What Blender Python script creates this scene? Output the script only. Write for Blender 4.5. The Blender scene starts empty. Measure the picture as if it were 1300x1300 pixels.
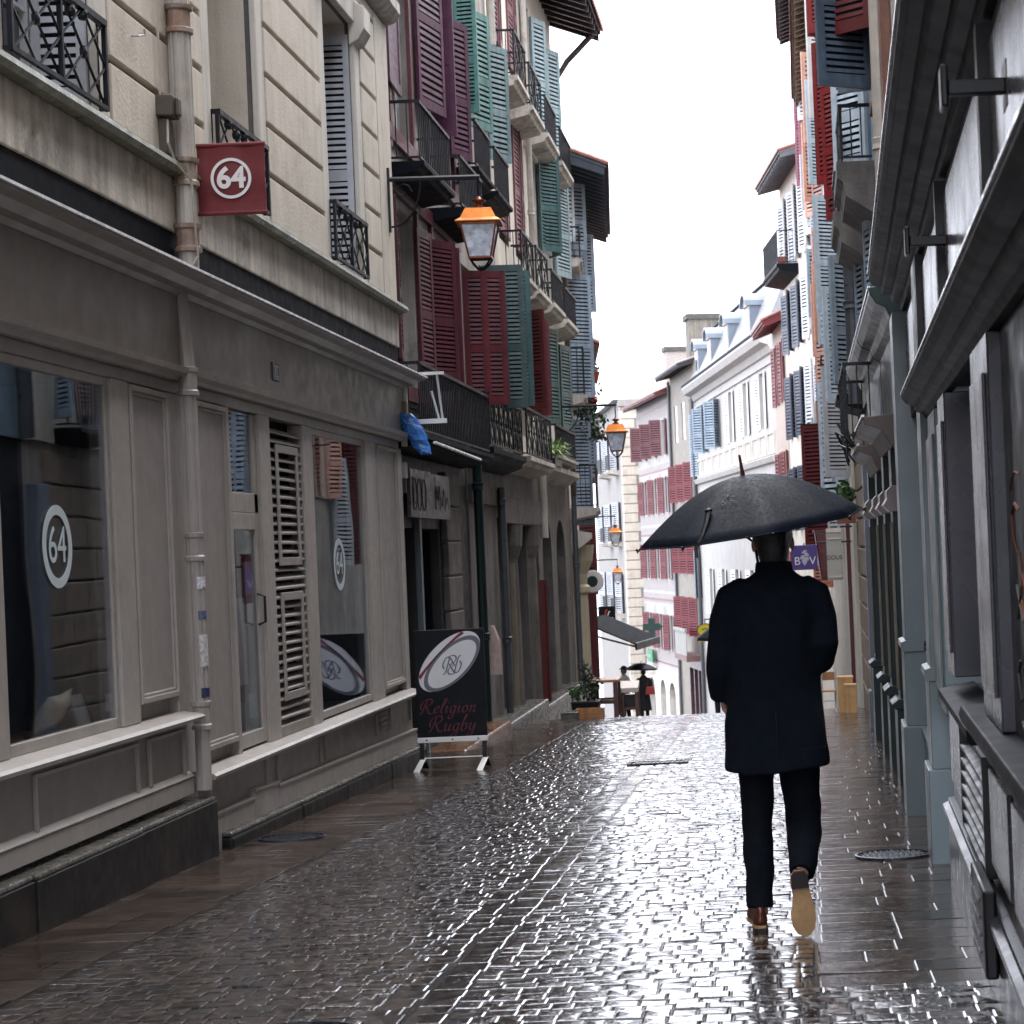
import bpy, bmesh, math, random
from mathutils import Vector, Matrix, noise
random.seed(64)
rad = math.radians
S = bpy.context.scene
COL = S.collection

# ------------------------------------------------------------------ camera, sky, sun, exposure
cam_d = bpy.data.cameras.new('camera'); cam = bpy.data.objects.new('camera', cam_d); COL.objects.link(cam)
S.camera = cam
cam.location = (0, 0, 1.37); cam.rotation_euler = (rad(90), rad(2.4), 0)
cam_d.sensor_width = 36; cam_d.lens = 72; cam_d.shift_x = -340/1300; cam_d.shift_y = 40/1300
cam_d.clip_start = .1; cam_d.clip_end = 5000
cam_d.dof.use_dof = True; cam_d.dof.focus_distance = 12.5; cam_d.dof.aperture_fstop = 9
S.view_settings.view_transform = 'Standard'; S.view_settings.look = 'None'
S.view_settings.exposure = 2.2; S.view_settings.gamma = 1; S.view_settings.use_curve_mapping = False

SUN_EL, SUN_AZ = 62, 205          # high overcast sun, from behind the camera and a little left
world = bpy.data.worlds.new('World'); S.world = world; world.use_nodes = True
wn, wl = world.node_tree.nodes, world.node_tree.links
bg = wn['Background']; bg.inputs['Strength'].default_value = .1
sky = wn.new('ShaderNodeTexSky'); sky.sky_type = 'NISHITA'; sky.sun_disc = False
sky.sun_elevation = rad(SUN_EL); sky.sun_rotation = rad(SUN_AZ); sky.dust_density = 5; sky.air_density = 1
hs = wn.new('ShaderNodeHueSaturation'); hs.inputs['Saturation'].default_value = .25
mx = wn.new('ShaderNodeMix'); mx.data_type = 'RGBA'; mx.inputs[0].default_value = .8
mx.inputs[7].default_value = (10.8, 11.2, 12.6, 1)      # cloud layer
wl.new(sky.outputs[0], hs.inputs['Color']); wl.new(hs.outputs[0], mx.inputs[6]); wl.new(mx.outputs[2], bg.inputs[0])

sun_d = bpy.data.lights.new('sun', 'SUN'); sun_d.energy = .9; sun_d.angle = rad(40); sun_d.color = (1, .97, .92)
sun = bpy.data.objects.new('sun', sun_d); COL.objects.link(sun)
sun.rotation_euler = (rad(90-SUN_EL), 0, rad(180-SUN_AZ+180))

# ------------------------------------------------------------------ materials
MATS = {}
def mat(name, col, rough=.5, var=.12, scale=2.5, bump=0., bscale=60., spec=.5, metal=0., streak=0., rvar=.1, island=0., dirt=None, dirt_amt=.0, coat=0.):
    if name in MATS: return MATS[name]
    m = bpy.data.materials.new(name); m.use_nodes = True; MATS[name] = m
    n, l = m.node_tree.nodes, m.node_tree.links
    p = n['Principled BSDF']
    p.inputs['Metallic'].default_value = metal; p.inputs['Specular IOR Level'].default_value = spec
    if coat: p.inputs['Coat Weight'].default_value = coat; p.inputs['Coat Roughness'].default_value = .08
    tc = n.new('ShaderNodeTexCoord'); nz = n.new('ShaderNodeTexNoise')
    nz.inputs['Scale'].default_value = scale; nz.inputs['Detail'].default_value = 5; nz.inputs['Roughness'].default_value = .62
    l.new(tc.outputs['Object'], nz.inputs['Vector'])
    fac = nz.outputs['Fac']
    mp = n.new('ShaderNodeMapRange'); mp.inputs[1].default_value = .3; mp.inputs[2].default_value = .7
    mp.inputs[3].default_value = 1-var; mp.inputs[4].default_value = 1+var
    l.new(fac, mp.inputs[0])
    val = mp.outputs[0]
    def mul(a, b):
        x = n.new('ShaderNodeMath'); x.operation = 'MULTIPLY'; l.new(a, x.inputs[0]); l.new(b, x.inputs[1]); return x.outputs[0]
    if streak:
        mg = n.new('ShaderNodeMapping'); mg.inputs['Scale'].default_value = (7, 7, .35)
        l.new(tc.outputs['Object'], mg.inputs[0])
        ns = n.new('ShaderNodeTexNoise'); ns.inputs['Scale'].default_value = 1.6; ns.inputs['Detail'].default_value = 6; l.new(mg.outputs[0], ns.inputs['Vector'])
        m2 = n.new('ShaderNodeMapRange'); m2.inputs[1].default_value = .35; m2.inputs[2].default_value = .65
        m2.inputs[3].default_value = 1-streak; m2.inputs[4].default_value = 1+streak*.5; l.new(ns.outputs['Fac'], m2.inputs[0])
        val = mul(val, m2.outputs[0])
    if island:
        g = n.new('ShaderNodeNewGeometry'); m3 = n.new('ShaderNodeMapRange')
        m3.inputs[3].default_value = 1-island; m3.inputs[4].default_value = 1+island; l.new(g.outputs['Random Per Island'], m3.inputs[0])
        val = mul(val, m3.outputs[0])
    vm = n.new('ShaderNodeVectorMath'); vm.operation = 'SCALE'; vm.inputs[0].default_value = col; l.new(val, vm.inputs['Scale'])
    out = vm.outputs[0]
    if dirt:
        nd = n.new('ShaderNodeTexNoise'); nd.inputs['Scale'].default_value = 1.7; nd.inputs['Detail'].default_value = 8; nd.inputs['Roughness'].default_value = .72
        l.new(tc.outputs['Object'], nd.inputs['Vector'])
        m4 = n.new('ShaderNodeMapRange'); m4.inputs[1].default_value = .52; m4.inputs[2].default_value = .72; m4.inputs[3].default_value = 0; m4.inputs[4].default_value = dirt_amt
        l.new(nd.outputs['Fac'], m4.inputs[0])
        mm = n.new('ShaderNodeMix'); mm.data_type = 'RGBA'; l.new(m4.outputs[0], mm.inputs[0]); l.new(out, mm.inputs[6]); mm.inputs[7].default_value = (*dirt, 1)
        out = mm.outputs[2]
    l.new(out, p.inputs['Base Color'])
    rr = n.new('ShaderNodeMapRange'); rr.inputs[1].default_value = .3; rr.inputs[2].default_value = .7
    rr.inputs[3].default_value = max(.02, rough-rvar); rr.inputs[4].default_value = min(1, rough+rvar)
    nr = n.new('ShaderNodeTexNoise'); nr.inputs['Scale'].default_value = scale*2.3; nr.inputs['Detail'].default_value = 4
    l.new(tc.outputs['Object'], nr.inputs['Vector']); l.new(nr.outputs['Fac'], rr.inputs[0]); l.new(rr.outputs[0], p.inputs['Roughness'])
    if bump:
        nb = n.new('ShaderNodeTexNoise'); nb.inputs['Scale'].default_value = bscale; nb.inputs['Detail'].default_value = 5
        l.new(tc.outputs['Object'], nb.inputs['Vector'])
        b = n.new('ShaderNodeBump'); b.inputs['Strength'].default_value = 1; b.inputs['Distance'].default_value = bump
        l.new(nb.outputs['Fac'], b.inputs['Height']); l.new(b.outputs[0], p.inputs['Normal'])
    return m

def glass_mat(name, tint, mixglass=.75):
    """a thin pane: what is behind shows through, the street mirrors on it"""
    m = bpy.data.materials.new(name); m.use_nodes = True; n, l = m.node_tree.nodes, m.node_tree.links
    n.clear(); o = n.new('ShaderNodeOutputMaterial'); t = n.new('ShaderNodeBsdfTransparent'); t.inputs[0].default_value = (*tint, 1)
    g = n.new('ShaderNodeBsdfGlossy'); g.inputs['Roughness'].default_value = .01; g.inputs['Color'].default_value = (.9, .95, 1, 1)
    f = n.new('ShaderNodeFresnel'); f.inputs[0].default_value = 1.5
    k = n.new('ShaderNodeMath'); k.operation = 'MULTIPLY_ADD'; k.inputs[1].default_value = mixglass; k.inputs[2].default_value = .02
    tc = n.new('ShaderNodeTexCoord'); nz = n.new('ShaderNodeTexNoise'); nz.inputs['Scale'].default_value = 1.3; nz.inputs['Detail'].default_value = 1
    b = n.new('ShaderNodeBump'); b.inputs['Distance'].default_value = .0012
    l.new(tc.outputs['Object'], nz.inputs[0]); l.new(nz.outputs[0], b.inputs['Height']); l.new(b.outputs[0], g.inputs['Normal'])
    x = n.new('ShaderNodeMixShader'); l.new(f.outputs[0], k.inputs[0]); l.new(k.outputs[0], x.inputs[0]); l.new(t.outputs[0], x.inputs[1]); l.new(g.outputs[0], x.inputs[2]); l.new(x.outputs[0], o.inputs[0])
    MATS[name] = m; return m

STONE = mat('limestone', (.60, .535, .45), .75, .10, 1.2, .004, 45, streak=.08, dirt=(.23, .18, .14), dirt_amt=.45)
STONE_OLD = mat('weathered limestone', (.50, .455, .40), .7, .25, 2.2, .006, 30, streak=.28, dirt=(.04, .042, .03), dirt_amt=.9)
STONE_PALE = mat('pale stone', (.60, .56, .50), .75, .1, 1.5, .003, 40, streak=.15, dirt=(.3, .26, .2), dirt_amt=.25)
STONE_DK = mat('shade-toned stone', (.125, .112, .104), .65, .25, 2.2, .006, 30, streak=.25, dirt=(.03, .027, .025), dirt_amt=.8)  # weathered limestone copy with the ground-floor shadow put into its colour
MOSS = mat('mossy ledge', (.11, .115, .07), .35, .5, 6, .006, 40, dirt=(.3, .3, .27), dirt_amt=.6)
SHOP = mat('taupe paint', (.265, .236, .212), .42, .03, 3, .0003, 12, streak=.05)
SHOP_M = mat('taupe paint lit panel', (.295, .266, .248), .42, .03, 3, .0003, 12, streak=.06)  # lighter taupe copy, light on the flush panels put into the colour
SHOP_L = mat('taupe paint worn', (.34, .308, .28), .4, .06, 5, .0004, 20, streak=.06, dirt=(.15, .13, .115), dirt_amt=.35)
ZINC = mat('dark zinc', (.0035, .005, .0085), .65, .3, 4, spec=.12)
ZINC_EDGE = mat('zinc edge painted highlight', (.75, .75, .78), .25, .2, 6)  # whitened zinc: the highlight along lips and rails is in the colour
PLINTH = mat('black wet stone', (.009, .0085, .0085), .45, .5, 3, .004, 12, spec=.3, dirt=(.045, .033, .024), dirt_amt=.6)
PLINTH_T = mat('wet stone top', (.085, .078, .066), .25, .45, 5, .008, 30, dirt=(.03, .035, .03), dirt_amt=.7)
IRON = mat('wrought iron', (.0045, .006, .010), .45, .2, 8, spec=.3)
GLASS = glass_mat('window glass', (.93, .94, .96), .62)
DARKPANE = mat('dark window glass', (.012, .016, .024), .06, .3, 1.2, .002, 2, spec=.6, rvar=.03)
PALEPANE = mat('pale window glass', (.16, .19, .22), .08, .4, 1.2, spec=.6, rvar=.03)
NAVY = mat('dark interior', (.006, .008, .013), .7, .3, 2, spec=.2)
DECAL = mat('frosted sticker', (.50, .56, .58), .5, .05, 3)
WHITE = mat('white paint', (.72, .72, .70), .4, .06, 4)
GREYW = mat('pale grey paint', (.50, .52, .54), .4, .08, 4, streak=.1)
CREAM = mat('cream render', (.62, .57, .49), .75, .1, 1.2, .003, 50, streak=.16, dirt=(.33, .29, .23), dirt_amt=.3)
CREAM_D = mat('dirty cream render', (.36, .33, .29), .75, .22, 1.6, .004, 40, streak=.3, dirt=(.08, .065, .05), dirt_amt=.75)
TIMBER = mat('dark timber', (.022, .016, .018), .5, .3, 5, streak=.3)
BEAM = mat('weathered grey beam', (.085, .070, .070), .6, .35, 4, .004, 25, streak=.4)
TIMBERB = mat('brown timber', (.13, .085, .055), .5, .35, 5, .003, 30, streak=.4)
SIGNRED = mat('red fabric', (.135, .010, .014), .6, .1, 6, .001, 300)
COPPER = mat('copper', (.34, .105, .018), .36, .15, 8, metal=.75, rvar=.08)
COPPER_D = mat('copper dull', (.13, .035, .014), .35, .3, 14, metal=.7)
LAMPGLASS = mat('clouded lamp glass', (.52, .57, .66), .15, .5, 9, spec=.5)
CHAR = mat('charcoal gloss paint', (.008, .009, .012), .55, .15, 3, .0006, 6, spec=.18, rvar=.05)
CHAR_C = mat('charcoal cornice paint', (.0055, .0068, .0105), .55, .15, 3, .0006, 6, spec=.13, rvar=.05)
CHAR_L = mat('charcoal riser paint', (.026, .026, .032), .30, .12, 3, .0006, 6, spec=.4, rvar=.05)
CHAR_M = mat('brushed grey metal', (.048, .048, .060), .27, .08, 2, metal=.1, rvar=.03, spec=.5)
BLACKP = mat('black satin panel', (.007, .007, .009), .4, .3, 3, spec=.35)
BLUEG = mat('blue grey paint', (.135, .17, .185), .38, .06, 3, streak=.06)
GREEND = mat('dark green paint', (.0075, .020, .020), .38, .2, 4, spec=.3, rvar=.08)
BLUED = mat('slate blue paint', (.12, .145, .19), .45, .1, 3, streak=.1)
TILE = mat('terracotta tile', (.19, .065, .045), .55, .4, 5, island=.35)
SLATE = mat('pale wet slate', (.20, .205, .215), .4, .15, 4, .004, 12)
PIPE = mat('painted downpipe', (.46, .42, .37), .45, .15, 6, streak=.25, dirt=(.16, .07, .03), dirt_amt=.5)
PIPE_D = mat('grey downpipe', (.06, .065, .075), .35, .2, 6, streak=.2)
PIPE_B = mat('brown downpipe', (.05, .03, .03), .35, .2, 6)
WOOD = mat('varnished wood', (.34, .16, .06), .4, .3, 7, streak=.25)
WOOD_D = mat('dark red wood', (.075, .025, .018), .35, .3, 7, streak=.25)
WOOD_P = mat('plywood', (.55, .33, .14), .5, .12, 6, streak=.15)
SHUT = {
 'purple': mat('plum shutter paint', (.075, .020, .050), .4, .26, 7, streak=.3),
 'wine': mat('wine shutter paint', (.085, .014, .026), .4, .28, 7, streak=.3),
 'winepale': mat('faded wine shutter paint', (.155, .046, .055), .45, .26, 7, streak=.3),
 'teal': mat('teal shutter paint', (.10, .22, .20), .4, .26, 7, streak=.3),
 'grteal': mat('grey teal shutter paint', (.16, .23, .24), .45, .26, 7, streak=.3),
 'red': mat('red shutter paint', (.20, .016, .018), .4, .24, 7, streak=.25),
 'dkred': mat('dark red shutter paint', (.085, .010, .013), .4, .18, 5, streak=.12),
 'crimson': mat('deep crimson shutter paint', (.105, .012, .018), .4, .26, 7, streak=.3),
 'dkgreen': mat('bottle green shutter paint', (.012, .050, .048), .4, .28, 7, streak=.3),
 'green': mat('sea green shutter paint', (.045, .105, .105), .4, .28, 7, streak=.3),
 'ltteal': mat('pale teal shutter paint', (.24, .34, .36), .45, .24, 7, streak=.25),
 'blue': mat('blue grey shutter paint', (.24, .31, .38), .45, .24, 7, streak=.25),
 'ltblue': mat('light blue shutter paint', (.50, .60, .69), .45, .2, 7, streak=.22),
 'paleblue': mat('pale blue shutter paint', (.66, .74, .80), .45, .1, 5, streak=.1),
 'slate': mat('slate shutter paint', (.075, .105, .15), .4, .24, 7, streak=.25),
 'white': mat('white shutter paint', (.80, .81, .82), .45, .1, 5, streak=.1),
 'mauve': mat('mauve shutter paint', (.20, .045, .075), .45, .24, 7, streak=.25),
 'salmon': mat('salmon shutter paint', (.60, .34, .26), .5, .2, 7, streak=.22),
 'rust': mat('rust shutter paint', (.29, .095, .055), .45, .15, 5, streak=.15),
 'pink': mat('pale pink shutter paint', (.55, .40, .40), .5, .2, 7, streak=.22),
 'grey': mat('grey shutter paint', (.46, .48, .52), .45, .12, 5, streak=.1),
 'navy': mat('navy shutter paint', (.03, .045, .075), .4, .15, 5),
}
SHUT['farred'] = mat('far red shutter paint', (.15, .020, .027), .5, .2, 3)

# ------------------------------------------------------------------ mesh builder
class MB:
    def __init__(self): self.v = []; self.f = []
    def add(self, vs, fs):
        o = len(self.v); self.v += [tuple(p) for p in vs]; self.f += [tuple(i+o for i in f) for f in fs]; return self
    def box(self, a0, a1, b0, b1, c0, c1, c0b=None, c1b=None):
        """axis box; c0b/c1b give another bottom/top height at the a1 end"""
        c0b = c0 if c0b is None else c0b; c1b = c1 if c1b is None else c1b
        v = [(a0,b0,c0),(a1,b0,c0b),(a1,b1,c0b),(a0,b1,c0),(a0,b0,c1),(a1,b0,c1b),(a1,b1,c1b),(a0,b1,c1)]
        return self.add(v, [(0,3,2,1),(4,5,6,7),(0,1,5,4),(1,2,6,5),(2,3,7,6),(3,0,4,7)])
    def hexa(self, v): return self.add(v, [(0,3,2,1),(4,5,6,7),(0,1,5,4),(1,2,6,5),(2,3,7,6),(3,0,4,7)])
    def ext(self, prof, s0, s1, dz=0.):
        """closed profile of (d,z) swept along the first axis"""
        n = len(prof); v = [(s0, d, z) for d, z in prof]+[(s1, d, z+dz) for d, z in prof]
        f = [tuple(range(n))[::-1], tuple(range(n, 2*n))]+[(i, (i+1) % n, n+(i+1) % n, n+i) for i in range(n)]
        return self.add(v, f)
    def poly(self, pts, axis, t0, t1):
        """outline in two axes, thick along the third (axis 0,1,2)"""
        n = len(pts)
        def mk(p, t): q = list(p); q.insert(axis, t); return tuple(q)
        return self.add([mk(p, t0) for p in pts]+[mk(p, t1) for p in pts],
                        [tuple(range(n))[::-1], tuple(range(n, 2*n))]+[(i, (i+1) % n, n+(i+1) % n, n+i) for i in range(n)])
    def tube(self, pts, r, n=8, cap=True, flat=1., up=None):
        pts = [Vector(p) for p in pts]; k = len(pts)
        rs = r if isinstance(r, (list, tuple)) else [r]*k
        vs = []; fs = []; prev = None
        for i, p in enumerate(pts):
            t = (pts[min(i+1, k-1)]-pts[max(i-1, 0)]).normalized()
            if up is not None: a = Vector(up)-t*t.dot(Vector(up))
            elif prev is None: a = t.orthogonal()
            else: a = prev-t*t.dot(prev)
            if a.length < 1e-6: a = t.orthogonal()
            a.normalize(); prev = a; b = t.cross(a)
            for j in range(n):
                q = 2*math.pi*j/n; vs.append(p+(a*math.cos(q)*flat+b*math.sin(q))*rs[i])
        for i in range(k-1):
            for j in range(n): fs.append((i*n+j, i*n+(j+1) % n, (i+1)*n+(j+1) % n, (i+1)*n+j))
        if cap: fs += [tuple(range(n))[::-1], tuple(range((k-1)*n, k*n))]
        return self.add(vs, fs)
    def lathe(self, prof, c, n=16, ax=2):
        vs = []; fs = []; k = len(prof)
        for r, h in prof:
            for j in range(n):
                q = 2*math.pi*(j+.5)/n; x, y = r*math.cos(q), r*math.sin(q)
                p = (x, y, h) if ax == 2 else ((h, x, y) if ax == 0 else (x, h, y))
                vs.append((p[0]+c[0], p[1]+c[1], p[2]+c[2]))
        for i in range(k-1):
            for j in range(n): fs.append((i*n+j, i*n+(j+1) % n, (i+1)*n+(j+1) % n, (i+1)*n+j))
        fs += [tuple(range(n))[::-1], tuple(range((k-1)*n, k*n))]
        return self.add(vs, fs)
    def loft(self, rings, n=20):
        """rings: (x,y,z,rx,ry) horizontal ellipses bottom to top, superelliptic"""
        vs = []; fs = []; k = len(rings)
        for x, y, z, rx, ry in rings:
            for j in range(n):
                q = 2*math.pi*j/n; c, s = math.cos(q), math.sin(q)
                vs.append((x+rx*math.copysign(abs(c)**.85, c), y+ry*math.copysign(abs(s)**.85, s), z))
        for i in range(k-1):
            for j in range(n): fs.append((i*n+j, i*n+(j+1) % n, (i+1)*n+(j+1) % n, (i+1)*n+j))
        fs += [tuple(range(n))[::-1], tuple(range((k-1)*n, k*n))]
        return self.add(vs, fs)
    def leafquad(self, c, size, rng):
        d = Vector((rng.gauss(0, 1), rng.gauss(0, 1), rng.gauss(0, .7))).normalized(); e = d.orthogonal().normalized()
        e.rotate(Matrix.Rotation(rng.random()*6.28, 3, d)); w = d.cross(e)*size*.35; c = Vector(c); L = e*size
        return self.add([c-L*.5, c+w+d*size*.06, c+L*.5, c-w+d*size*.06], [(0, 1, 2, 3)])
    def mesh(self, name, xf=None):
        me = bpy.data.meshes.new(name)
        me.from_pydata([xf(p) for p in self.v] if xf else self.v, [], self.f)
        bm = bmesh.new(); bm.from_mesh(me); bmesh.ops.recalc_face_normals(bm, faces=bm.faces); bm.to_mesh(me); bm.free()
        return me
    def build(self, name, m, parent=None, xf=None, bevel=0., smooth=False):
        me = self.mesh(name, xf); me.materials.append(m)
        return link(name, me, parent, bevel, smooth)

def link(name, me, parent=None, bevel=0., smooth=False):
    o = bpy.data.objects.new(name, me); COL.objects.link(o)
    if parent: o.parent = parent
    if smooth:
        for p in me.polygons: p.use_smooth = True
    if bevel:
        b = o.modifiers.new('bevel', 'BEVEL'); b.width = bevel; b.segments = 2; b.limit_method = 'ANGLE'; b.angle_limit = rad(40)
    return o
def tag(o, label, cat, group=None, kind=None):
    if label: o['label'] = label
    if cat: o['category'] = cat
    if group: o['group'] = group
    if kind: o['kind'] = kind
    return o
def thing(name, label, cat, loc=(0, 0, 0), rz=0., group=None):
    o = bpy.data.objects.new(name, None); COL.objects.link(o); o.location = loc; o.rotation_euler = (0, 0, rz)
    o.empty_display_size = .2
    return tag(o, label, cat, group)
def struct(name, mb, m, smooth=False, kind='structure'):
    o = mb.build(name, m, smooth=smooth); o['kind'] = kind; return o
def text_mesh(txt, size, depth=.002, shear=0., bold=0., spacing=1.):
    c = bpy.data.curves.new('lettering', 'FONT'); c.body = txt; c.size = size; c.extrude = depth; c.shear = shear; c.offset = bold
    c.align_x = 'CENTER'; c.align_y = 'CENTER'; c.space_character = spacing
    o = bpy.data.objects.new('lettering', c); COL.objects.link(o)
    dg = bpy.context.evaluated_depsgraph_get(); me = bpy.data.meshes.new_from_object(o.evaluated_get(dg))
    bpy.data.objects.remove(o); bpy.data.curves.remove(c); return me
def bake(mb, voxel, smooth=6, fac=.5):
    """closed shapes fused into one continuous skin"""
    me = mb.mesh('tmp'); o = bpy.data.objects.new('tmp', me); COL.objects.link(o)
    r = o.modifiers.new('r', 'REMESH'); r.mode = 'VOXEL'; r.voxel_size = voxel
    if smooth: s = o.modifiers.new('s', 'SMOOTH'); s.iterations = smooth; s.factor = fac
    dg = bpy.context.evaluated_depsgraph_get(); out = bpy.data.meshes.new_from_object(o.evaluated_get(dg))
    bpy.data.objects.remove(o); bpy.data.meshes.remove(me)
    for p in out.polygons: p.use_smooth = True
    return out
def fused(name, mb, m, parent, voxel, smooth=6, fac=.5):
    me = bake(mb, voxel, smooth, fac); me.materials.clear(); me.materials.append(m); return link(name, me, parent)

# ------------------------------------------------------------------ the ground: a street that falls away, over a brow at about 28 m
def gz(y):
    if y < 26: return -.033*y
    if y < 31: t = y-26; return -.858-.033*t-.0055*t*t
    if y < 135: return -1.1605-.088*(y-31)
    return -10.3125
ys = [-60, -20, 0, 5, 10, 15, 20, 24, 26, 27, 28, 29, 30, 31, 36, 45, 60, 80, 100, 120, 135, 200, 600, 2500]
g = MB(); xs = [-600, -60, -12, -4, 4, 12, 60, 600]
g.add([(x, y, gz(y)-.035) for y in ys for x in xs], [(j*8+i, j*8+i+1, (j+1)*8+i+1, (j+1)*8+i) for j in range(len(ys)-1) for i in range(7)])
WETG = mat('wet dark mortar', (.020, .018, .017), .22, .4, 6, .004, 40, spec=.5)
struct('ground', g, WETG)
mt = MB(); yy = [4.4+.5*k for k in range(73)]; mt.add([(x, y, gz(y)-.0052) for y in yy for x in (-3.96, -1.4, 1.3)], [(j*3+i, j*3+i+1, (j+1)*3+i+1, (j+1)*3+i) for j in range(72) for i in range(2)])
struct('road_bed', mt, mat('wet sandy mortar', (.020, .016, .014), .16, .4, 20, .003, 60, spec=.6))

SETT = mat('wet granite setts', (.030, .021, .0165), .10, .35, 16, .0048, 38, spec=1., island=.5, rvar=.05, dirt=(.014, .011, .010), dirt_amt=.6, coat=1.)
PAVE = mat('wet paving slabs', (.042, .029, .0225), .15, .4, 5, .0013, 40, spec=.6, island=.45, rvar=.09, dirt=(.015, .012, .010), dirt_amt=.7)
CHAN = mat('gutter stones', (.024, .019, .017), .15, .3, 12, .0045, 28, spec=.6, island=.25)
rng = random.Random(7)
def stone(mb, x0, x1, y0, y1, h=.02, ch=.012, tilt=.02, jit=.003, dome=.004, sk=0.):
    cx, cy = (x0+x1)/2, (y0+y1)/2; z = gz(cy)+rng.gauss(0, jit); slope = (gz(cy+.1)-gz(cy-.1))/.2
    tx, ty = rng.gauss(0, tilt), rng.gauss(0, tilt)+slope
    def P(x, y, dz): return (x, y, z+(x-cx)*tx+(y-cy)*ty+dz)
    j = [rng.uniform(-.0035, .0035)*(1 if ch > .01 else .3) for _ in range(8)]
    a = [(x0+j[0], y0+j[1]), (x1+j[2], y0+j[3]), (x1+j[4], y1+j[5]), (x0+j[6], y1+j[7])]
    def ins(p, k): return (p[0]+(k if p[0] < cx else -k), p[1]+(k if p[1] < cy else -k))
    v = [P(x, y, -h-.02) for x, y in a]+[P(x, y, -ch*(.28 if ch > .0055 else .3)) for x, y in a]+[P(*ins(p, ch), 0) for p in a]+[P(cx, cy, dome)]
    f = []
    for k in range(4):
        q = (k+1) % 4; f += [(k, q, 4+q, 4+k), (4+k, 4+q, 8+q, 8+k), (8+k, 8+q, 12)]
    mb.add(v, f)
def cob_l(y): return -2.66-.028*max(0, 20-y) if y < 20 else -2.66
def cob_r(y): return .06+.018*(y-7.4)
road = MB(); y = 4.6
while y < 40:
    dy = rng.uniform(.085, .125)*(1 if y < 26 else 1.4); x = cob_l(y)+rng.uniform(-.012, .012); xr = cob_r(y) if y > 7.42 else .75
    while x < xr-.05:
        w = rng.uniform(.068, .135)*(1 if y < 26 else 1.4)
        if x+w > xr: w = xr-x
        if not (-1.52 < x+w/2 < -1.24 or -1.52 < x < -1.24):
            stone(road, x+.002, x+w-.002, y+.002, y+dy-.002, h=.008, ch=.007, tilt=.022, jit=.0022, dome=.0018)
        elif x < -1.52: stone(road, x+.002, -1.522, y+.002, y+dy-.002, h=.008, ch=.007, tilt=.022, jit=.0022, dome=.0018)
        x += w
        if -1.52 < x < -1.24: x = -1.235
    y += dy
struct('cobbled_roadway', road, SETT)
ch = MB(); y = 4.6
while y < 40:
    L = rng.uniform(.10, .19); o_ = 0
    for a, b in ((-1.525+rng.uniform(0, .02), -1.40+rng.uniform(-.02, .02)), (-1.372, -1.235-rng.uniform(0, .02))): stone(ch, a, b, y+.002+o_, y+L-.002+o_, h=.008, ch=.006, tilt=.016, jit=.0018, dome=.001)
    y += L
struct('gutter_path', ch, SETT)
def pave(name, fx0, fx1, ya, yb, dmin, dmax, lmin, lmax):
    mb = MB(); y = ya
    while y < yb:
        dy = rng.uniform(dmin, dmax); x = fx0(y)+rng.uniform(.0, .02)*(1 if fx0(y) > -3 else 0); e = fx1(y)-rng.uniform(.0, .03)*(1 if fx0(y) < -3 else 0)
        while x < e-.03:
            w = min(rng.uniform(lmin, lmax)*(.6 if x < fx0(y)+.021 and rng.random() < .5 else 1), e-x)
            if e-x-w < .12: w = e-x
            stone(mb, x+.003, x+w-.003, y+.003, y+dy-.003, ch=.005, tilt=.0045, jit=.0010, dome=0.)
            x += w
        y += dy
    return struct(name, mb, PAVE)
pave('pavement', lambda y: -3.95, lambda y: cob_l(y)-.004, 4.6, 40, .2, .28, .3, .8)
pave('right_pavement', lambda y: cob_r(y)+.002 if y > 7.42 else 9, lambda y: .56+.029*y if y < 14 else 1.25, 7.43, 40, .22, .28, .25, .6)

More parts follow.
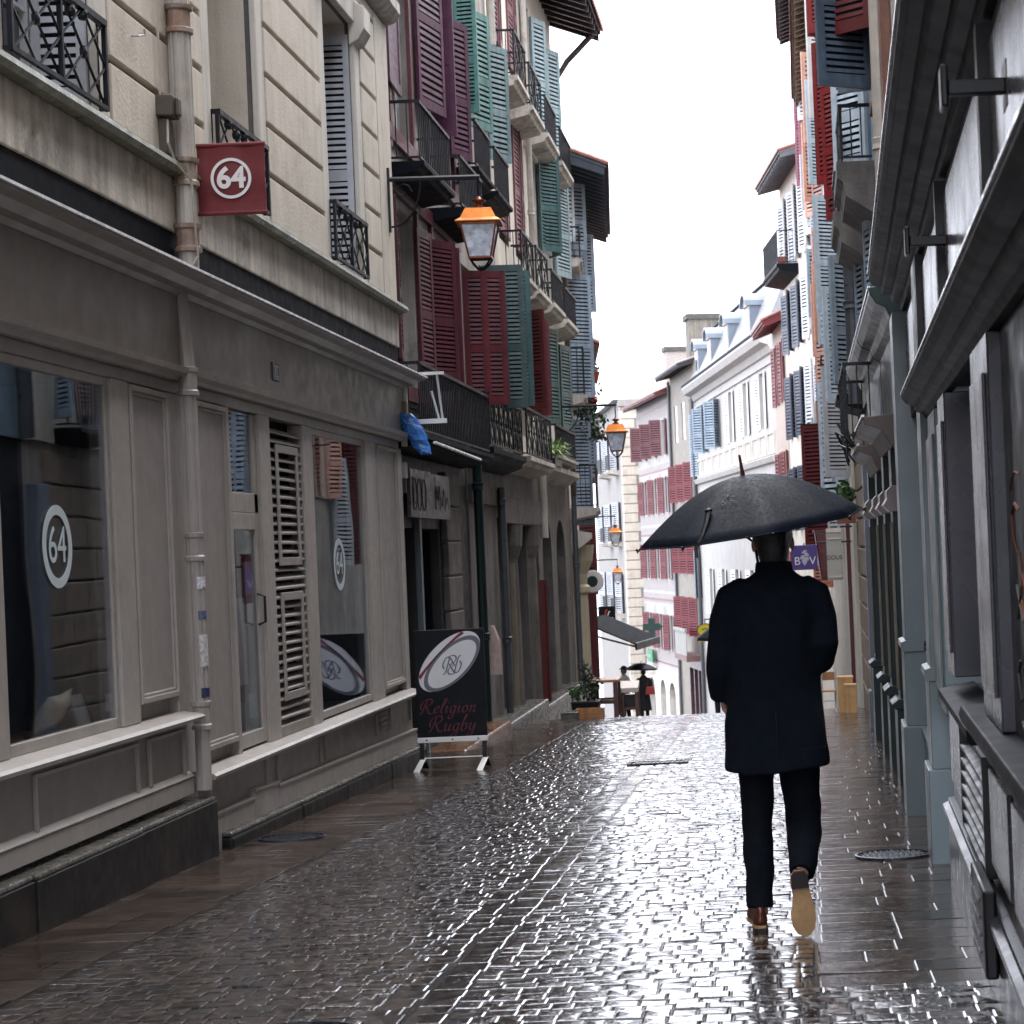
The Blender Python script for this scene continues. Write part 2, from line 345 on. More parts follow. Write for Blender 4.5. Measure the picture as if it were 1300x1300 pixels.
# ------------------------------------------------------------------ houses
class House:
    """a facade in (s along the street, d out from the wall, z); s grows away from the camera; side -1 stands on the left, +1 on the right"""
    def __init__(s, label, X, Y, side, dirx=0., s0=0., name='townhouse', cat='house', z0=None, group='houses along the street'):
        s.side = side; s.s0 = s0; s.z0 = gz(Y) if z0 is None else z0
        t = Vector((dirx, 1, 0)).normalized(); s.ang = math.atan2(t.y, t.x); s.t = t; s.o = Vector((X, Y, s.z0))
        s.root = thing(name, label, cat, s.o, s.ang, group)
        s.M = Matrix.Translation(s.o) @ Matrix.Rotation(s.ang, 4, 'Z')
    def xf(s, p): return (p[0]-s.s0, s.side*p[1], p[2]-s.z0)
    def part(s, name, mb, m, parent=None, bevel=0., smooth=False): return mb.build(name, m, parent or s.root, s.xf, bevel, smooth)
    def world(s, p): return s.M @ Vector(s.xf(p))
    def wall(s, m, s0, s1, z0, z1, holes=(), deep=.22, thick=6., d=0., name='wall', back=True):
        """wall sheet with real openings, reveals `deep` and a body `thick` behind it"""
        mb = MB(); zs = sorted({z0, z1, *[v for h in holes for v in h[2:4]]}); ss = sorted({s0, s1, *[v for h in holes for v in h[:2]]})
        for i in range(len(ss)-1):
            for j in range(len(zs)-1):
                a, b, c, e = ss[i], ss[i+1], zs[j], zs[j+1]; ms, mz = (a+b)/2, (c+e)/2
                inside = any(h[0] < ms < h[1] and h[2] < mz < h[3] for h in holes)
                q = d-deep if inside else d
                if not inside or not back: 
                    if not inside: mb.add([(a, q, c), (b, q, c), (b, q, e), (a, q, e)], [(0, 1, 2, 3)])
        for h in holes:
            a, b, c, e = h[:4]; r = d-deep
            mb.add([(a, d, c), (b, d, c), (b, d, e), (a, d, e), (a, r, c), (b, r, c), (b, r, e), (a, r, e)],
                   [(0, 1, 5, 4), (1, 2, 6, 5), (2, 3, 7, 6), (3, 0, 4, 7)])
        mb.add([(s0, d, z0), (s0, d, z1), (s0, d-thick, z1), (s0, d-thick, z0), (s1, d, z0), (s1, d, z1), (s1, d-thick, z1), (s1, d-thick, z0)],
               [(0, 1, 2, 3), (4, 5, 6, 7), (1, 5, 6, 2), (3, 2, 6, 7)])
        return s.part(name, mb, m)
    def window(s, a, b, c, e, d=-.16, fm=None, pm=None, bars=2, fw=.05, mull=True, parent=None, label=None):
        mb = MB(); fm = fm or GREYW; pm = pm or DARKPANE
        mb.box(a, a+fw, d-.04, d+.02, c, e).box(b-fw, b, d-.04, d+.02, c, e).box(a+fw, b-fw, d-.04, d+.02, c, c+fw).box(a+fw, b-fw, d-.04, d+.02, e-fw, e)
        m = (a+b)/2
        if mull: mb.box(m-.03, m+.03, d-.03, d+.025, c+fw, e-fw)
        for k in range(bars):
            z = c+(e-c)*(k+1)/(bars+1)
            for p, q in (((a+fw, m-.03), (m+.03, b-fw)) if mull else ((a+fw, b-fw),)): mb.box(p, q, d-.03, d+.01, z-.012, z+.012)
        w = s.part('window', mb, fm, parent)
        if label: w['label'] = label
        p = MB().box(a+.01, b-.01, d-.032, d-.026, c+.01, e-.01); s.part('pane', p, pm, w)
        return w
    def blank(s, name, a, b, d0, d1, c, e, m, bevel=0.): return s.part(name, MB().box(a, b, d0, d1, c, e), m, bevel=bevel)
    def leaf(s, hs, z0, z1, w, deg, col, hd=.02, pitch=.05, solid=False, panels=2, name='shutter', cols=1, lean=0.):
        """a louvred leaf hinged at (hs, hd); deg is its direction: 0 points away along the wall, 90 straight out, 180 back toward the camera"""
        me = leaf_mesh(round(w, 2), round(z1-z0, 2), col, pitch, solid, panels, cols)
        o = link(name, me, s.root)
        loc = Vector(s.xf((hs, hd, z0))); a = rad(deg)
        o.location = loc; o.rotation_euler = (0, rad(lean), math.atan2(s.side*math.sin(a), math.cos(a)))
        return o
LEAVES = {}
GAP_SHADE = mat('painted louvre gap shade', (.006, .007, .010), .8, .3, 8, spec=.15)  # near-black leaf core: the shade between slats put into the colour
def leaf_mesh(w, h, col, pitch, solid, panels, cols):
    k = (w, h, col, pitch, solid, panels, cols)
    if k in LEAVES: return LEAVES[k]
    mb = MB(); core = []; st = min(.075, w*.17); t = .018; edges = [0.0]+[w*(i+1)/cols for i in range(cols)]
    rails = [0.]+[h*(.42 if panels == 2 else (i+1)/panels)+(0 if panels == 2 else 0) for i in range(panels-1)]+[h]
    if panels == 1: rails = [0., h]
    mb.box(0, st, -t, t, 0, h).box(w-st, w, -t, t, 0, h)
    for i in range(1, cols): mb.box(edges[i]-st*.6, edges[i]+st*.6, -t, t, 0, h)
    def rz(i): return .11 if i == 0 else (.09 if i == len(rails)-1 else .10)
    for i, z in enumerate(rails):
        lo, hi = (z, z+rz(i)) if i == 0 else ((z-rz(i), z) if i == len(rails)-1 else (z-.05, z+.05))
        mb.box(st, w-st, -t*.95, t*.95, lo, hi)
    for i in range(len(rails)-1):
        lo = rails[i]+(.11 if i == 0 else .05); hi = rails[i+1]-(.09 if i == len(rails)-2 else .05)
        for c in range(cols):
            x0 = st if c == 0 else edges[c]+st*.6; x1 = w-st if c == cols-1 else edges[c+1]-st*.6
            if solid: mb.box(x0, x1, -t*.4, t*.4, lo, hi); continue
            core.append((x0, x1, lo, hi)); n = max(2, int((hi-lo)/pitch)); p = (hi-lo)/n
            for q in range(n):
                z = lo+p*(q+.5); a = p*.30
                for sg in (-1, 1):
                    mb.hexa([(x0, sg*.004, z-a), (x1, sg*.004, z-a), (x1, sg*.016, z-a), (x0, sg*.016, z-a), (x0, sg*.004, z+a), (x1, sg*.004, z+a), (x1, sg*.009, z+a), (x0, sg*.009, z+a)])
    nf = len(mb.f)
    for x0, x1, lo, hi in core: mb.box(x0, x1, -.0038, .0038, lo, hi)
    me = mb.mesh('shutter_leaf'); me.materials.append(SHUT[col]); me.materials.append(GAP_SHADE)
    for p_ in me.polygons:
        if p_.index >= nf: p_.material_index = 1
    LEAVES[k] = me; return me
def rail_mb(h, a, b, d, z0, z1, style='bars', d_in=0.02, pitch=.11, sides=True, m=None):
    """iron balcony rail: front plane at depth d, returns to the wall"""
    mb = MB(); r = .012
    mb.box(a, b, d-.02, d+.02, z1-.02, z1+.015).box(a, b, d-.012, d+.012, z0, z0+.025)
    n = max(2, int((b-a)/pitch))
    if style == 'bars':
        for i in range(n+1): x = a+(b-a)*i/n; mb.box(x-.007, x+.007, d-.007, d+.007, z0+.025, z1-.02)
    elif style == 'cross':
        m = m or max(1, round((b-a)/((z1-z0)*.75))); w = (b-a)/m
        for i in range(m+1): x = a+w*i; mb.box(x-.013, x+.013, d-.013, d+.013, z0, z1)
        for i in range(m):
            x = a+w*i
            for u, v in (((x, z0), (x+w, z1)), ((x+w, z0), (x, z1)), ((x, (z0+z1)/2), (x+w/2, z1)), ((x+w/2, z0), (x+w, (z0+z1)/2)), ((x+w/2, z1), (x+w, (z0+z1)/2)), ((x, (z0+z1)/2), (x+w/2, z0))):
                mb.tube([(u[0], d, u[1]), (v[0], d, v[1])], .008, 5)
            mb.lathe([(.001, -.02), (.035, -.012), (.035, .012), (.001, .02)], (x+w/2, d, (z0+z1)/2), 8, ax=1)
    if sides:
        for x in (a, b):
            mb.box(x-.013, x+.013, d_in, d-.02, z1-.018, z1+.012).box(x-.012, x+.012, d_in, d-.012, z0+.002, z0+.022)
            k = max(1, int((d-d_in)/.12))
            for i in range(1, k+1): q = d_in+(d-d_in)*i/(k+1); mb.box(x-.006, x+.006, q-.006, q+.006, z0+.022, z1-.018)
    return mb
def balcony(h, a, b, d, z, rail=.95, style='bars', sm=None, slab=.14, label=None, rm=None, m=None):
    sm = sm or STONE_OLD
    prof = [(.0, z), (d, z), (d, z-slab*.45), (d-.05, z-slab*.6), (d-.07, z-slab), (.0, z-slab*1.6)]
    sl = h.part('balcony', MB().ext(prof, a, b), sm)
    h.part('balcony_railing', rail_mb(h, a+.03, b-.03, d-.05, z+.03, z+rail, style, m=m), rm or IRON, sl)
    return sl
def eave(h, a, b, z, out, back=3.0, rise=1.6, m=None, under=None, raft=True, lip=.09, edge=None):
    """overhanging roof: tiled slope, rafters below"""
    m = m or TILE; mb = MB(); n = max(3, int((b-a)/.19)); w = (b-a)/n
    for i in range(n):                       # rows of round tiles down the slope
        x0 = a+i*w; pts = [(x0, 0), (x0+w*.25, .045), (x0+w*.6, .06), (x0+w*.9, .03), (x0+w, 0)]
        lo = [(x, out+.05, z+q+lip) for x, q in pts]; hi = [(x, -back, z+rise+q+lip) for x, q in pts]
        k = len(pts); bt = [(x0, out+.05, z+lip-.05), (x0+w, out+.05, z+lip-.05), (x0, -back, z+rise+lip-.05), (x0+w, -back, z+rise+lip-.05)]
        mb.add(lo+hi+bt, [(j, j+1, k+j+1, k+j) for j in range(k-1)]+[(2*k, 2*k+1, 2*k+3, 2*k+2), tuple(range(k))+(2*k+1, 2*k), (0, k, 2*k+2, 2*k), (k-1, 2*k-1, 2*k+3, 2*k+1)])
    r = h.part('roof', mb, m)
    u = MB(); tilt = rise/(back+out)
    def zz(d): return z+rise*(out-d)/(back+out)
    u.hexa([(a, -.02, zz(-.02)-.06+lip-.05), (b, -.02, zz(-.02)-.06+lip-.05), (b, out, zz(out)-.06+lip-.05), (a, out, zz(out)-.06+lip-.05),
            (a, -.02, zz(-.02)+lip-.053), (b, -.02, zz(-.02)+lip-.053), (b, out, zz(out)+lip-.053), (a, out, zz(out)+lip-.053)])
    if raft:
        k = max(2, int((b-a)/.42))
        for i in range(k+1):
            x = a+.05+(b-a-.1)*i/k
            u.hexa([(x-.04, -.02, zz(-.02)-.2), (x+.04, -.02, zz(-.02)-.2), (x+.04, out-.04, zz(out)-.14), (x-.04, out-.04, zz(out)-.14),
                    (x-.04, -.02, zz(-.02)-.022), (x+.04, -.02, zz(-.02)-.022), (x+.04, out-.04, zz(out-.04)-.022), (x-.04, out-.04, zz(out-.04)-.022)])
    h.part('rafters', u, under or TIMBER, r)
    return r
def downpipe(h, s, d, z0, z1, m, r=.05, rings=True, goose=None, name='downpipe'):
    pts = [(s, d, z0), (s, d, z1)]
    if goose: pts += [(s+goose[0]*.2, d+goose[1]*.3, z1+goose[2]*.4), (s+goose[0], d+goose[1], z1+goose[2])]
    mb = MB().tube(pts, r, 12)
    if rings:
        z = z0+1.1
        while z < z1: mb.lathe([(r, -.05), (r*1.35, -.04), (r*1.2, 0), (r*1.35, .04), (r, .05)], (s, d, z), 12); z += 1.9
    return h.part(name, mb, m, smooth=False)

# ---------------- the pale stone building with the taupe shop, on the left
A = House('pale stone building with grooved ashlar above a taupe painted shop front', -3.7, 0, -1, name='stone_building', cat='building', group=None)
UPW = [(2.55, 3.9), (6.25, 7.6), (10.0, 11.38), (13.72, 15.0), (17.32, 18.62)]
GROOVE = mat('dark groove stone', (.10, .09, .085), .8, .3, 5)  # backing behind the courses, darker than the wall stone
A.wall(GROOVE, -6, 20.2, 3.86, 6.7, [(a, b, 3.9, 6.25) for a, b in UPW], deep=.03, d=-.03, name='backing', thick=.4)
A.wall(STONE, -6, 20.2, 3.86, 13.2, [(a, b, 3.9, 6.25) for a, b in UPW]+[(a, b, 7.35, 9.6) for a, b in UPW], deep=.36, d=-.06)
# the ashlar courses stand proud, dark grooves between them
edges = [-6]+[v for a, b in UPW for v in (a-.22, b+.22)]+[19.55]
for i in range(0, len(edges), 2):
    z = 3.9; course = MB()
    while z < 6.6:
        course.box(edges[i], edges[i+1], -.029, .028, z+.018, min(z+.349, 6.62)); z += .372
    A.part('ashlar_courses', course, STONE, bevel=.008)
A.part('corner_chain', MB().box(19.58, 20.2, -.028, .03, 3.9, 6.62), STONE, bevel=.008)
sur = MB()
for a, b in UPW:
    sur = MB(); sur.box(a-.2, a-.001, -.028, .02, 3.9, 6.25).box(b+.001, b+.2, -.028, .02, 3.9, 6.25).box(a-.2, b+.2, -.028, .04, 6.252, 6.5)
    sur.ext([(-.02, 6.2), (.08, 6.24), (.13, 6.3), (.13, 6.36), (.05, 6.42), (-.02, 6.42)], a-.26, a+.06).ext([(-.02, 6.05), (.07, 6.1), (.13, 6.2), (.13, 6.4), (.05, 6.44), (-.02, 6.44)], b-.05, b+.26)
    A.part('window_surround', sur, STONE_PALE, bevel=.01)

A.part('string_course', MB().ext([(-.03, 6.64), (.1, 6.68), (.16, 6.76), (.16, 6.86), (.06, 6.92), (-.03, 6.92)], -6, 20.3), STONE_OLD)
A.part('stone_band', MB().box(-6, 20.22, -.4, .03, 3.46, 3.80), STONE_OLD, bevel=.006)
led = MB().ext([(-.03, 3.80), (.10, 3.80), (.13, 3.825), (.12, 3.86), (.06, 3.885), (-.03, 3.895)], -6, 20.26)
A.part('ledge', led, MOSS)
for a, b in UPW:
    A.window(a, b, 3.92, 6.22, d=-.36, bars=3)
    A.window(a, b, 7.37, 9.58, d=-.36, bars=3)
    for f in () if a in (13.72,) else (a+.02, b-.02):       # louvred leaves folded back into the reveals
        A.leaf(f, 3.95, 6.15, .30, 90, 'grey', hd=-.33, pitch=.055)
    rl = rail_mb(A, a-.02, b+.02, .06, 3.93, 4.42, 'cross', d_in=-.02, m=2)
    for k in range(5): rl.lathe([(.001, -.03), (.03, -.02), (.035, 0), (.03, .02), (.001, .03)], (a+.25+k*.2, .06, 4.38-.03*(k % 2)), 8, ax=1)
    A.part('window_railing', rl, IRON)
# shop front
A.part('lead_flashing', MB().box(-6, 20.2, -.03, .012, 3.14, 3.458), ZINC)
A.part('cornice', MB().ext([(-.02, 3.06), (.06, 3.05), (.09, 3.075), (.15, 3.085), (.20, 3.12), (.27, 3.135), (.27, 3.15), (.0, 3.19), (-.02, 3.19)], -6, 20.28), SHOP)
A.part('cornice_edge', MB().box(-6, 20.29, .262, .285, 3.151, 3.166), ZINC_EDGE)
A.part('fascia', MB().box(-6, 20.15, -.3, .05, 2.6, 3.06), SHOP)
A.part('architrave', MB().ext([(-.1, 2.53), (.045, 2.53), (.06, 2.55), (.11, 2.565), (.12, 2.60), (.05, 2.615), (-.1, 2.615)], -6, 20.17), SHOP_L)
fr = MB()
def post(a, b, c, e, d0=-.12, d1=.012): fr.box(a, b, d0, d1, c, e)
post(-6, 20.1, 2.452, 2.53, -.12, .0)
post(4.0, 4.2, .5, 2.45); post(6.7, 7.0, .5, 2.45); post(9.52, 9.72, .5, 2.45); post(11.40, 11.70, .5, 2.45, -.12, .016)
post(12.46, 12.84, .1, 2.45, -.12, .01); post(13.78, 13.86, .1, 2.45); post(14.62, 14.94, .1, 2.45, -.12, .016); post(15.96, 16.30, .1, 2.45, -.12, .016)
post(18.38, 18.70, .1, 2.45, -.12, .016); post(18.70, 18.9, .1, 2.45, -.12, .01); post(19.92, 20.12, .1, 2.45, -.5, .02)
A.part('shop_posts', fr, SHOP_L, bevel=.008)
def panel(a, b, c, e, low=None):
    mb = MB().box(a+.05, b-.05, -.05, -.004, c+.05, e-.05).box(a+.004, b-.004, -.14, -.051, (.44 if a < 12.5 else .09), 2.45)
    p = A.part('panel', mb, SHOP_M)
    q = MB()
    for k, w in ((0, .035), (.035, .02)):
        d = .024 if k == 0 else .010
        q.box(a+k, a+k+w, -.05, d, c+k, e-k).box(b-k-w, b-k, -.05, d, c+k, e-k).box(a+k+w, b-k-w, -.05, d, c+k, c+k+w).box(a+k+w, b-k-w, -.05, d, e-k-w, e-k)
    A.part('panel_moulding', q, SHOP_L, p, bevel=.006)
panel(11.72, 12.46, .6, 2.44); panel(12.84, 13.78, .2, 2.44); panel(18.9, 19.92, .18, 2.44)
def shopwin(a, b, c, e, label):
    q = MB(); d0, d1 = -.06, -.006
    q.box(a, a+.05, d0, d1, c, e).box(b-.05, b, d0, d1, c, e).box(a+.05, b-.05, d0, d1, c, c+.06).box(a+.05, b-.05, d0, d1, e-.05, e)
    w = A.part('shop_window', q, SHOP_L, bevel=.005); w['label'] = label
    A.part('pane', MB().box(a+.045, b-.045, -.026, -.021, c+.055, e-.045), GLASS, w)
    return w
W0 = shopwin(4.2, 6.7, .5, 2.45, 'first shop window near the camera')
W1 = shopwin(7.0, 9.52, .5, 2.45, 'middle shop window'); W1b = shopwin(9.72, 11.40, .5, 2.45, 'wide shop window with a cushion on display')
W2 = shopwin(16.30, 18.38, .12, 2.45, 'shop window mirroring the black signboard')
dr = MB().box(13.86, 14.62, -.08, -.01, 1.74, 1.88).box(13.86, 13.93, -.08, -.01, .12, 1.74).box(14.52, 14.62, -.08, -.01, .12, 2.44).box(13.93, 14.52, -.08, -.01, .12, .22).box(13.93, 14.52, -.08, -.01, 1.62, 1.74).box(13.86, 13.93, -.08, -.01, 1.88, 2.44)
D = A.part('shop_door', dr, SHOP_L, bevel=.005)
A.part('pane', MB().box(13.93, 14.52, -.032, -.027, .22, 1.62).box(13.93, 14.52, -.032, -.027, 1.88, 2.44), GLASS, D)
A.part('door_handle', MB().tube([(14.5, -.01, .95), (14.5, -.0+.04, .97), (14.5, -.0+.04, 1.15), (14.5, -.01, 1.17)], .01, 6), IRON, D)
lv = MB(); z = .2
while z < 2.42:
    wob = rng.uniform(-.008, .008)
    lv.hexa([(14.94, -.05, z-.006), (15.96, -.05, z-.006+wob), (15.96, .0, z-.038+wob), (14.94, .0, z-.038), (14.94, -.05, z+.008), (15.96, -.05, z+.008+wob), (15.96, .0, z-.024+wob), (14.94, .0, z-.024)]); z += .068
lv.box(14.94, 15.96, -.12, .01, .11, .18); A.part('louvre_backing', MB().box(14.94, 15.96, -.14, -.10, .1, 2.45), NAVY)
LV = A.part('louvre_panel', lv, SHOP)
for c, e in ((.36, 1.16), (1.36, 2.26)):
    q = MB().box(15.12, 15.18, .0, .014, c, e).box(15.74, 15.80, .0, .014, c, e).box(15.18, 15.74, .0, .014, c, c+.06).box(15.18, 15.74, .0, .014, e-.06, e)
    A.part('louvre_frame', q, SHOP_M, LV, bevel=.004)
sl = [(-.12, .0), (.05, .0), (.07, .012), (.13, .018), (.14, .04), (.12, .055), (.0, .075), (-.12, .075)]
A.part('sill', MB().ext([(d, z+.425) for d, z in sl], -6, 12.55), SHOP_L)
A.part('sill', MB().ext([(d, z+.03) for d, z in sl], 12.74, 20.14), SHOP_L)
base = MB().box(-6, 12.56, -.3, .02, -.01, .425).box(12.74, 20.12, -.3, .02, -.5, .03)
B_ = A.part('stall_riser', base, SHOP)
rz_ = MB()
for a, b in ((7.0, 9.4), (9.95, 11.55), (11.75, 12.45)): rz_.box(a, a+.02, .02, .045, .12, .4).box(b-.02, b, .02, .045, .12, .4).box(a+.02, b-.02, .02, .045, .38, .4)
for a, b in ((12.95, 14.4), (14.7, 16.1), (16.25, 18.35), (18.95, 20.0)): rz_.box(a, a+.02, .02, .04, -.2, .0).box(b-.02, b, .02, .04, -.2, .0)
rz_.ext([(.02, .09), (.05, .09), (.06, .10), (.02, .13)], -6, 12.56)
rz_.box(-6, 12.56, .02, .05, -.01, .088)
for a, b, z0, z1 in ((12.74, 13.95, -.20, -.22), (13.95, 14.62, -.17, -.19), (14.62, 20.14, -.215, -.315)):
    rz_.box(a, b, .02, .055, -.5, z0, -.5, z1).box(a, b, .02, .068, z0+.001, z0+.02, z1+.001, z1+.02)
A.part('skirting', rz_, SHOP_L, B_, bevel=.004)
q = MB()
for k in range(4): q.box(18.5, 18.82, .02, .035, -.17+k*.045, -.147+k*.045)
A.part('vent', q, SHOP_L, B_)
def rough_stone(name, s0, s1, d0, d1, zt0, zt1, n, top=True):
    mb = MB(); tp = MB(); e = [s0+(s1-s0)*i/n for i in range(n+1)]
    for i in range(1, n): e[i] += rng.uniform(-.15, .15)
    for i in range(n):
        t0 = zt0+(zt1-zt0)*(e[i]-s0)/(s1-s0); t1 = zt0+(zt1-zt0)*(e[i+1]-s0)/(s1-s0); o = rng.uniform(-.012, .012)
        mb.box(e[i]+.004, e[i+1]-.004, d0, d1+o, gz(e[i])-.1, t0-.03, gz(e[i+1])-.1, t1-.03)
        tp.box(e[i]+.003, e[i+1]-.003, d0, d1+o-.006, t0-.029, t0, t1-.029, t1)
    p = A.part(name, mb, PLINTH, bevel=.02); A.part('plinth_top', tp, PLINTH_T, p, bevel=.012)
rough_stone('plinth', -6, 12.74, -.2, .15, .0, -.05, 12)
rough_stone('plinth', 13.1, 20.25, -.2, .13, -.33, -.46, 4)
# the two downpipes fluted, with collars
pp = MB().tube([(12.64, .09, .0), (12.64, .09, 2.60)], .046, 14)
for k in range(10):
    q = 2*math.pi*k/10; pp.tube([(12.64+.046*math.cos(q), .09+.046*math.sin(q), .42), (12.64+.046*math.cos(q), .09+.046*math.sin(q), 2.5)], .008, 4)
pp.tube([(12.66, .09, 2.58), (12.66, .06, 3.1)], .045, 10)
def collar(mb, s, d, z, r=.055): mb.lathe([(r, -.09), (r*1.35, -.085), (r*1.35, -.06), (r*1.12, -.05), (r*1.12, .05), (r*1.35, .06), (r*1.4, .085), (r, .09)], (s, d, z), 14)
for z in (.46, 1.5): collar(pp, 12.64, .09, z, .046)
collar(pp, 12.64, .09, 2.52, .05)
A.part('downpipe', pp, SHOP_L)
up = MB().tube([(12.74, .10, 3.17), (12.74, .10, 13)], .062, 14)
for k in range(10):
    q = 2*math.pi*k/10; up.tube([(12.74+.062*math.cos(q), .10+.062*math.sin(q), 3.9), (12.74+.062*math.cos(q), .10+.062*math.sin(q), 12.8)], .009, 4)
A.part('downpipe', up, PIPE)
RUST = mat('rusty collar', (.26, .20, .16), .5, .4, 14, dirt=(.22, .075, .025), dirt_amt=.9)
for z in (3.42, 3.83, 4.78, 6.6): A.part('pipe_collar', (lambda q: (collar(q, 12.74, .10, z, .064), q)[1])(MB()), RUST)
cb = MB().box(12.42, 12.58, .0, .13, 4.12, 4.25).box(12.46, 12.6, .0, .08, 3.9, 4.12).box(12.47, 12.55, .13, .15, 4.13, 4.24)
A.part('junction_box', cb, mat('old brown box', (.07, .055, .04), .5), bevel=.015)
A.part('cable', MB().tube([(12.44, .05, 7.5), (12.46, .05, 4.9), (12.45, .05, 4.25)], .008, 5).tube([(12.45, .09, 4.1), (12.40, .10, 3.95), (12.48, .12, 3.84), (12.62, .17, 3.76), (12.66, .17, 3.5), (12.7, .17, 3.3), (12.6, .12, 3.18)], .008, 5), PIPE)
A.part('wall_hook', MB().tube([(12.0, .01, 4.5), (12.0, .07, 4.5), (12.06, .09, 4.52), (12.05, .09, 4.55)], .006, 5), mat('galvanised hook', (.4, .4, .42), .4, metal=.7))
npm = MB().box(14.93, 15.12, .05, .062, 2.72, 2.85); NP = A.part('number_plate', npm, mat('dark enamel', (.03, .04, .06), .3))
A.part('plate_rim', MB().box(14.955, 15.095, .0622, .064, 2.745, 2.752).box(14.955, 15.095, .0622, .064, 2.818, 2.825).box(14.985, 15.0, .0622, .064, 2.755, 2.815).box(15.03, 15.045, .0622, .064, 2.755, 2.815), GREYW, NP)
# stickers on the pipe
for z, w, hh, c in ((1.28, .05, .07, (.6, .58, .62)), (1.08, .04, .05, (.1, .12, .2)), (.86, .03, .2, (.5, .48, .47)), (.60, .04, .06, (.03, .035, .09))):
    ang0 = -.2
    mb = MB()
    for j in range(4):
        q0, q1 = ang0+.35*j, ang0+.35*(j+1); r = .0555
        mb.add([(12.64-r*math.sin(q0), .09+r*math.cos(q0), z-hh/2), (12.64-r*math.sin(q1), .09+r*math.cos(q1), z-hh/2+rng.uniform(-.01, .01)), (12.64-r*math.sin(q1), .09+r*math.cos(q1), z+hh/2), (12.64-r*math.sin(q0), .09+r*math.cos(q0), z+hh/2)], [(0, 1, 2, 3)])
    A.part('torn_sticker', mb, mat('sticker %d' % int(z*100), c, .5, .5, 60))
# interiors behind the glass
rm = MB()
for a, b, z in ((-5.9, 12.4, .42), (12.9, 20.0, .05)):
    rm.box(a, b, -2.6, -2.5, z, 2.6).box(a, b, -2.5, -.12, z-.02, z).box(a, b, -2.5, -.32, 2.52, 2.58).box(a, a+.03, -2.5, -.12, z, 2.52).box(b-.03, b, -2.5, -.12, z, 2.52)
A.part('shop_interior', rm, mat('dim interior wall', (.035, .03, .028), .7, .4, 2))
sh = MB()
for s_ in (9.75, 10.35): sh.box(s_, s_+.05, -1.9, -1.85, .42, 2.3)
for z in (.9, 1.35, 1.8): sh.box(9.75, 10.4, -1.95, -1.6, z, z+.03)
A.part('shelf', sh, mat('orange-lit shelf', (.40, .12, .04), .5))  # orange colour stands for the warm light on the shelving
A.part('display_shelf', MB().box(9.75, 11.38, -.55, -.065, .48, .505), WOOD)
A.part('display_shelf', MB().box(16.32, 18.36, -.6, -.065, .10, .13), WOOD_D)
# decals and stickers on the panes
def ring(mb, cs, cz, d, r0, r1, n=48, t=.002):
    v = []; 
    for k in range(n):
        q = 2*math.pi*k/n
        for r in (r0, r1):
            for e in (d, d+t): v.append((cs+r*math.cos(q), e, cz+r*math.sin(q)))
    f = []
    for k in range(n):
        a, b = 4*k, 4*((k+1) % n); f += [(a, b, b+2, a+2), (a+1, a+3, b+3, b+1), (a, a+1, b+1, b), (a+2, b+2, b+3, a+3)]
    return mb.add(v, f)
def put_text(h, txt, size, s, d, z, m, parent=None, name='lettering', mirror=False, rot=0., **k):
    me = text_mesh(txt, size, **k); sx = 1 if h.side < 0 else -1
    if mirror: sx = -sx
    c, sn = math.cos(rot), math.sin(rot)
    for v in me.vertices:
        x, y, t = v.co; x, y = x*c-y*sn, x*sn+y*c; v.co = h.xf((s+sx*x, d+t, z+y))
    bm = bmesh.new(); bm.from_mesh(me); bmesh.ops.recalc_face_normals(bm, faces=bm.faces); bm.to_mesh(me); bm.free()
    me.materials.append(m); return link(name, me, parent or h.root)
for cs, cz, W, r in ((10.55, 1.51, W1b, .215), (17.28, 1.35, W2, .22)):
    A.part('round_logo', ring(MB(), cs, cz, -.019, r*.76, r), DECAL, W)
    put_text(A, '64', .27, cs, -.0185, cz, DECAL, W, 'logo_number', depth=.0008)
def card(W, a, b, c, e, d, col, nm):
    o = A.part('card', MB().box(a, b, d-.002, d, c, e), mat(nm, col, .6, .15, 30), W); return o
card(W1b, 11.24, 11.34, .60, .70, -.03, (.55, .42, .38), 'small sticker')
card(D, 14.0, 14.25, .55, 1.15, -.036, (.40, .36, .34), 'pale notice'); card(D, 13.94, 14.12, .75, 1.0, -.039, (.12, .2, .3), 'blue notice'); card(D, 14.28, 14.46, .95, 1.4, -.034, (.52, .36, .38), 'pink poster'); card(D, 14.26, 14.46, .30, .48, -.034, (.3, .36, .38), 'teal sticker')
# things shown in the windows
def P(h, s, d, z): return tuple(h.world((s, d, z)))
cu = thing('cushion', 'small cream cushion with red print on a wood slice in the shop window', 'cushion', P(A, 10.74, -.150, .532))
mb = MB(); n = 14; vs = []
for sd in (-1, 1):
    for i in range(n+1):
        for j in range(n+1):
            u, v = i/n*2-1, j/n*2-1; k = max(0, (1-abs(u)**3)*(1-abs(v)**3)); pinch = 1-.10*(1-u*u)*abs(v)**2-.10*(1-v*v)*abs(u)**2
            vs.append((sd*.06*k+.05*v, .185*u*(1-.1*(1-abs(v))), .11+.105*v*(1-.12*(1-abs(u)))+.012*u))
ix = lambda s_, i, j: s_*(n+1)**2+i*(n+1)+j
mb.add(vs, [(ix(s_, i, j), ix(s_, i+1, j), ix(s_, i+1, j+1), ix(s_, i, j+1)) for s_ in (0, 1) for i in range(n) for j in range(n)])
mb.build('cushion_cover', mat('cream canvas', (.80, .70, .50), .8, .12, 8, .001, 300), cu, smooth=True)
pr = MB(); 
for k in range(16): yy, zz = rng.uniform(.0, .12), rng.uniform(.07, .14); pr.box(.066, .07, yy, yy+.012, zz, zz+.014)
pr.build('cushion_print', SIGNRED, cu)
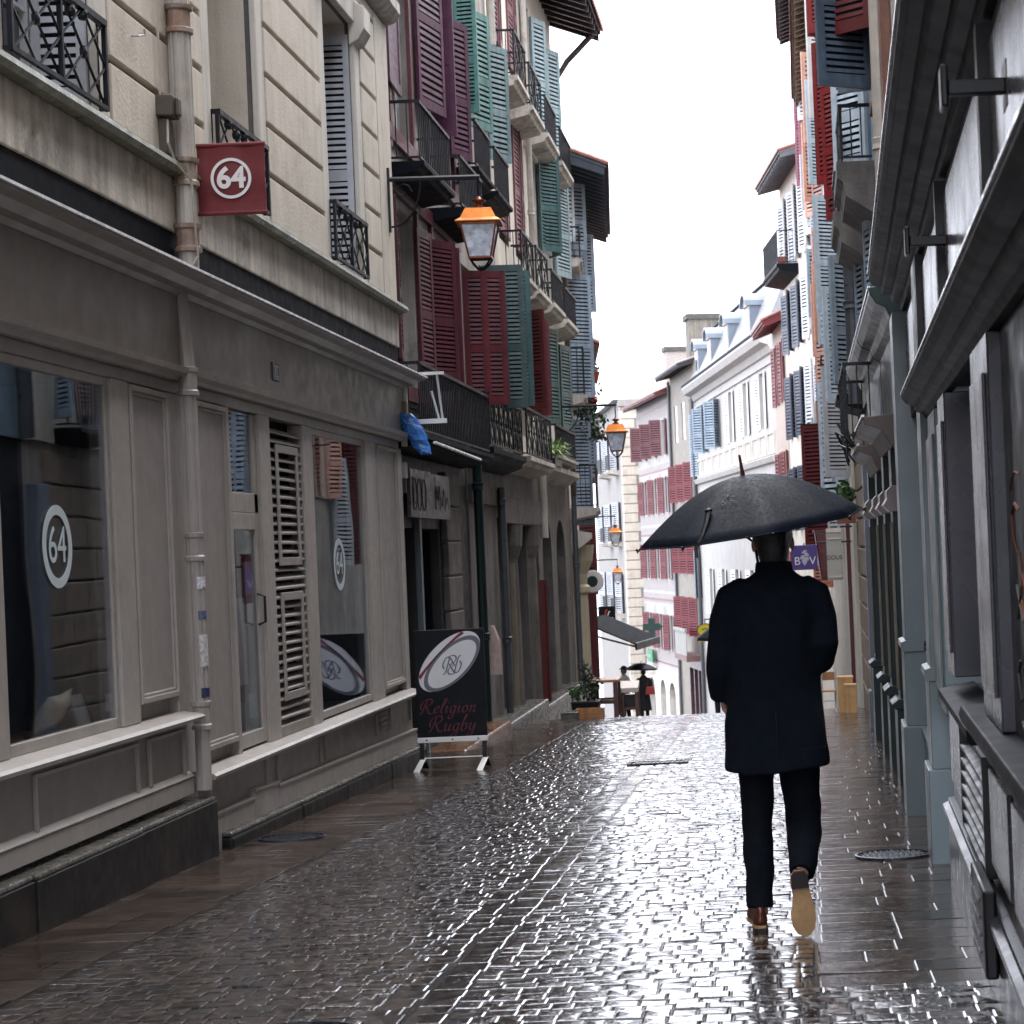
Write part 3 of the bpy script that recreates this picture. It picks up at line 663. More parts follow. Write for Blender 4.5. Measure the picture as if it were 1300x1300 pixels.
ws = thing('wood_slice', 'round wood slice under the cream cushion in the shop window', 'wood slice', P(A, 10.74, -.165, .507))
MB().lathe([(.001, 0), (.118, 0), (.122, .01), (.118, .022), (.001, .022)], (0, 0, 0), 24).build('slice', WOOD, ws); MB().lathe([(.124, .001), (.128, .01), (.124, .02), (.119, .01)], (0, 0, 0), 24).build('bark', TIMBER, ws)
for (s_, w, hh, c, lab) in ((11.42, .2, .2, (.45, .47, .48), 'grey display card propped on the window shelf'), (11.66, .16, .18, (.07, .09, .10), 'dark teal display card near the window corner')):
    o = MB().hexa([(-.004, -w/2, 0), (.004, -w/2, 0), (.004, w/2, 0), (-.004, w/2, 0), (-.06, -w/2, hh), (-.052, -w/2, hh), (-.052, w/2, hh), (-.06, w/2, hh)]).build('display_card', mat(lab[:12]+' card', c, .6, .1, 20))
    o.location = P(A, s_-.25, -.12, .506); tag(o, lab, 'card')
rb = thing('red_shoe', 'red rolled cloth lying in the second shop window', 'cloth', P(A, 17.3, -.3, .14)); MB().tube([(0, -.25, .06), (.02, -.05, .07), (0, .15, .06), (-.02, .28, .05)], [.05, .075, .065, .03], 10).build('cloth_roll', SIGNRED, rb, smooth=True); rb.name = 'cloth_roll'
bd = thing('orange_bag', 'orange handbag standing on a shelf inside the shop', 'bag', P(A, 10.1, -1.75, .932)); MB().hexa([(-.06, -.14, 0), (.06, -.14, 0), (.06, .14, 0), (-.06, .14, 0), (-.02, -.11, .24), (.02, -.11, .24), (.02, .11, .24), (-.02, .11, .24)]).build('bag_body', mat('orange leather', (.5, .13, .03), .4), bd, bevel=.02); MB().tube([(0, -.08, .23), (0, -.06, .34), (0, .06, .34), (0, .08, .23)], .01, 6).build('handle', WOOD_D, bd)

# ---------------- the row of old shuttered houses beyond it, on the left
LX = -3.9
# second house: plum shutters, timber frame
B = House('narrow timber-framed house with plum shutters beside the pale stone building', LX, 20.3, -1, s0=20.3, name='timber_house')
BW = [(21.5, 22.55, 3.2, 5.1), (23.8, 24.9, 3.2, 5.1), (21.9, 22.95, 5.8, 8.3), (24.05, 25.2, 5.8, 8.2)]
B.wall(CREAM_D, 20.22, 25.8, 3.0, 13, BW)
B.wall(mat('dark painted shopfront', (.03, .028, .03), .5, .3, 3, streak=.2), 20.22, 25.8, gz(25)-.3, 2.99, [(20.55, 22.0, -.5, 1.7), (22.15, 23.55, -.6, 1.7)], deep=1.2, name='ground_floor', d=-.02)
for w in BW: B.window(*w, d=-.18, bars=3)
tb = MB()
for z in (3.05, 5.2, 5.75, 8.5): tb.box(20.3, 25.78, .0, .05, z, z+.16)
for s_ in (20.45, 21.35, 22.7, 23.65, 25.05, 25.6):
    for z0, z1 in ((3.22, 5.19), (5.92, 8.49)): tb.box(s_-.06, s_+.06, .0, .045, z0, z1)
for a, b in ((20.5, 21.3), (22.8, 23.5), (25.1, 25.5)): tb.tube([(a, .02, 5.25), (b, .02, 5.72)], .05, 4)
B.part('timber_frame', tb, SHUT['wine'])
B.leaf(21.87, 6.3, 8.9, .80, 178, 'purple', hd=.05, solid=True); B.leaf(22.98, 6.46, 8.9, .80, 12, 'purple', hd=.06, pitch=.075); B.leaf(24.0, 6.3, 8.4, .3, 95, 'purple', hd=.03, solid=True)
B.leaf(25.22, 6.30, 8.02, .50, 22, 'purple', hd=.05, pitch=.07); B.leaf(21.48, 3.43, 5.09, .5, 172, 'wine', hd=.03); B.leaf(22.58, 3.40, 5.02, .52, 8, 'wine', hd=.03); B.leaf(23.12, 3.38, 4.98, .50, 30, 'wine', hd=.05); B.leaf(23.78, 3.3, 4.95, .3, 95, 'wine', hd=.03, solid=True)
balcony(B, 21.0, 23.0, .42, 5.45, .62, 'bars', ZINC, .10); balcony(B, 23.7, 25.5, .42, 5.42, .6, 'bars', ZINC, .10)
bl = balcony(B, 20.5, 25.4, .40, 2.62, .72, 'bars', ZINC, .1)
dr_ = MB().box(20.6, 20.66, -.55, -.48, -.5, 1.7).box(21.9, 21.96, -.55, -.48, -.5, 1.7).box(20.66, 21.9, -.55, -.48, 1.0, 1.08).box(21.2, 21.3, -.55, -.48, -.5, 1.0)
W = B.part('shop_window', dr_, GREYW); B.part('pane', MB().box(20.66, 21.9, -.53, -.52, -.5, 1.7), DARKPANE, W)
B.part('shop_door', MB().box(22.16, 23.54, -1.2, -1.1, -.6, 1.7), BLACKP)
B.part('door_post', MB().box(20.36, 20.46, -.02, .05, gz(20.4), 2.2), BLUEG); B.part('door_post', MB().box(22.02, 22.12, -.02, .04, gz(22), 2.2), BLUEG)
pier = MB()
z = gz(24)-.1; k = 0
while z < 2.2: pier.box(23.72+.03*(k % 2), 24.72, -.02, .06, z+.008, z+.40); z += .408; k += 1
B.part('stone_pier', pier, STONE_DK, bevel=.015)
lamp_ = thing('shop_sign', 'battered grey two-part shop sign with faded scrawled lettering under the dark awning', 'sign', B.world((21.0, .1, 1.8)), math.pi/2, None)
sp = MB().box(0, 1.22, -.04, .0, 0, .5).box(1.25, 2.5, -.035, .005, 0, .49); sp.build('sign_board', mat('stained sign board', (.12, .115, .118), .35, .3, 4, streak=.4, dirt=(.05, .05, .06), dirt_amt=.8), lamp_)
sc = MB()
def stroke(mb, pts, r=.008, y=-.043): mb.tube([(x, y, z) for x, z in pts], r, 5, flat=.4)
for x0 in (.22, .5, .78):
    stroke(sc, [(x0+.12*math.cos(q/10*6.28), .24+.17*math.sin(q/10*6.28)) for q in range(11)], .009)
stroke(sc, [(.12, .42), (.16, .25), (.14, .08)]); stroke(sc, [(1.5, .1), (1.55, .36), (1.66, .2), (1.78, .36), (1.82, .1)]); stroke(sc, [(1.95, .15), (2.05, .33), (2.18, .18), (2.1, .1), (2.3, .25), (2.4, .12)])
sc.build('faded_lettering', mat('faded black ink', (.05, .048, .05), .5, .5, 14), lamp_)
aw = thing('awning', 'dark flat awning over the battered grey shop sign', 'awning', B.world((20.4, 0, 2.5)), math.pi/2)
MB().hexa([(0, -.5, .0), (3.7, -.42, -.02), (3.7, -.01, .08), (0, -.01, .08), (0, -.5, .025), (3.7, -.42, .01), (3.7, -.01, .11), (0, -.01, .11)]).build('awning_sheet', ZINC, aw); MB().tube([(0, -.505, .02), (3.7, -.425, .0)], .016, 6).build('front_rail', ZINC_EDGE, aw)

def shade_lining(h, a, b, c, e, deep):  # navy lining over the reveals, standing in for the doorway's shade
    mb = MB(); h.part('doorway_shade', mb.box(a+.004, a+.02, -deep+.02, -.12, c, e).box(b-.02, b-.004, -deep+.02, -.12, c, e).box(a+.02, b-.02, -deep+.02, -.12, e-.02, e-.004), NAVY)
for q_ in ((20.55, 22.0, -.5, 1.7), (22.15, 23.55, -.6, 1.7)): shade_lining(B, *q_, 1.1 if q_[0] > 22 else .45)
# third house: big red and green leaves
C = House('house with one red and one bottle green pair of shutters behind the copper lamp', LX, 25.8, -1, s0=25.8, name='shuttered_house')
CW = [(26.0, 26.9, 3.2, 5.1), (27.6, 28.6, 3.2, 5.3), (26.05, 27.0, 6.7, 8.5), (28.0, 28.82, 6.7, 8.5)]
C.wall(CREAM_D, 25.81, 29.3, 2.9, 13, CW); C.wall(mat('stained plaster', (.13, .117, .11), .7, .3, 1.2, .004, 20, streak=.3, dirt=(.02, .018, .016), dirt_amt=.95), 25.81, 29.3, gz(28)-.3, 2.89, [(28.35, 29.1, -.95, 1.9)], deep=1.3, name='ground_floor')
for w in CW: C.window(*w, bars=3)
shade_lining(C, 28.35, 29.1, -.95, 1.9, 1.2)
C.part('door', MB().box(28.36, 29.09, -1.3, -1.2, -.95, 1.9), NAVY)
C.leaf(25.85, 3.28, 4.98, .55, 68, 'crimson', hd=.03, pitch=.055, cols=2); C.leaf(27.6, 3.35, 5.28, .56, 84, 'dkgreen', hd=.03, pitch=.055, cols=2); C.leaf(27.9, 3.4, 5.25, .62, 74, 'green', hd=.03)
C.leaf(27.02, 7.05, 8.62, .62, 20, 'teal', hd=.05, pitch=.07); C.leaf(28.84, 6.95, 8.58, .48, 30, 'grteal', hd=.05, pitch=.07); C.leaf(26.05, 7.0, 8.6, .3, 100, 'teal', hd=.03)
balcony(C, 25.9, 27.3, .3, 6.3, .6, 'bars', ZINC, .1); balcony(C, 27.7, 29.2, .3, 6.3, .6, 'bars', ZINC, .1); balcony(C, 25.9, 29.2, .34, 2.75, .68, 'cross', ZINC, .16)
C.part('timber_beam', MB().box(25.82, 29.28, .004, .05, 2.05, 2.28), BEAM)
downpipe(C, 25.86, .12, -.75, 2.6, GREEND, .06); downpipe(C, 28.2, .1, -.9, 2.3, PIPE_D, .05); downpipe(C, 29.25, .09, 8.65, 13, PIPE, .06)
C.part('red_sticker', MB().lathe([(.001, 0), (.05, 0), (.05, .004), (.001, .004)], (25.86, .183, .78), 12, ax=1), SHUT['red'])

# fourth house: cream, wine shutters, stone balconies with lattice rails
Dh = House('cream house with faded wine shutters and lattice railed stone balconies', LX, 29.3, -1, s0=29.3, name='cream_house')
DW = [(29.7, 30.6, 3.2, 5.2), (31.6, 32.5, 3.2, 5.2), (29.85, 30.95, 6.0, 8.4), (31.75, 32.85, 6.0, 8.4), (29.85, 30.95, 8.9, 11), (31.75, 32.85, 8.9, 11)]
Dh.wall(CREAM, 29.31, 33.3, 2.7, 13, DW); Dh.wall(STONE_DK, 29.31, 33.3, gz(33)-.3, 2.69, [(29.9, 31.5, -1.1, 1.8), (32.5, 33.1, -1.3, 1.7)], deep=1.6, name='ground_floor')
for w in DW: Dh.window(*w, bars=3)
shade_lining(Dh, 29.9, 31.5, -1.1, 1.8, 1.5); shade_lining(Dh, 32.5, 33.1, -1.3, 1.7, 1.5)
Dh.part('door', MB().box(29.91, 31.49, -1.6, -1.5, -1.1, 1.8).box(32.51, 33.09, -1.6, -1.5, -1.3, 1.7), NAVY); Dh.leaf(32.45, -1.1, .95, .26, 28, 'dkred', hd=.02, solid=True, name='door_leaf'); Dh.part('cream_strip', MB().box(29.45, 29.62, .004, .07, gz(30), 1.25), mat('dull cream paint', (.20, .175, .12), .6, .2, 4, streak=.2))
for a in (29.85, 31.75):
    for z in (6.1, 8.95):
        Dh.leaf(a, z, z+2.2, .54, 2, 'winepale', hd=.012, pitch=.07); Dh.leaf(a+1.10, z, z+2.2, .54, 176, 'winepale', hd=.016, pitch=.07)
Dh.leaf(31.58, 3.58, 5.1, .52, 128, 'dkred', hd=.03, pitch=.055); Dh.leaf(31.7, 3.5, 5.0, .42, 84, 'crimson', hd=.05, pitch=.055)
balcony(Dh, 29.5, 31.0, .4, 5.42, .62, 'cross', m=2); balcony(Dh, 31.3, 32.9, .4, 5.42, .66, 'cross', m=2)
balcony(Dh, 29.6, 31.0, .4, 8.3, .66, 'cross', m=2); balcony(Dh, 31.4, 33.0, .4, 8.25, .66, 'cross', m=2); balcony(Dh, 29.4, 32.6, .38, 2.78, .7, 'cross', m=5)
Dh.part('window_cap', MB().box(29.75, 31.05, .0, .06, 8.42, 8.5), STONE_PALE); Dh.part('window_cap', MB().box(31.65, 32.95, .0, .06, 8.42, 8.5), STONE_PALE)
for s_ in (29.6, 31.8): Dh.part('stone_column', MB().lathe([(.17, -1.1), (.15, -.8), (.13, 1.3), (.2, 1.5), (.22, 1.8)], (s_, -.02, 0), 14), STONE_DK)
Dh.part('timber_beam', MB().box(28.52, 32.9, .004, .1, 1.82, 2.2), BEAM)
downpipe(Dh, 32.95, .12, 1.62, 3.7, PIPE, .07, False); downpipe(Dh, 33.2, .1, 3.9, 12.5, PIPE, .05)

# fifth house: stone with arched ground floor, sea green shutters
Eh = House('stone house with pointed ground floor arches and sea green shutters', LX, 33.3, -1, s0=33.3, name='stone_house')
EW = [(33.8, 34.65, 3.5, 5.2), (36.2, 37.1, 3.5, 5.2), (33.9, 34.8, 5.9, 8.1), (36.1, 37.0, 5.9, 8.1), (33.9, 34.8, 8.6, 10.6), (36.1, 37.0, 8.6, 10.6)]
Eh.wall(STONE_PALE, 33.3, 38.3, 2.6, 11.3, EW)
for w in EW: Eh.window(*w, bars=3)
ar = MB()
def arch_wall(mb, s0, s1, z0, z1, arches, d0, d1):
    """masonry with pointed openings: piers, then spandrels in steps"""
    e = [s0]+[v for a in arches for v in a[:2]]+[s1]
    for i in range(0, len(e), 2): mb.box(e[i], e[i+1], d0, d1, z0, z1)
    for a, b, sp, ap in arches:
        m = (a+b)/2; n = 10
        for k in range(n):
            for sg in (-1, 1):
                u0, u1 = k/n, (k+1)/n; f = lambda u: sp+(ap-sp)*math.sqrt(max(0, 1-(1-u)**2))
                x0 = (a+(m-a)*u0) if sg < 0 else (b-(b-m)*u0); x1 = (a+(m-a)*u1) if sg < 0 else (b-(b-m)*u1)
                mb.hexa([(x0, d0, f(u0)), (x1, d0, f(u1)), (x1, d1, f(u1)), (x0, d1, f(u0)), (x0, d0, z1), (x1, d0, z1), (x1, d1, z1), (x0, d1, z1)])
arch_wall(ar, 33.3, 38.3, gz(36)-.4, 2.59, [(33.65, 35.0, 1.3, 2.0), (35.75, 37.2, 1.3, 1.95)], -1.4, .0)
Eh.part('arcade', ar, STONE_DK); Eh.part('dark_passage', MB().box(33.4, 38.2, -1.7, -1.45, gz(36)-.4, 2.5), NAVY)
Eh.part('shop_cornice', MB().ext([(.0, 2.55), (.1, 2.6), (.28, 2.72), (.28, 2.8), (.0, 2.86)], 33.3, 37.6), STONE_OLD)
Eh.leaf(34.82, 6.5, 8.35, .62, 9, 'green', hd=.06, pitch=.06); Eh.leaf(35.0, 6.55, 8.3, .5, 38, 'green', hd=.04, pitch=.06); Eh.leaf(36.4, 6.6, 8.2, .46, 150, 'green', hd=.03, pitch=.06); Eh.leaf(37.1, 6.4, 8.2, .72, 16, 'ltteal', hd=.06, pitch=.06)
Eh.leaf(34.67, 3.56, 5.2, .60, 16, 'green', hd=.05, pitch=.06); Eh.leaf(37.12, 3.6, 5.15, .60, 12, 'green', hd=.05, pitch=.06)
for a in (33.9, 36.1):
    Eh.leaf(a-.02, 8.6, 10.5, .46, 172, 'ltteal', hd=.03, pitch=.07); Eh.leaf(a+.92, 8.6, 10.5, .46, 25, 'ltteal', hd=.03, pitch=.07)
balcony(Eh, 33.4, 35.1, .4, 5.45, .55, 'bars'); balcony(Eh, 35.5, 37.4, .4, 5.42, .55, 'bars'); balcony(Eh, 33.5, 35.2, .4, 8.25, .62, 'bars'); balcony(Eh, 35.7, 37.6, .4, 8.2, .6, 'bars')
balcony(Eh, 33.6, 36.9, .34, 2.98, .5, 'bars', slab=.1)
eave(Eh, 33.2, 38.4, 11.05, .95, under=TIMBER)
downpipe(Eh, 38.2, .1, 2.4, 10.2, PIPE_B, .055, goose=(.0, .7, .8))
Eh.part('string_course', MB().box(33.3, 38.3, .0, .07, 8.0, 8.12), STONE_PALE)

# sixth house: pale blue shutters, a deep tiled eave; the street bends left from here
Fh = House('house with pale blue shutters under a deep terracotta tile eave', -3.9, 38.3, -1, dirx=-.079, s0=38.3, name='tiled_house')
FW = [(39.0, 39.9, 4.4, 6.9), (41.6, 42.5, 4.4, 6.9), (44.3, 45.2, 4.6, 6.4), (39.0, 39.9, 7.4, 8.5), (41.6, 42.5, 7.2, 8.5), (44.3, 45.2, 7.2, 8.5)]
Fh.wall(CREAM, 38.31, 46.8, gz(46)-.4, 8.8, FW)
for w in FW: Fh.window(*w, bars=2)
Fh.leaf(39.95, 7.3, 8.6, .6, 52, 'blue', hd=.03, pitch=.07); Fh.leaf(42.5, 7.0, 8.4, .5, 62, 'blue', hd=.03, pitch=.07); Fh.leaf(44.6, 6.6, 8.3, .62, 68, 'blue', hd=.04, pitch=.07); Fh.leaf(39.5, 7.4, 8.6, .4, 40, 'paleblue', hd=.03, pitch=.07)
Fh.leaf(40.0, 4.4, 6.8, .62, 55, 'blue', hd=.03, pitch=.07); Fh.leaf(42.3, 4.6, 6.2, .55, 66, 'blue', hd=.03, pitch=.07); Fh.leaf(44.9, 3.0, 5.0, .5, 66, 'blue', hd=.03, pitch=.07); Fh.leaf(40.9, 1.9, 4.0, .5, 50, 'blue', hd=.03, pitch=.07)
Fh.leaf(43.2, -1.3, .5, .35, 85, 'dkred', hd=.03, solid=True, name='door_leaf')
balcony(Fh, 38.8, 40.3, .4, 4.35, .9, 'bars'); balcony(Fh, 38.9, 40.6, .42, 6.95, .6, 'bars'); balcony(Fh, 38.6, 42.5, .55, 2.2, .8, 'bars')
eave(Fh, 38.3, 46.9, 8.55, .95, under=mat('blue black soffit', (.03, .04, .055), .6))
cl = MB().lathe([(.17, gz(38)-.2), (.15, .4), (.14, .55), (.2, .6), (.2, .7), (.14, .75), (.15, .95), (.26, 1.2), (.3, 1.5)], (39.1, .12, 0), 16)
Fh.part('painted_column', cl, mat('cream column paint', (.46, .40, .28), .5, .12, 3, streak=.15)); Fh.part('stone_capital', MB().ext([(.0, 1.35), (.1, 1.4), (.38, 1.62), (.38, 1.72), (.0, 1.8)], 38.5, 39.7), STONE_PALE)
downpipe(Fh, 38.45, .08, gz(38)-.1, 5, PIPE_D, .05)
Gh = House('lower house with a red raftered eave further down the left side', -4.57, 46.8, -1, dirx=-.11, s0=46.8, name='low_house')
Gh.wall(CREAM, 46.81, 80, gz(80)-.5, 6.4, [(48, 49, 3, 4.6), (52, 53, 3, 4.6)]); Gh.window(48, 49, 3, 4.6); Gh.window(52, 53, 3, 4.6)
eave(Gh, 46.75, 80, 6.05, .6, under=SHUT['dkred']); Gh.leaf(49.05, 3, 4.6, .5, 60, 'dkred', pitch=.08); Gh.leaf(50.4, .3, 2.2, .5, 60, 'dkred', pitch=.08)

# doorsteps and kerbs of the left row
for nm, a, b, d1, zt, m_, lab in (('door_step', 22.2, 25.9, .42, -.72, mat('wet ochre step', (.14, .07, .04), .2, .3, 4), 'low ochre tinted wet step behind the black signboard'),
                             ('door_step', 26.0, 30.6, .36, -.80, PLINTH_T, 'long worn stone step before the stained plaster wall'),
                             ('door_step', 30.7, 37.6, .22, -1.0, PLINTH_T, 'highest worn stone kerb step along the arched house')):
    o = MB().box(a, b, -4.2+3.9, d1, -2, zt).build(nm, m_, None, lambda p: (LX+p[1], p[0], p[2]), .03); tag(o, lab, 'step', 'doorsteps on the left side')

# ---------------- right side: the dark shop front close to the camera
H = House('dark building with a glossy charcoal shop front close on the right', .505, 0, 1, dirx=.029, name='dark_shop_building', cat='building', group=None)
H.wall(CREAM_D, -6, 14.0, 3.18, 12, [(a, a+1, 4.2, 6.2) for a in (-3, 0, 3, 6, 9, 12)])
for a in (-3, 0, 3, 6, 9, 12): H.window(a, a+1, 4.2, 6.2)
H.part('upper_cornice', MB().ext([(-.02, 2.86), (.03, 2.87), (.04, 2.92), (.09, 2.935), (.10, 2.98), (.15, 2.99), (.165, 3.04), (.215, 3.055), (.235, 3.09), (.235, 3.13), (.0, 3.17), (-.02, 3.17)], -6, 13.6), CHAR_C, bevel=.004)
H.part('cornice_edge', MB().box(-6, 13.62, .228, .245, 3.131, 3.142), ZINC_EDGE)
H.part('frieze', MB().box(-6, 13.9, -.3, .0, 2.16, 2.86), CHAR)
q = [(-1, 3.2), (3.5, 5.9), (6.2, 8.5), (8.8, 10.7), (11.0, 13.4)]
for a, b in q: H.part('frieze_panel', MB().box(a, b, .0, .018, 2.25, 2.78), CHAR_M, bevel=.006)
for a, b in q: H.part('frieze_strip', MB().box(b+.02, b+.10, .0, .05, 2.17, 2.85), BLACKP)
H.part('lower_cornice', MB().ext([(-.02, 2.0), (.02, 2.0), (.035, 2.03), (.065, 2.04), (.075, 2.075), (.115, 2.085), (.14, 2.115), (.14, 2.135), (.0, 2.16), (-.02, 2.16)], -6, 10.95), CHAR_C, bevel=.003)
H.part('cornice_edge', MB().box(-6, 10.96, .133, .146, 2.136, 2.144), ZINC_EDGE)
def pil(a, b, c, e, d, m, nm='pilaster'):
    mb = MB().box(a, b, -.3, d, c, e); w = .09
    p = H.part(nm, mb, m, bevel=.006)
    r_ = MB().box(a+w, b-w, d, d+.012, c+.1, e-.12); H.part('raised_panel', r_, m, p, bevel=.004); return p
pil(6.28, 7.05, .76, 1.995, .03, CHAR_M); pil(8.85, 9.40, .76, 1.995, .03, CHAR_M); pil(9.95, 10.80, .5, 1.995, .02, BLUEG); pil(2.6, 3.3, .76, 1.995, .03, CHAR_M)
w = H.part('shop_window', MB().box(7.05, 8.85, -.16, -.10, .76, .86).box(7.05, 8.85, -.16, -.10, 1.92, 1.995).box(7.05, 7.12, -.16, -.1, .86, 1.92).box(8.78, 8.85, -.16, -.1, .86, 1.92), CHAR)
H.part('pane', MB().box(7.1, 8.8, -.14, -.135, .85, 1.93), mat('brown smoked glass', (.025, .019, .016), .12, .2, 2, rvar=.03), w)
gd = H.part('security_shutter', MB().box(3.3, 6.28, -.04, -.012, .76, 1.995), BLACKP)
gf = MB()
def gst(pts, r=.005): gf.tube([(s_, -.010, z) for s_, z in pts], r, 5, flat=.35)
gst([(6.1, 1.50), (6.02, 1.54), (5.92, 1.55), (5.8, 1.54)]); gst([(5.85, 1.44), (5.98, 1.46), (6.08, 1.43), (6.06, 1.36), (5.96, 1.32), (5.86, 1.31), (5.82, 1.25), (5.86, 1.20)], .006)
gst([(5.86, 1.18), (5.75, 1.10), (5.7, 1.18), (5.86, 1.28)]); gst([(5.6, 1.12), (5.5, 1.06), (5.42, 1.10)])
H.part('orange_scrawl', gf, mat('orange spray paint', (.20, .05, .02), .6, .2, 20), gd)
g2 = MB()
for pts in ([(6.0, 1.22), (5.85, 1.12)], [(6.0, 1.12), (5.86, 1.22)], [(5.98, 1.0), (6.06, .96), (6.02, .88), (5.92, .9), (5.94, .98)], [(6.0, .82), (5.9, .80), (5.8, .84)]): g2.tube([(s_, -.010, z) for s_, z in pts], .006, 5, flat=.35)
H.part('grey_scrawl', g2, mat('grey spray paint', (.08, .08, .075), .6), gd)
H.part('sill', MB().ext([(-.1, .66), (.05, .66), (.085, .69), (.095, .72), (.085, .75), (-.1, .765)], -6, 7.5), CHAR, bevel=.006)
H.part('sill', MB().ext([(-.1, .60), (.05, .60), (.07, .63), (.07, .66), (-.1, .69)], 7.5, 9.6), CHAR, bevel=.004)
H.part('stall_riser', MB().box(-6, 9.9, -.3, .0, .12, .655), CHAR_L)
for a, b in ((2.4, 3.6), (3.75, 5.0), (5.1, 6.2), (6.35, 7.15), (8.75, 9.7)): H.part('riser_panel', MB().box(a, b, .0, .02, .22, .56), CHAR_M, bevel=.006)
vt = MB().box(7.25, 7.29, .0, .035, .15, .58).box(8.6, 8.64, .0, .035, .15, .58)
for k in range(7): vt.hexa([(7.29, .0, .17+k*.055), (8.6, .0, .17+k*.055), (8.6, .035, .155+k*.055), (7.29, .035, .155+k*.055), (7.29, .0, .185+k*.055), (8.6, .0, .185+k*.055), (8.6, .035, .167+k*.055), (7.29, .035, .167+k*.055)])
H.part('vent', vt, BLACKP, bevel=.002)
H.part('base_moulding', MB().ext([(-.02, .02), (.03, .02), (.04, .045), (.055, .05), (.06, .08), (.03, .095), (.03, .11), (-.02, .12)], -6, 9.9), CHAR_L, bevel=.003)
H.part('base', MB().box(-6, 10.0, -.3, .028, -.8, .019), CHAR_L)
bx = MB().box(6.85, 7.5, .03, .075, -.12, .18); vb = H.part('vent_cover', bx, BLACKP, bevel=.01)
H.part('cover_slats', MB().box(7.0, 7.45, .075, .083, .12, .13).box(7.0, 7.45, .075, .083, .06, .07).box(7.0, 7.45, .075, .083, .0, .01).box(7.0, 7.45, .075, .083, -.06, -.05), CHAR_M, vb)
# square bracket lights on the frieze
for s_, z, k in ((5.4, 2.55, 'larger'), (8.3, 2.57, 'smaller')):
    o = thing('bracket_light', 'black square bracket light on the charcoal frieze, the %s looking of two' % k, 'light fitting', H.world((s_, 0, z)), H.ang, 'bracket lights on the charcoal frieze')
    MB().box(-.02, .02, .018, .17, -.02, .02).build('arm', BLACKP, o, bevel=.004); MB().box(-.05, .05, .17, .19, -.056, .056).build('lamp_plate', BLACKP, o, bevel=.006); MB().box(-.06, .06, .0, .02, -.06, .06).build('wall_plate', BLACKP, o)
# blue grey pilasters at its far end
for a, b, d, zb, zt in ((10.85, 11.3, .05, .64, .12), (13.4, 13.95, .10, .66, .12)):
    p = H.part('blue_grey_pilaster', MB().box(a, b, -.3, d, zb+.03, 2.855), BLUEG, bevel=.006)
    H.part('band', MB().ext([(-.02, zb-.03), (d+.02, zb-.03), (d+.035, zb), (d+.03, zb+.03), (d, zb+.04), (-.02, zb+.04)], a-.02, b+.02), BLUEG, p)
    H.part('pedestal', MB().box(a-.01, b+.01, -.3, d+.012, zt+.02, zb-.03).box(a-.03, b+.03, -.3, d+.035, gz(13)-.3, zt+.02), BLUEG, p, bevel=.006)
H.part('blue_grey_riser', MB().box(11.3, 13.4, -.3, .0, gz(13)-.3, .1).box(11.3, 13.4, -.3, .02, .1, .13), BLUEG); w = H.part('shop_window', MB().box(11.3, 11.4, -.2, -.1, .13, 2.855).box(13.3, 13.4, -.2, -.1, .13, 2.855).box(11.4, 13.3, -.2, -.1, 2.1, 2.2), BLUEG)
H.part('pane', MB().box(11.4, 13.3, -.16, -.155, .13, 2.855), DARKPANE, w)
H.part('door_step', MB().box(13.97, 14.3, -.3, .1, -.9, -.28), PLINTH)

# ---------------- the shuttered row beyond, on the right
def RX(y): return .791+.0105*y
def rhouse(label, a, b, top, wallm, rows, name='townhouse', gm=None, bays=None, holes=True, gtop=2.9):
    h = House(label, RX(a), a, 1, dirx=.0105, s0=a, name=name)
    n = bays or max(1, int((b-a)/2.6)); W = []
    for z0, z1 in rows:
        for k in range(n): m = a+(b-a)*(k+.5)/n; W.append((m-.45, m+.45, z0, z1))
    h.wall(wallm, a+.01, b, gtop+.01, top, W)
    for q in W: h.window(*q, bars=2, d=-.14)
    h.part('ground_floor', MB().box(a+.01, b, -4, -.04, gz(b)-.6, gtop), gm or CREAM_D)
    return h
R3 = rhouse('timber boarded house with slate shutters above the dark green shop', 14.3, 17.7, 12.5, TIMBERB, [(3.7, 5.4), (6.2, 8)], gm=NAVY, bays=1)
R4 = rhouse('blue boarded house with pale blue folding shutters and iron balconies', 17.7, 23.2, 12.5, mat('blue boarding', (.22, .30, .37), .5, .15, 4, streak=.2), [(3.2, 4.4), (4.85, 6.8), (7.4, 9)], gm=NAVY)
R5 = rhouse('pale house with bright red shutters above a stone ground floor', 23.2, 29, 13, CREAM, [(3.2, 4.7), (5.6, 7.6), (8.0, 9.8)], gm=CREAM_D)
R6 = rhouse('white house with white and light blue shutters and a hanging flag', 29, 37.2, 12, STONE_PALE, [(2.3, 3.9), (4.7, 6.4), (7.5, 9.3)])
R7 = rhouse('house with rust and salmon shutters and a timber raftered eave', 37.2, 47, 11.9, CREAM, [(2.6, 4.2), (5.4, 7.0), (8.8, 10.5)])
R8 = rhouse('tall pale house with mauve shutters high up on the right', 47, 58, 16.5, CREAM, [(3, 4.6), (6.6, 8.2), (10, 12), (13, 15.2)])
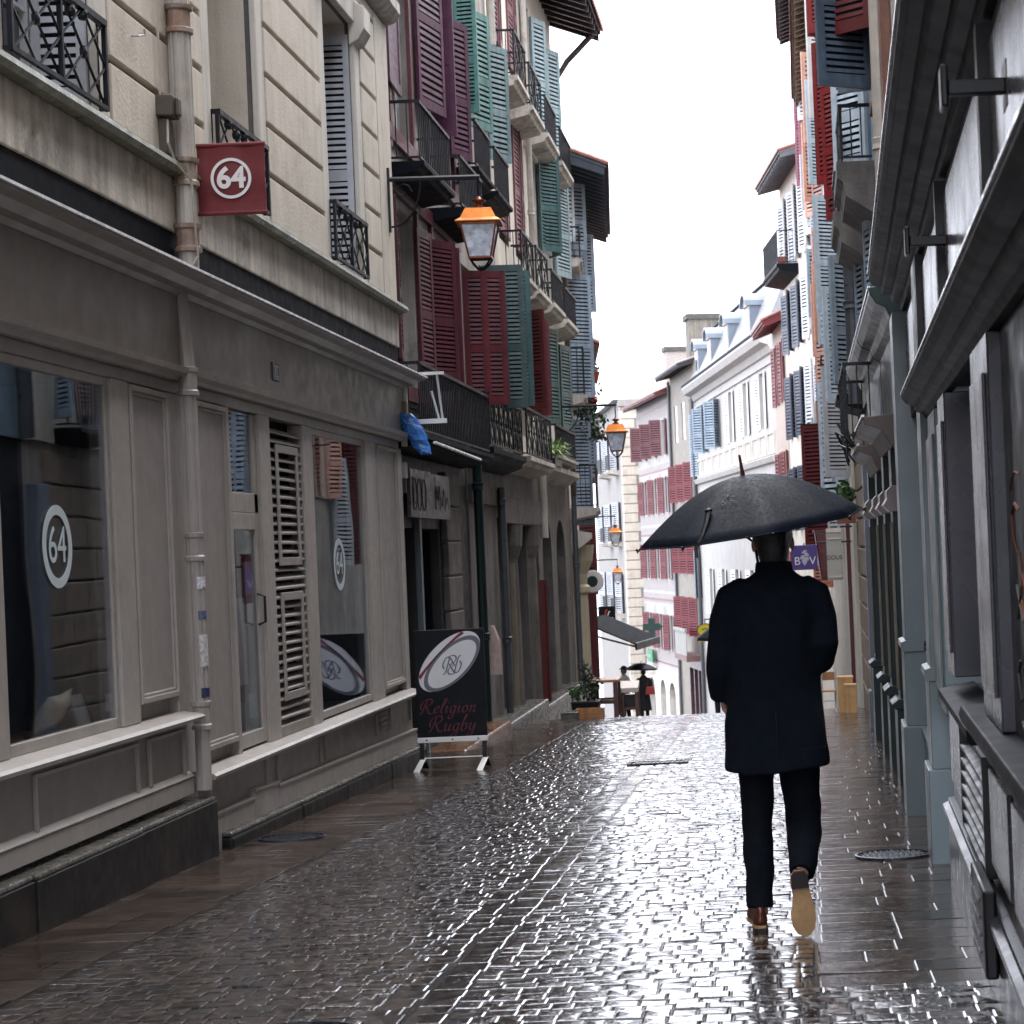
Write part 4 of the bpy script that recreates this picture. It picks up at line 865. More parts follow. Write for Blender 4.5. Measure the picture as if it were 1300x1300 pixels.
# shop fronts
for h, a, b in ((R3, 14.4, 17.65), (R4, 17.72, 21.4)):
    h.part('entablature', MB().ext([(-.04, 2.3), (.03, 2.3), (.05, 2.9), (.1, 2.93), (.13, 3.0), (.2, 3.03), (.24, 3.1), (.24, 3.14), (-.04, 3.2)], a, b), GREEND, bevel=.005)
    h.part('cornice_edge', MB().box(a, b, .232, .25, 3.142, 3.155), ZINC_EDGE)
    e = [a+1.3, b-.5] if h is R3 else [a+1.0, b-.45]
    for s_ in e:
        p = h.part('pilaster', MB().box(s_, s_+.4, -.04, .08, .1, 2.3), GREEND, bevel=.008)
        h.part('capital', MB().ext([(-.04, 1.58), (.1, 1.58), (.15, 1.63), (.12, 1.68), (.12, 1.74), (.08, 1.78), (-.04, 1.78)], s_-.03, s_+.43), mat('pinkish grey paint', (.18, .15, .15), .35, .15, 6), p, bevel=.004)
        h.part('pedestal', MB().box(s_-.03, s_+.43, -.04, .11, gz(20)-.4, .06).ext([(-.04, .06), (.12, .06), (.15, .1), (.10, .14), (-.04, .14)], s_-.04, s_+.44), GREEND, p, bevel=.005)
        h.part('fillet', MB().box(s_+.1, s_+.12, .08, .092, .2, 1.5).box(s_+.28, s_+.30, .08, .092, .2, 1.5), mat('bronze strip', (.12, .09, .06), .35), p)
    h.part('dark_front', MB().box(a, b, -.5, -.041, gz(20)-.4, 2.3).box(a, b, -.041, .03, gz(20)-.4, .05), GREEND)
for h, a, b, z, d in ((R3, 15.2, 17.3, 2.06, .26), (R4, 18.0, 20.2, 1.98, .22)):
    sg = thing('shop_fascia', 'brown moulded shop fascia with a coping, %s above the dark green front' % ('nearer' if h is R3 else 'farther'), 'fascia', h.world((a, .03, z)), h.ang, 'brown fascias on the right')
    MB().ext([(.0, 0), (.06, 0), (d*.5, .12), (d, .17), (d, .22), (0, .24)], 0, b-a).build('fascia_moulding', mat('brown fascia paint', (.10, .08, .074), .5, .1, 4, spec=.25), sg, bevel=.005); MB().box(0, b-a, d*.98, d+.015, .222, .24).build('coping', ZINC_EDGE, sg)
wr = rail_mb(R4, 18.3, 20.4, .34, 2.3, 2.95, 'cross'); R4.part('balcony_railing', wr, IRON)
cw = MB()
for k in range(7): cw.tube([(17.9+k*.3, .3+.05*math.sin(k), 2.2+.1*math.sin(k*2.1)), (18.1+k*.3, .38+.05*math.cos(k*1.7), 2.33+.08*math.cos(k*3)), (18.3+k*.32, .3, 2.2+.1*math.sin(k))], .012, 5)
R4.part('cable', cw, IRON)
R5.part('blue_pilaster', MB().box(23.3, 23.62, -.04, .06, gz(24)-.3, 2.4).box(23.27, 23.65, -.04, .09, gz(24)-.3, -.35), BLUED, bevel=.006)
bk = MB(); z = -1.0; k = 0
while z < 2.7:
    x = 23.7-(.4 if k % 2 else 0)
    while x < 29: bk.box(max(x, 23.7)+.01, min(x+.9, 28.98)-.01, -.04, .0, z+.01, z+.36); x += .9
    z += .38; k += 1
R5.part('stone_courses', bk, mat('rough brown stone', (.22, .17, .125), .7, .3, 2, .01, 15), bevel=.012)
R6.part('cream_shopfront', MB().box(29.2, 31.5, -.04, .04, gz(32)-.4, 2.5).box(32, 36, -.04, .02, gz(36)-.4, 2.4), mat('cream shop paint', (.50, .47, .39), .45, .1, 3), bevel=.006); R6.part('red_door', MB().box(31.5, 32.0, -.04, .1, gz(32)-.4, 2.0), SHUT['dkred'])
# shutters (direction in degrees: 0 away along the wall, 90 straight out)
for h, a, z0, z1, w, deg, c, cols in (
  (R3, 16.9, 5.60, 7.4, .48, 50, 'dkred', 1), (R3, 17.0, 5.62, 7.4, .3, 60, 'dkred', 1), (R3, 17.3, 5.17, 6.9, .52, 118, 'slate', 1), (R3, 17.45, 5.2, 6.9, .30, 70, 'blue', 1),
  (R4, 19.0, 4.86, 6.0, .44, 42, 'ltblue', 1), (R4, 20.6, 4.85, 6.0, .40, 30, 'ltblue', 1), (R4, 18.6, 3.15, 4.3, .3, 12, 'blue', 1), (R4, 20.9, 3.1, 4.4, .34, 15, 'blue', 1),
  (R5, 26.6, 8.0, 9.8, .50, 36, 'red', 1), (R5, 25.0, 6.0, 7.6, .5, 18, 'dkred', 1), (R5, 26.6, 6.0, 7.6, .45, 24, 'red', 1), (R5, 26.0, 5.5, 6.4, .5, 30, 'red', 1), (R5, 24.6, 5.55, 6.9, .52, 34, 'red', 1), (R5, 25.6, 5.9, 7.7, .56, 40, 'red', 1), (R5, 23.9, 7.75, 9.3, .52, 40, 'red', 1), (R5, 25.9, 7.9, 9.6, .55, 44, 'red', 1), (R6, 30.4, 7.5, 9.2, .52, 24, 'white', 1), (R5, 27.4, 3.2, 4.6, .45, 24, 'dkred', 1), (R5, 24.9, 3.3, 4.6, .4, 12, 'pink', 1), (R5, 23.6, 7.4, 9.0, .4, 24, 'paleblue', 1),
  (R6, 31.8, 7.3, 9.2, .55, 16, 'white', 1), (R6, 32.0, 4.5, 6.5, .62, 32, 'ltblue', 2), (R6, 32.0, 2.0, 3.9, .65, 38, 'ltblue', 1), (R6, 31.4, 2.1, 3.9, .4, 26, 'ltblue', 1), (R6, 36.4, 5.2, 7.0, .5, 25, 'grey', 1), (R6, 35.2, 8.6, 10.2, .4, 30, 'white', 1),
  (R7, 44.5, 8.5, 10.5, .62, 36, 'salmon', 1), (R7, 42.0, 8.4, 10.6, .55, 24, 'rust', 1), (R7, 44.0, 6.1, 8.2, .6, 25, 'rust', 1), (R7, 41.2, 4.5, 6.1, .6, 32, 'salmon', 1), (R7, 40.8, 1.3, 3.75, .85, 52, 'dkred', 1), (R7, 39.8, 1.3, 3.4, .5, 25, 'grey', 1), (R7, 46.5, 11.0, 12.4, .5, 60, 'paleblue', 1),
  (R8, 50.0, 2.9, 4.8, .55, 22, 'grey', 1), (R8, 48.6, 6.5, 8.4, .5, 14, 'blue', 1), (R8, 54.8, 6.5, 8.4, .5, 14, 'grey', 1), (R8, 53.0, 9.9, 12.0, .5, 18, 'white', 1), (R8, 49.2, 9.9, 12.0, .5, 18, 'grey', 1), (R8, 52, .2, 2.6, .7, 42, 'rust', 1), (R8, 48.4, .8, 3.0, .7, 35, 'grey', 1), (R7, 45.2, 3.2, 4.8, .55, 30, 'navy', 1), (R8, 52, 11.3, 14.2, .6, 40, 'mauve', 1), (R8, 55, 11.0, 14.4, .62, 50, 'mauve', 1), (R8, 56, 14.2, 16.2, .6, 30, 'mauve', 1), (R8, 49.0, 7.0, 9.6, .5, 25, 'blue', 1), (R8, 51.0, 5.8, 8.3, .5, 30, 'white', 1), (R8, 53.5, 4.2, 6.6, .6, 25, 'grey', 1)):
    h.leaf(a, z0, z1, w, deg, c, hd=.03, cols=cols, pitch=.055 if a < 30 else .08)
# rust leaf seen edge-on facing the camera, balconies, eaves
balcony(R4, 18.1, 19.6, .34, 4.72, .5, 'cross', STONE_DK, .30); balcony(R4, 20.2, 21.8, .34, 4.62, .5, 'cross', STONE_DK, .30)
balcony(R6, 30.5, 32.0, .3, 4.0, .7, 'cross', STONE_OLD, .12); balcony(R7, 40.0, 41.8, .3, 4.2, .8, 'cross', ZINC, .1); balcony(R5, 24.2, 25.6, .3, 3.1, .8, 'bars', ZINC, .12)
downpipe(R4, 22.9, .12, 2.9, 4.5, PIPE_D, .08); downpipe(R3, 15.2, .08, 3.2, 12, PIPE, .05)
R3.part('timber_post', MB().box(14.7, 14.95, .0, .07, 3.2, 12.4).box(15.6, 15.75, .0, .05, 3.2, 12.4).box(14.95, 17.6, .0, .05, 5.0, 5.15), mat('reddish timber', (.14, .05, .025), .5, .3, 6, streak=.3))
eave(R7, 37.3, 46.8, 11.45, .55, under=TIMBERB); eave(R8, 47, 58, 15.6, .85, under=TIMBER)
rg9 = random.Random(21)
for h, a, b, n, rows, cl in ((R5, 23.2, 29, 2, [(3.2, 4.7), (8.0, 9.8)], ['red', 'dkred']), (R6, 29, 37.2, 3, [(2.3, 3.9), (4.7, 6.4), (7.5, 9.3)], ['white', 'ltblue', 'grey']), (R7, 37.2, 47, 3, [(2.6, 4.2), (5.4, 7.0), (8.8, 10.5)], ['rust', 'salmon', 'salmon']), (R8, 47, 58, 4, [(3, 4.6), (6.6, 8.2), (10, 12), (13, 15.2)], ['mauve', 'grey', 'blue', 'white'])):
    for z0, z1 in rows:
        for k in range(n):
            m = a+(b-a)*(k+.5)/n; c = rg9.choice(cl if z0 > 4 else ['blue', 'ltblue', 'grey'] if h is not R7 else ['salmon', 'blue'])
            h.leaf(m+.47, z0, z1, .44, rg9.uniform(8, 18) if h is R6 else rg9.uniform(12, 42), c, hd=.03, pitch=.055 if a < 30 else .08); h.leaf(m-.47, z0, z1, .46, rg9.uniform(120, 165), c, hd=.03, pitch=.055 if a < 30 else .08)
balcony(R6, 33.5, 35.6, .34, 5.2, .8, 'cross', ZINC, .1); balcony(R7, 43.2, 45.2, .34, 5.2, .8, 'cross', ZINC, .1)
R6.part('string_course', MB().box(29.05, 37.15, .0, .05, 4.7, 4.82).box(29.05, 37.15, .0, .05, 7.6, 7.72), STONE_PALE)
R9 = House('white house with an iron balcony under a corrugated tile eave at the bend', RX(58)-.04, 58, 1, dirx=-.115, s0=58, name='balcony_house')
R9W = [(a, a+.9, z, z+q_) for a in (59.0, 61.5, 64.0) for z, q_ in ((9.95, 2.1), (7.4, 1.8), (4.7, 1.9), (1.8, 1.9))]
R9.wall(STONE_PALE, 58, 66, gz(66)-.6, 13.0, R9W)
for a, b, z0, z1 in R9W:
    R9.window(a, b, z0, z1, pm=PALEPANE); c = 'navy' if a > 60 and z0 < 9 else 'grey'
    R9.leaf(b+.02, z0-.05, z1+.03, .50, 16, c, pitch=.1); R9.leaf(a-.02, z0-.05, z1+.03, .50, 158, c, pitch=.1)
balcony(R9, 61.9, 65.9, .66, 9.82, 1.0, 'bars', ZINC, .2)
eave(R9, 59.5, 66, 12.7, .75, rise=1.2, under=mat('grey soffit', (.12, .12, .135), .6, .2, 4))
fb = thing('flower_box', 'terracotta flower box on the iron balcony at the bend', 'flower box', R9.world((62.3, .35, 9.83)), R9.ang); MB().hexa([(0, .0, 0), (1.0, .0, 0), (1.0, .2, 0), (0, .2, 0), (-.04, -.03, .25), (1.04, -.03, .25), (1.04, .23, .25), (-.04, .23, .25)]).build('box', TILE, fb); 
MB().box(-.02, 1.02, -.01, .21, .2, .24).build('soil', NAVY, fb)
Rp = House('pinkish house with narrow red shutters under a red eave at the bend', RX(58)-.97, 66, 1, dirx=-.09, s0=66, name='pink_house')
pinkw = mat('pale pink render', (.40, .33, .285), .7, .1, 2, streak=.1)
Rp.wall(pinkw, 66.01, 70.4, gz(71)-.6, 8.7, [(a, a+.75, z, z+2.0) for a in (66.7, 68.9) for z in (6.0, 2.4, -.9)])
for a in (66.7, 68.9):
    for z in (6.0, 2.4, -.9):
        Rp.window(a, a+.75, z, z+2, pm=PALEPANE, bars=1); Rp.leaf(a-.02, z, z+2, .40, 172, 'farred', pitch=.12); Rp.leaf(a+.77, z, z+2, .40, 12, 'farred', pitch=.12)
eave(Rp, 66, 70.5, 8.5, .7, under=SHUT['farred'])

# ---------------- the far houses where the street bends left
def far_house(label, name, X, Y, dirx, L, top, wm, s0=0): 
    return House(label, X, Y, 1, dirx=dirx, s0=0, name=name)
M_ = House('long white house with a pale mansard roof and arched dormers', .05, 77.5, 1, dirx=-.16, name='mansard_house'); ML = 25.6
WHT = mat('white render', (.38, .37, .355), .7, .08, 1.2, streak=.1)
mb_ = [2.6, 7.2, 11.8, 16.4, 21.0]
MW = [(a, a+1.25, z, z+2.2) for a in mb_ for z in (5.9, 1.9, -1.9)]
M_.wall(WHT, 0, ML, gz(100)-1, 9.2, MW)
for a in mb_:
    for z in (5.9, 1.9, -1.9):
        M_.window(a, a+1.25, z, z+2.2, pm=PALEPANE, fm=WHITE); far = z > 5 and a > 12
        M_.leaf(a-.03, z, z+2.2, .62, 150 if far else 174, 'blue' if far else 'white', pitch=.12); M_.leaf(a+1.28, z, z+2.2, .62, 50 if far else 8, 'blue' if far else 'white', pitch=.12)
M_.part('cornice', MB().ext([(.0, 8.6), (.1, 8.65), (.2, 8.9), (.5, 9.0), (.6, 9.25), (.6, 9.35), (.0, 9.5)], -.1, ML+.1), WHT)
M_.part('band', MB().ext([(.0, 4.45), (.15, 4.5), (.22, 4.7), (.0, 4.8)], 0, ML).box(0, ML, .0, .08, 8.25, 8.35), WHT)
pn = MB()
for k in range(12): a = .4+k*2.1; pn.box(a, a+.1, .0, .05, 4.82, 5.7).box(a+1.6, a+1.7, .0, .05, 4.82, 5.7).box(a+.1, a+1.6, .0, .05, 5.6, 5.7).box(a+.1, a+1.6, .0, .05, 4.82, 4.9)
M_.part('panel_frame', pn, STONE_PALE)
rf = MB().hexa([(0, .35, 9.36), (ML, .35, 9.36), (ML, -4, 9.36), (0, -4, 9.36), (.3, -.9, 12.1), (ML-.3, -.9, 12.1), (ML-.3, -4, 12.6), (.3, -4, 12.6)])
rfo = M_.part('roof', rf, SLATE); M_.part('roof_ridge', MB().tube([(.3, -.88, 12.12), (ML-.3, -.88, 12.12)], .09, 6), ZINC, rfo)
M_.part('gutter', MB().tube([(-.1, .55, 9.42), (ML+.1, .55, 9.42)], .09, 6), ZINC, rfo)
for a in (5.0, 11.5, 17.5, 22.5):
    dm = MB().box(a, a+1.3, -1.5, .1, 9.4, 11.0); n = 8
    pr_ = [(a+.65+.65*math.cos(math.pi*k/n), 11.0+.45*math.sin(math.pi*k/n)) for k in range(n+1)]
    dm.poly(pr_, 1, -1.5, .16); dd = M_.part('dormer', dm, WHT); M_.part('pane', MB().box(a+.3, a+1.0, .1, .12, 9.6, 10.9), PALEPANE, dd)
    M_.part('dormer_cheek', MB().box(a-.03, a, -1.5, .1, 9.5, 11.0).poly([(a+.65+.75*math.cos(math.pi*k/n), 11.0+.55*math.sin(math.pi*k/n)) for k in range(n+1)]+[(a+.65+.66*math.cos(math.pi*k/n), 11.0+.46*math.sin(math.pi*k/n)) for k in range(n, -1, -1)], 1, -1.5, .3), mat('grey blue lead', (.14, .17, .21), .4), dd)
downpipe(M_, ML-.2, .15, gz(100), 9.2, PIPE_D, .09, False); M_.leaf(ML-.6, 4.9, 8.0, .8, 20, 'blue', pitch=.12)
STONE_FAR2 = mat('far grey white paint', (.30, .29, .275), .7, .15, 3, streak=.2)
G_ = House('grey rendered house with red shutters between the mansard and half-timbered houses', -4.0, 103.0, 1, dirx=-.19, name='grey_house'); GL = 8.7
GRY = mat('grey beige render', (.25, .225, .195), .75, .15, 1.5, streak=.2)
gb = [.7, 3.5, 6.3]
GW_ = [(a, a+1.25, z, z+1.95) for a in gb for z in (7.0, 3.8, .0, -3.2)]
G_.wall(GRY, .01, GL, gz(110)-1, 10.9, GW_)
for a in gb:
    for z in (7.0, 3.8, .0, -3.2):
        G_.window(a, a+1.25, z, z+1.95, pm=PALEPANE, fm=WHITE)
        c = 'white' if z > 6 else 'farred'
        if z > 6: G_.leaf(a+.02, z, z+1.95, .6, 8, c, hd=-.1, pitch=.12); G_.leaf(a+1.23, z, z+1.95, .6, 172, c, hd=-.1, pitch=.12)
        else: G_.leaf(a-.02, z, z+1.95, .62, 170, c, pitch=.12); G_.leaf(a+1.27, z, z+1.95, .62, 35, c, pitch=.12)
G_.leaf(.3, -1.2, 1.2, .75, 150, 'blue', pitch=.12)
eave(G_, -.1, GL+.1, 10.55, .8, rise=1.2, under=TIMBER, m=mat('grey tile', (.16, .15, .15), .5, .3, 6, island=.3))
for s_, w_, z0, z1, d_, m_, cp in ((4.2, 1.3, 10.9, 13.3, -.5, mat('stained chimney render', (.17, .15, .125), .8, .25, 3, streak=.3), 2.5),):
    c_ = G_.part('chimney', MB().box(s_, s_+w_, d_-cp, d_, z0, z1), m_); G_.part('chimney_cap', MB().box(s_-.12, s_+w_+.12, d_-cp-.1, d_+.12, z1, z1+.28), mat('sooty cap', (.07, .065, .06), .7, .3), c_)
G_.part('aerial', MB().tube([(4.8, -1.6, 13.5), (4.8, -1.6, 16.2)], .03, 5).tube([(4.5, -1.6, 16.0), (5.1, -1.6, 16.0)], .02, 4), GREYW)
br = G_.part('balcony', MB().box(.2, 4.6, .0, .9, -4.4, -4.1), mat('brown beam', (.16, .09, .08), .6)); G_.part('balcony_front', MB().box(.3, 4.5, .85, .88, -4.1, -2.9).box(.3, 4.5, .82, .93, -2.9, -2.75), STONE_FAR2, br)
shp = G_.part('brown_shopfront', MB().box(.1, 4.7, .0, .12, -8.3, -7.4).box(.1, 4.7, .0, .15, -4.9, -4.42).box(.1, .35, .0, .15, -7.4, -4.9).box(1.6, 1.8, .0, .12, -7.4, -4.9).box(3.1, 3.3, .0, .12, -7.4, -4.9).box(4.5, 4.7, .0, .15, -7.4, -4.9), mat('wine brown shop paint', (.09, .045, .045), .4, .2, 3)); G_.part('pane', MB().box(.35, 4.5, .0, .02, -7.4, -4.9), DARKPANE, shp)
downpipe(G_, GL-.1, .12, gz(110), 10.4, PIPE_D, .08, False)
K = House('half-timbered house striped wine red and white with red shutters', -5.75, 111.7, 1, dirx=-.22, name='half_timbered_house'); KL = 11.9
K.wall(WHT, .01, KL, -5.6, 10.2, [(a, a+1.2, z, z+1.9) for a in (1.5, 5.2, 8.9) for z in (6.6, 3.4, -.3, -4.3)])
st_ = MB()
for z in (9.3, 5.7, 2.1, -1.6, -5.2): st_.box(0, KL, .0, .012, z, z+.12)
for k in range(29):
    a = .12+k*.41
    for z0, z1 in ((8.65, 9.3), (5.76, 6.1), (2.76, 3.3), (2.16, 2.6), (-1.04, -.4), (-1.74, -1.2), (-5.04, -4.4)): st_.box(a, a+.05, .0, .008, z0, z1)
    if not any(q-.75 < a < q+1.95 for q in (1.5, 5.2, 8.9)):
        for z0, z1 in ((6.26, 8.65), (3.3, 5.6), (-.4, 2.0), (-4.4, -1.9)): st_.box(a, a+.05, .0, .008, z0, z1)
K.part('timber_frame', st_, SHUT['winepale'])
for a in (1.5, 5.2, 8.9):
    for z in (6.6, 3.4, -.3, -4.3):
        K.window(a, a+1.2, z, z+1.9, pm=PALEPANE, fm=WHITE, bars=2)
        op = z > 6
        K.leaf(a-.02, z-.05, z+1.95, .66, 168 if not op else 174, 'farred', pitch=.12, hd=.06); K.leaf(a+1.22, z-.05, z+1.95, .66, 20 if not op else 70, 'winepale' if op else 'farred', pitch=.12, hd=.06)
eave(K, -.2, KL+.3, 9.75, .8, rise=1.4, under=SHUT['winepale'])
arch = MB(); arch_wall(arch, .01, KL, gz(123)-1, -5.61, [(1.0, 3.2, -7.0, -6.1), (4.4, 6.4, -7.0, -6.1), (8.2, 10.6, -7.6, -6.2)], -.6, .1); K.part('arcade', arch, STONE_PALE); K.part('dark_passage', MB().box(.1, KL-.1, -.75, -.65, gz(123)-1, -5.7), PALEPANE)
c_ = K.part('chimney', MB().box(2.0, 2.9, -1.5, -.3, 10, 12.3), mat('pale brick', (.36, .33, .30), .7, .25, 12)); K.part('chimney_cap', MB().box(1.9, 3.0, -1.6, -.2, 12.3, 12.55), mat('sooty cap', (.07, .065, .06), .7, .3), c_)
K.part('shop_cornice', MB().ext([(.1, -5.9), (.35, -5.8), (.35, -5.6), (.05, -5.5)], 7.8, KL), STONE_PALE)
STONE_FAR = mat('far pale stone', (.28, .268, .25), .75, .1, 1.5, streak=.15)
T_ = House('pale stone corner house with iron balconies at the far bend', -9.45, 126, 1, dirx=-.174, name='corner_house'); TL = 21
TW = [(a, a+1.3, z, z+2.5) for a in (3, 9, 15) for z in (6.4, 1.9, -2.6)]
T_.wall(STONE_FAR, .0, TL, gz(140)-1, 10.6, TW)
for w in TW:
    T_.window(*w, pm=PALEPANE, fm=WHITE); T_.leaf(w[0]-.02, w[2], w[3], .65, 165, 'grey', pitch=.13); T_.leaf(w[1]+.02, w[2], w[3], .65, 30, 'grey', pitch=.13)
    if w[0] < 10: balcony(T_, w[0]-.5, w[1]+.5, .7, w[2], 1.0, 'bars', STONE_OLD, .2, rm=PIPE_D)
en = MB(); z = gz(130)-1; k = 0       # quoins on the corner and the end wall facing the street
while z < 10.3: en.box(-.05, .5+.2*(k % 2), -.8-.3*(k % 2), .05, z+.03, z+.55); z += .58; k += 1
T_.part('quoins', en, STONE)
def endbox(nm, d0, d1, z0, z1, m, out=.06, parent=None): return T_.part(nm, MB().box(-out, -.001, d0, d1, z0, z1), m, parent)
for z in (6.4, 1.9, -2.6):
    w = endbox('window', -2.9, -1.7, z, z+2.6, GREYW, .06); T_.part('pane', MB().box(-.08, -.061, -2.75, -1.85, z+.1, z+2.5), PALEPANE, w)
    b_ = T_.part('balcony', MB().hexa([(-.7, -3.4, z-.35), (-.01, -3.4, z-.5), (-.01, -1.2, z-.5), (-.7, -1.2, z-.35), (-.8, -3.4, z-.1), (-.01, -3.4, z-.1), (-.01, -1.2, z-.1), (-.8, -1.2, z-.1)]), STONE_OLD)
    r_ = MB().box(-.78, -.74, -3.4, -1.2, z+.85, z+.9)
    for k in range(15): y_ = -3.4+2.2*k/14; r_.box(-.775, -.745, y_-.02, y_+.02, z-.1, z+.85)
    T_.part('balcony_railing', r_, PIPE_D, b_)
endbox('blue_awning', -5, -.9, -5.7, -5.2, mat('navy board', (.03, .05, .075), .5), .3); endbox('cornice', -5, .2, 10.2, 10.6, STONE_FAR, .4)
aw_ = MB(); 
n = 10; pts = [(-2.6+.9*math.cos(math.pi*k/n), -7.3+.9*math.sin(math.pi*k/n)) for k in range(n+1)]+[(-3.5, -10.5), (-1.7, -10.5)]
T_.part('arched_door', MB().poly(pts, 0, -.05, -.001), PALEPANE)
T_.part('roof', MB().hexa([(-.4, .5, 10.61), (TL, .5, 10.61), (TL, -6, 10.61), (-.4, -6, 10.61), (2, -2, 12.4), (TL, -2, 12.4), (TL, -5, 12.4), (2, -5, 12.4)]), SLATE)
N_ = House('small cream house with a red tiled roof and chimney pots far down the left side', -8.4, 84, -1, dirx=-.12, s0=0, name='distant_house')
N_.wall(STONE_FAR, 0, 9, gz(90)-1, 3.6, [(1.5, 2.5, .5, 2.4), (5, 6, .5, 2.4)]); N_.window(1.5, 2.5, .5, 2.4); N_.window(5, 6, .5, 2.4)
eave(N_, -.3, 9, 3.4, .6, rise=1.3); c_ = N_.part('chimney', MB().box(1, 2, -1.6, -.6, 3.8, 6.0), CREAM_D); N_.part('chimney_pots', MB().lathe([(.15, 6.0), (.12, 6.6)], (1.25, -1.1, 0), 8).lathe([(.15, 6.0), (.12, 6.7)], (1.7, -1.1, 0), 8).box(.9, 2.1, -1.7, -.5, 6.0, 6.12), TILE, c_)
T2 = MB().box(-.01, -.001, -6, 0, gz(84)-1, 3.59); N_.part('end_wall', T2, CREAM)

# ------------------------------------------------------------------ signs, lamps and street things
def lay_text(txt, size, m, parent, x, y, z, name='lettering', rot=0., flip=False, **k):
    """upright lettering facing -Y in the parent's frame (flip: facing +Y)"""
    me = text_mesh(txt, size, **k); c, s_ = math.cos(rot), math.sin(rot)
    for v in me.vertices:
        a, b, t = v.co; a, b = a*c-b*s_, a*s_+b*c
        v.co = (x+a, y-t, z+b) if not flip else (x-a, y+t, z+b)
    me.materials.append(m); return link(name, me, parent)
hg = thing('hanging_sign', 'square red fabric banner with a ringed white 64 hung from the stone wall', 'sign', (-3.7, 13.0, 3.6))
n = 12; mb = MB(); w, hh = .43, .455
vs = [(.105+w*i/n, sd+.006*math.sin(i*.9)*(j/n)+.004*math.sin(j*.8), hh*j/n) for sd in (-.004, .004) for i in range(n+1) for j in range(n+1)]
ix = lambda s_, i, j: s_*(n+1)**2+i*(n+1)+j
fs = [(ix(s_, i, j), ix(s_, i+1, j), ix(s_, i+1, j+1), ix(s_, i, j+1)) for s_ in (0, 1) for i in range(n) for j in range(n)]
fs += [(ix(0, i, j), ix(0, i+1, j), ix(1, i+1, j), ix(1, i, j)) for j in (0, n) for i in range(n)]+[(ix(0, i, j), ix(0, i, j+1), ix(1, i, j+1), ix(1, i, j)) for i in (0, n) for j in range(n)]
mb.add(vs, fs); mb.tube([(.1, 0, .012), (.54, 0, .012)], .014, 8).tube([(.1, 0, hh-.01), (.54, 0, hh-.01)], .014, 8)
mb.build('banner', SIGNRED, hg)
for z in (.012, hh-.01): MB().tube([(-.0, 0, z), (.12, 0, z)], .012, 8).lathe([(.035, 0), (.035, .012), (.02, .018)], (0, 0, z), 12, ax=0).build('rod', WHITE, hg)
lw = mat('white print', (.72, .70, .70), .6, .03)
for fl in (False, True):
    y_ = -.014 if not fl else .014; r_ = MB(); vv = []
    for k in range(48):
        q = 2*math.pi*k/48
        for r in (.110, .129):
            for e in (y_, y_+(.002 if fl else -.002)): vv.append((.32+r*math.cos(q), e, .23+r*math.sin(q)))
    r_.add(vv, [f for k in range(48) for a, b in [(4*k, 4*((k+1) % 48))] for f in ((a, b, b+2, a+2), (a+1, a+3, b+3, b+1), (a, a+1, b+1, b), (a+2, b+2, b+3, a+3))])
    r_.build('white_ring', lw, hg); lay_text('64', .185, lw, hg, .32, y_, .228, 'number', flip=fl, bold=.0055, depth=.001)

bd = thing('signboard', 'black standing signboard with a rugby ball and red lettering on the wet pavement', 'sign', (-3.17, 19.4, gz(19.4)+.004)); bd.scale = (1.06, 1.06, .985)
BLK = mat('black sign face', (.0035, .005, .008), .5, .1, 5, spec=.2)
MB().box(-.31, .31, -.02, .02, .31, 1.345).build('board', BLK, bd, bevel=.004)
MB().box(-.315, .315, -.03, .03, .265, .315).build('bottom_rail', WHITE, bd, bevel=.004)
MB().lathe([(.008, -.036), (.008, -.03)], (-.23, 0, .29), 8, ax=1).lathe([(.008, -.036), (.008, -.03)], (0, 0, .29), 8, ax=1).lathe([(.008, -.036), (.008, -.03)], (.23, 0, .29), 8, ax=1).build('rail_screws', IRON, bd)
for sx in (-1, 1):
    MB().box(sx*.28-.02, sx*.28+.02, -.018, .018, .1, .264).build('leg', BLACKP, bd)
    MB().hexa([(sx*.28-.055, -.2, .0), (sx*.28+.0, -.2, .0), (sx*.28+.0, -.16, .0), (sx*.28-.055, -.16, .0), (sx*.28-.02, -.03, .105), (sx*.28+.03, -.03, .105), (sx*.28+.03, .02, .105), (sx*.28-.02, .02, .105)]).build('foot', WHITE, bd, bevel=.004)
    MB().hexa([(sx*.28-.03, .16, .0), (sx*.28+.03, .16, .0), (sx*.28+.03, .2, .0), (sx*.28-.03, .2, .0), (sx*.28-.025, .0, .1), (sx*.28+.025, .0, .1), (sx*.28+.025, .035, .1), (sx*.28-.025, .035, .1)]).build('foot', BLACKP, bd)
MB().tube([(-.28, -.0, .115), (.28, -.0, .115)], .006, 6).build('cross_rod', WHITE, bd)
th = rad(46); mj = (math.cos(th), math.sin(th)); mn = (-math.sin(th), math.cos(th)); bc = (0, 1.345-.307)
def ball(u, v): return (bc[0]+u*mj[0]+v*mn[0], bc[1]+u*mj[1]+v*mn[1])
def plate(name, pts, y, m): return MB().poly(pts, 1, y, y-.0012).build(name, m, bd)
def ell(a, b, du=0., dv=0., n=56): return [ball(du+a*math.cos(2*math.pi*k/n), dv+b*math.sin(2*math.pi*k/n)) for k in range(n)]
WP = mat('printed white', (.62, .62, .64), .45, .05, 10); GP = mat('printed grey', (.12, .12, .15), .45, .05); RP_ = mat('printed red', (.17, .012, .03), .45, .1)
bp = plate('rugby_ball', ell(.354, .184), -.021, WP)
plate('grey_crescent', ell(.336, .152, .0, -.030), -.0224, GP); plate('ball_panel', ell(.290, .128, -.002, -.034), -.0238, WP)
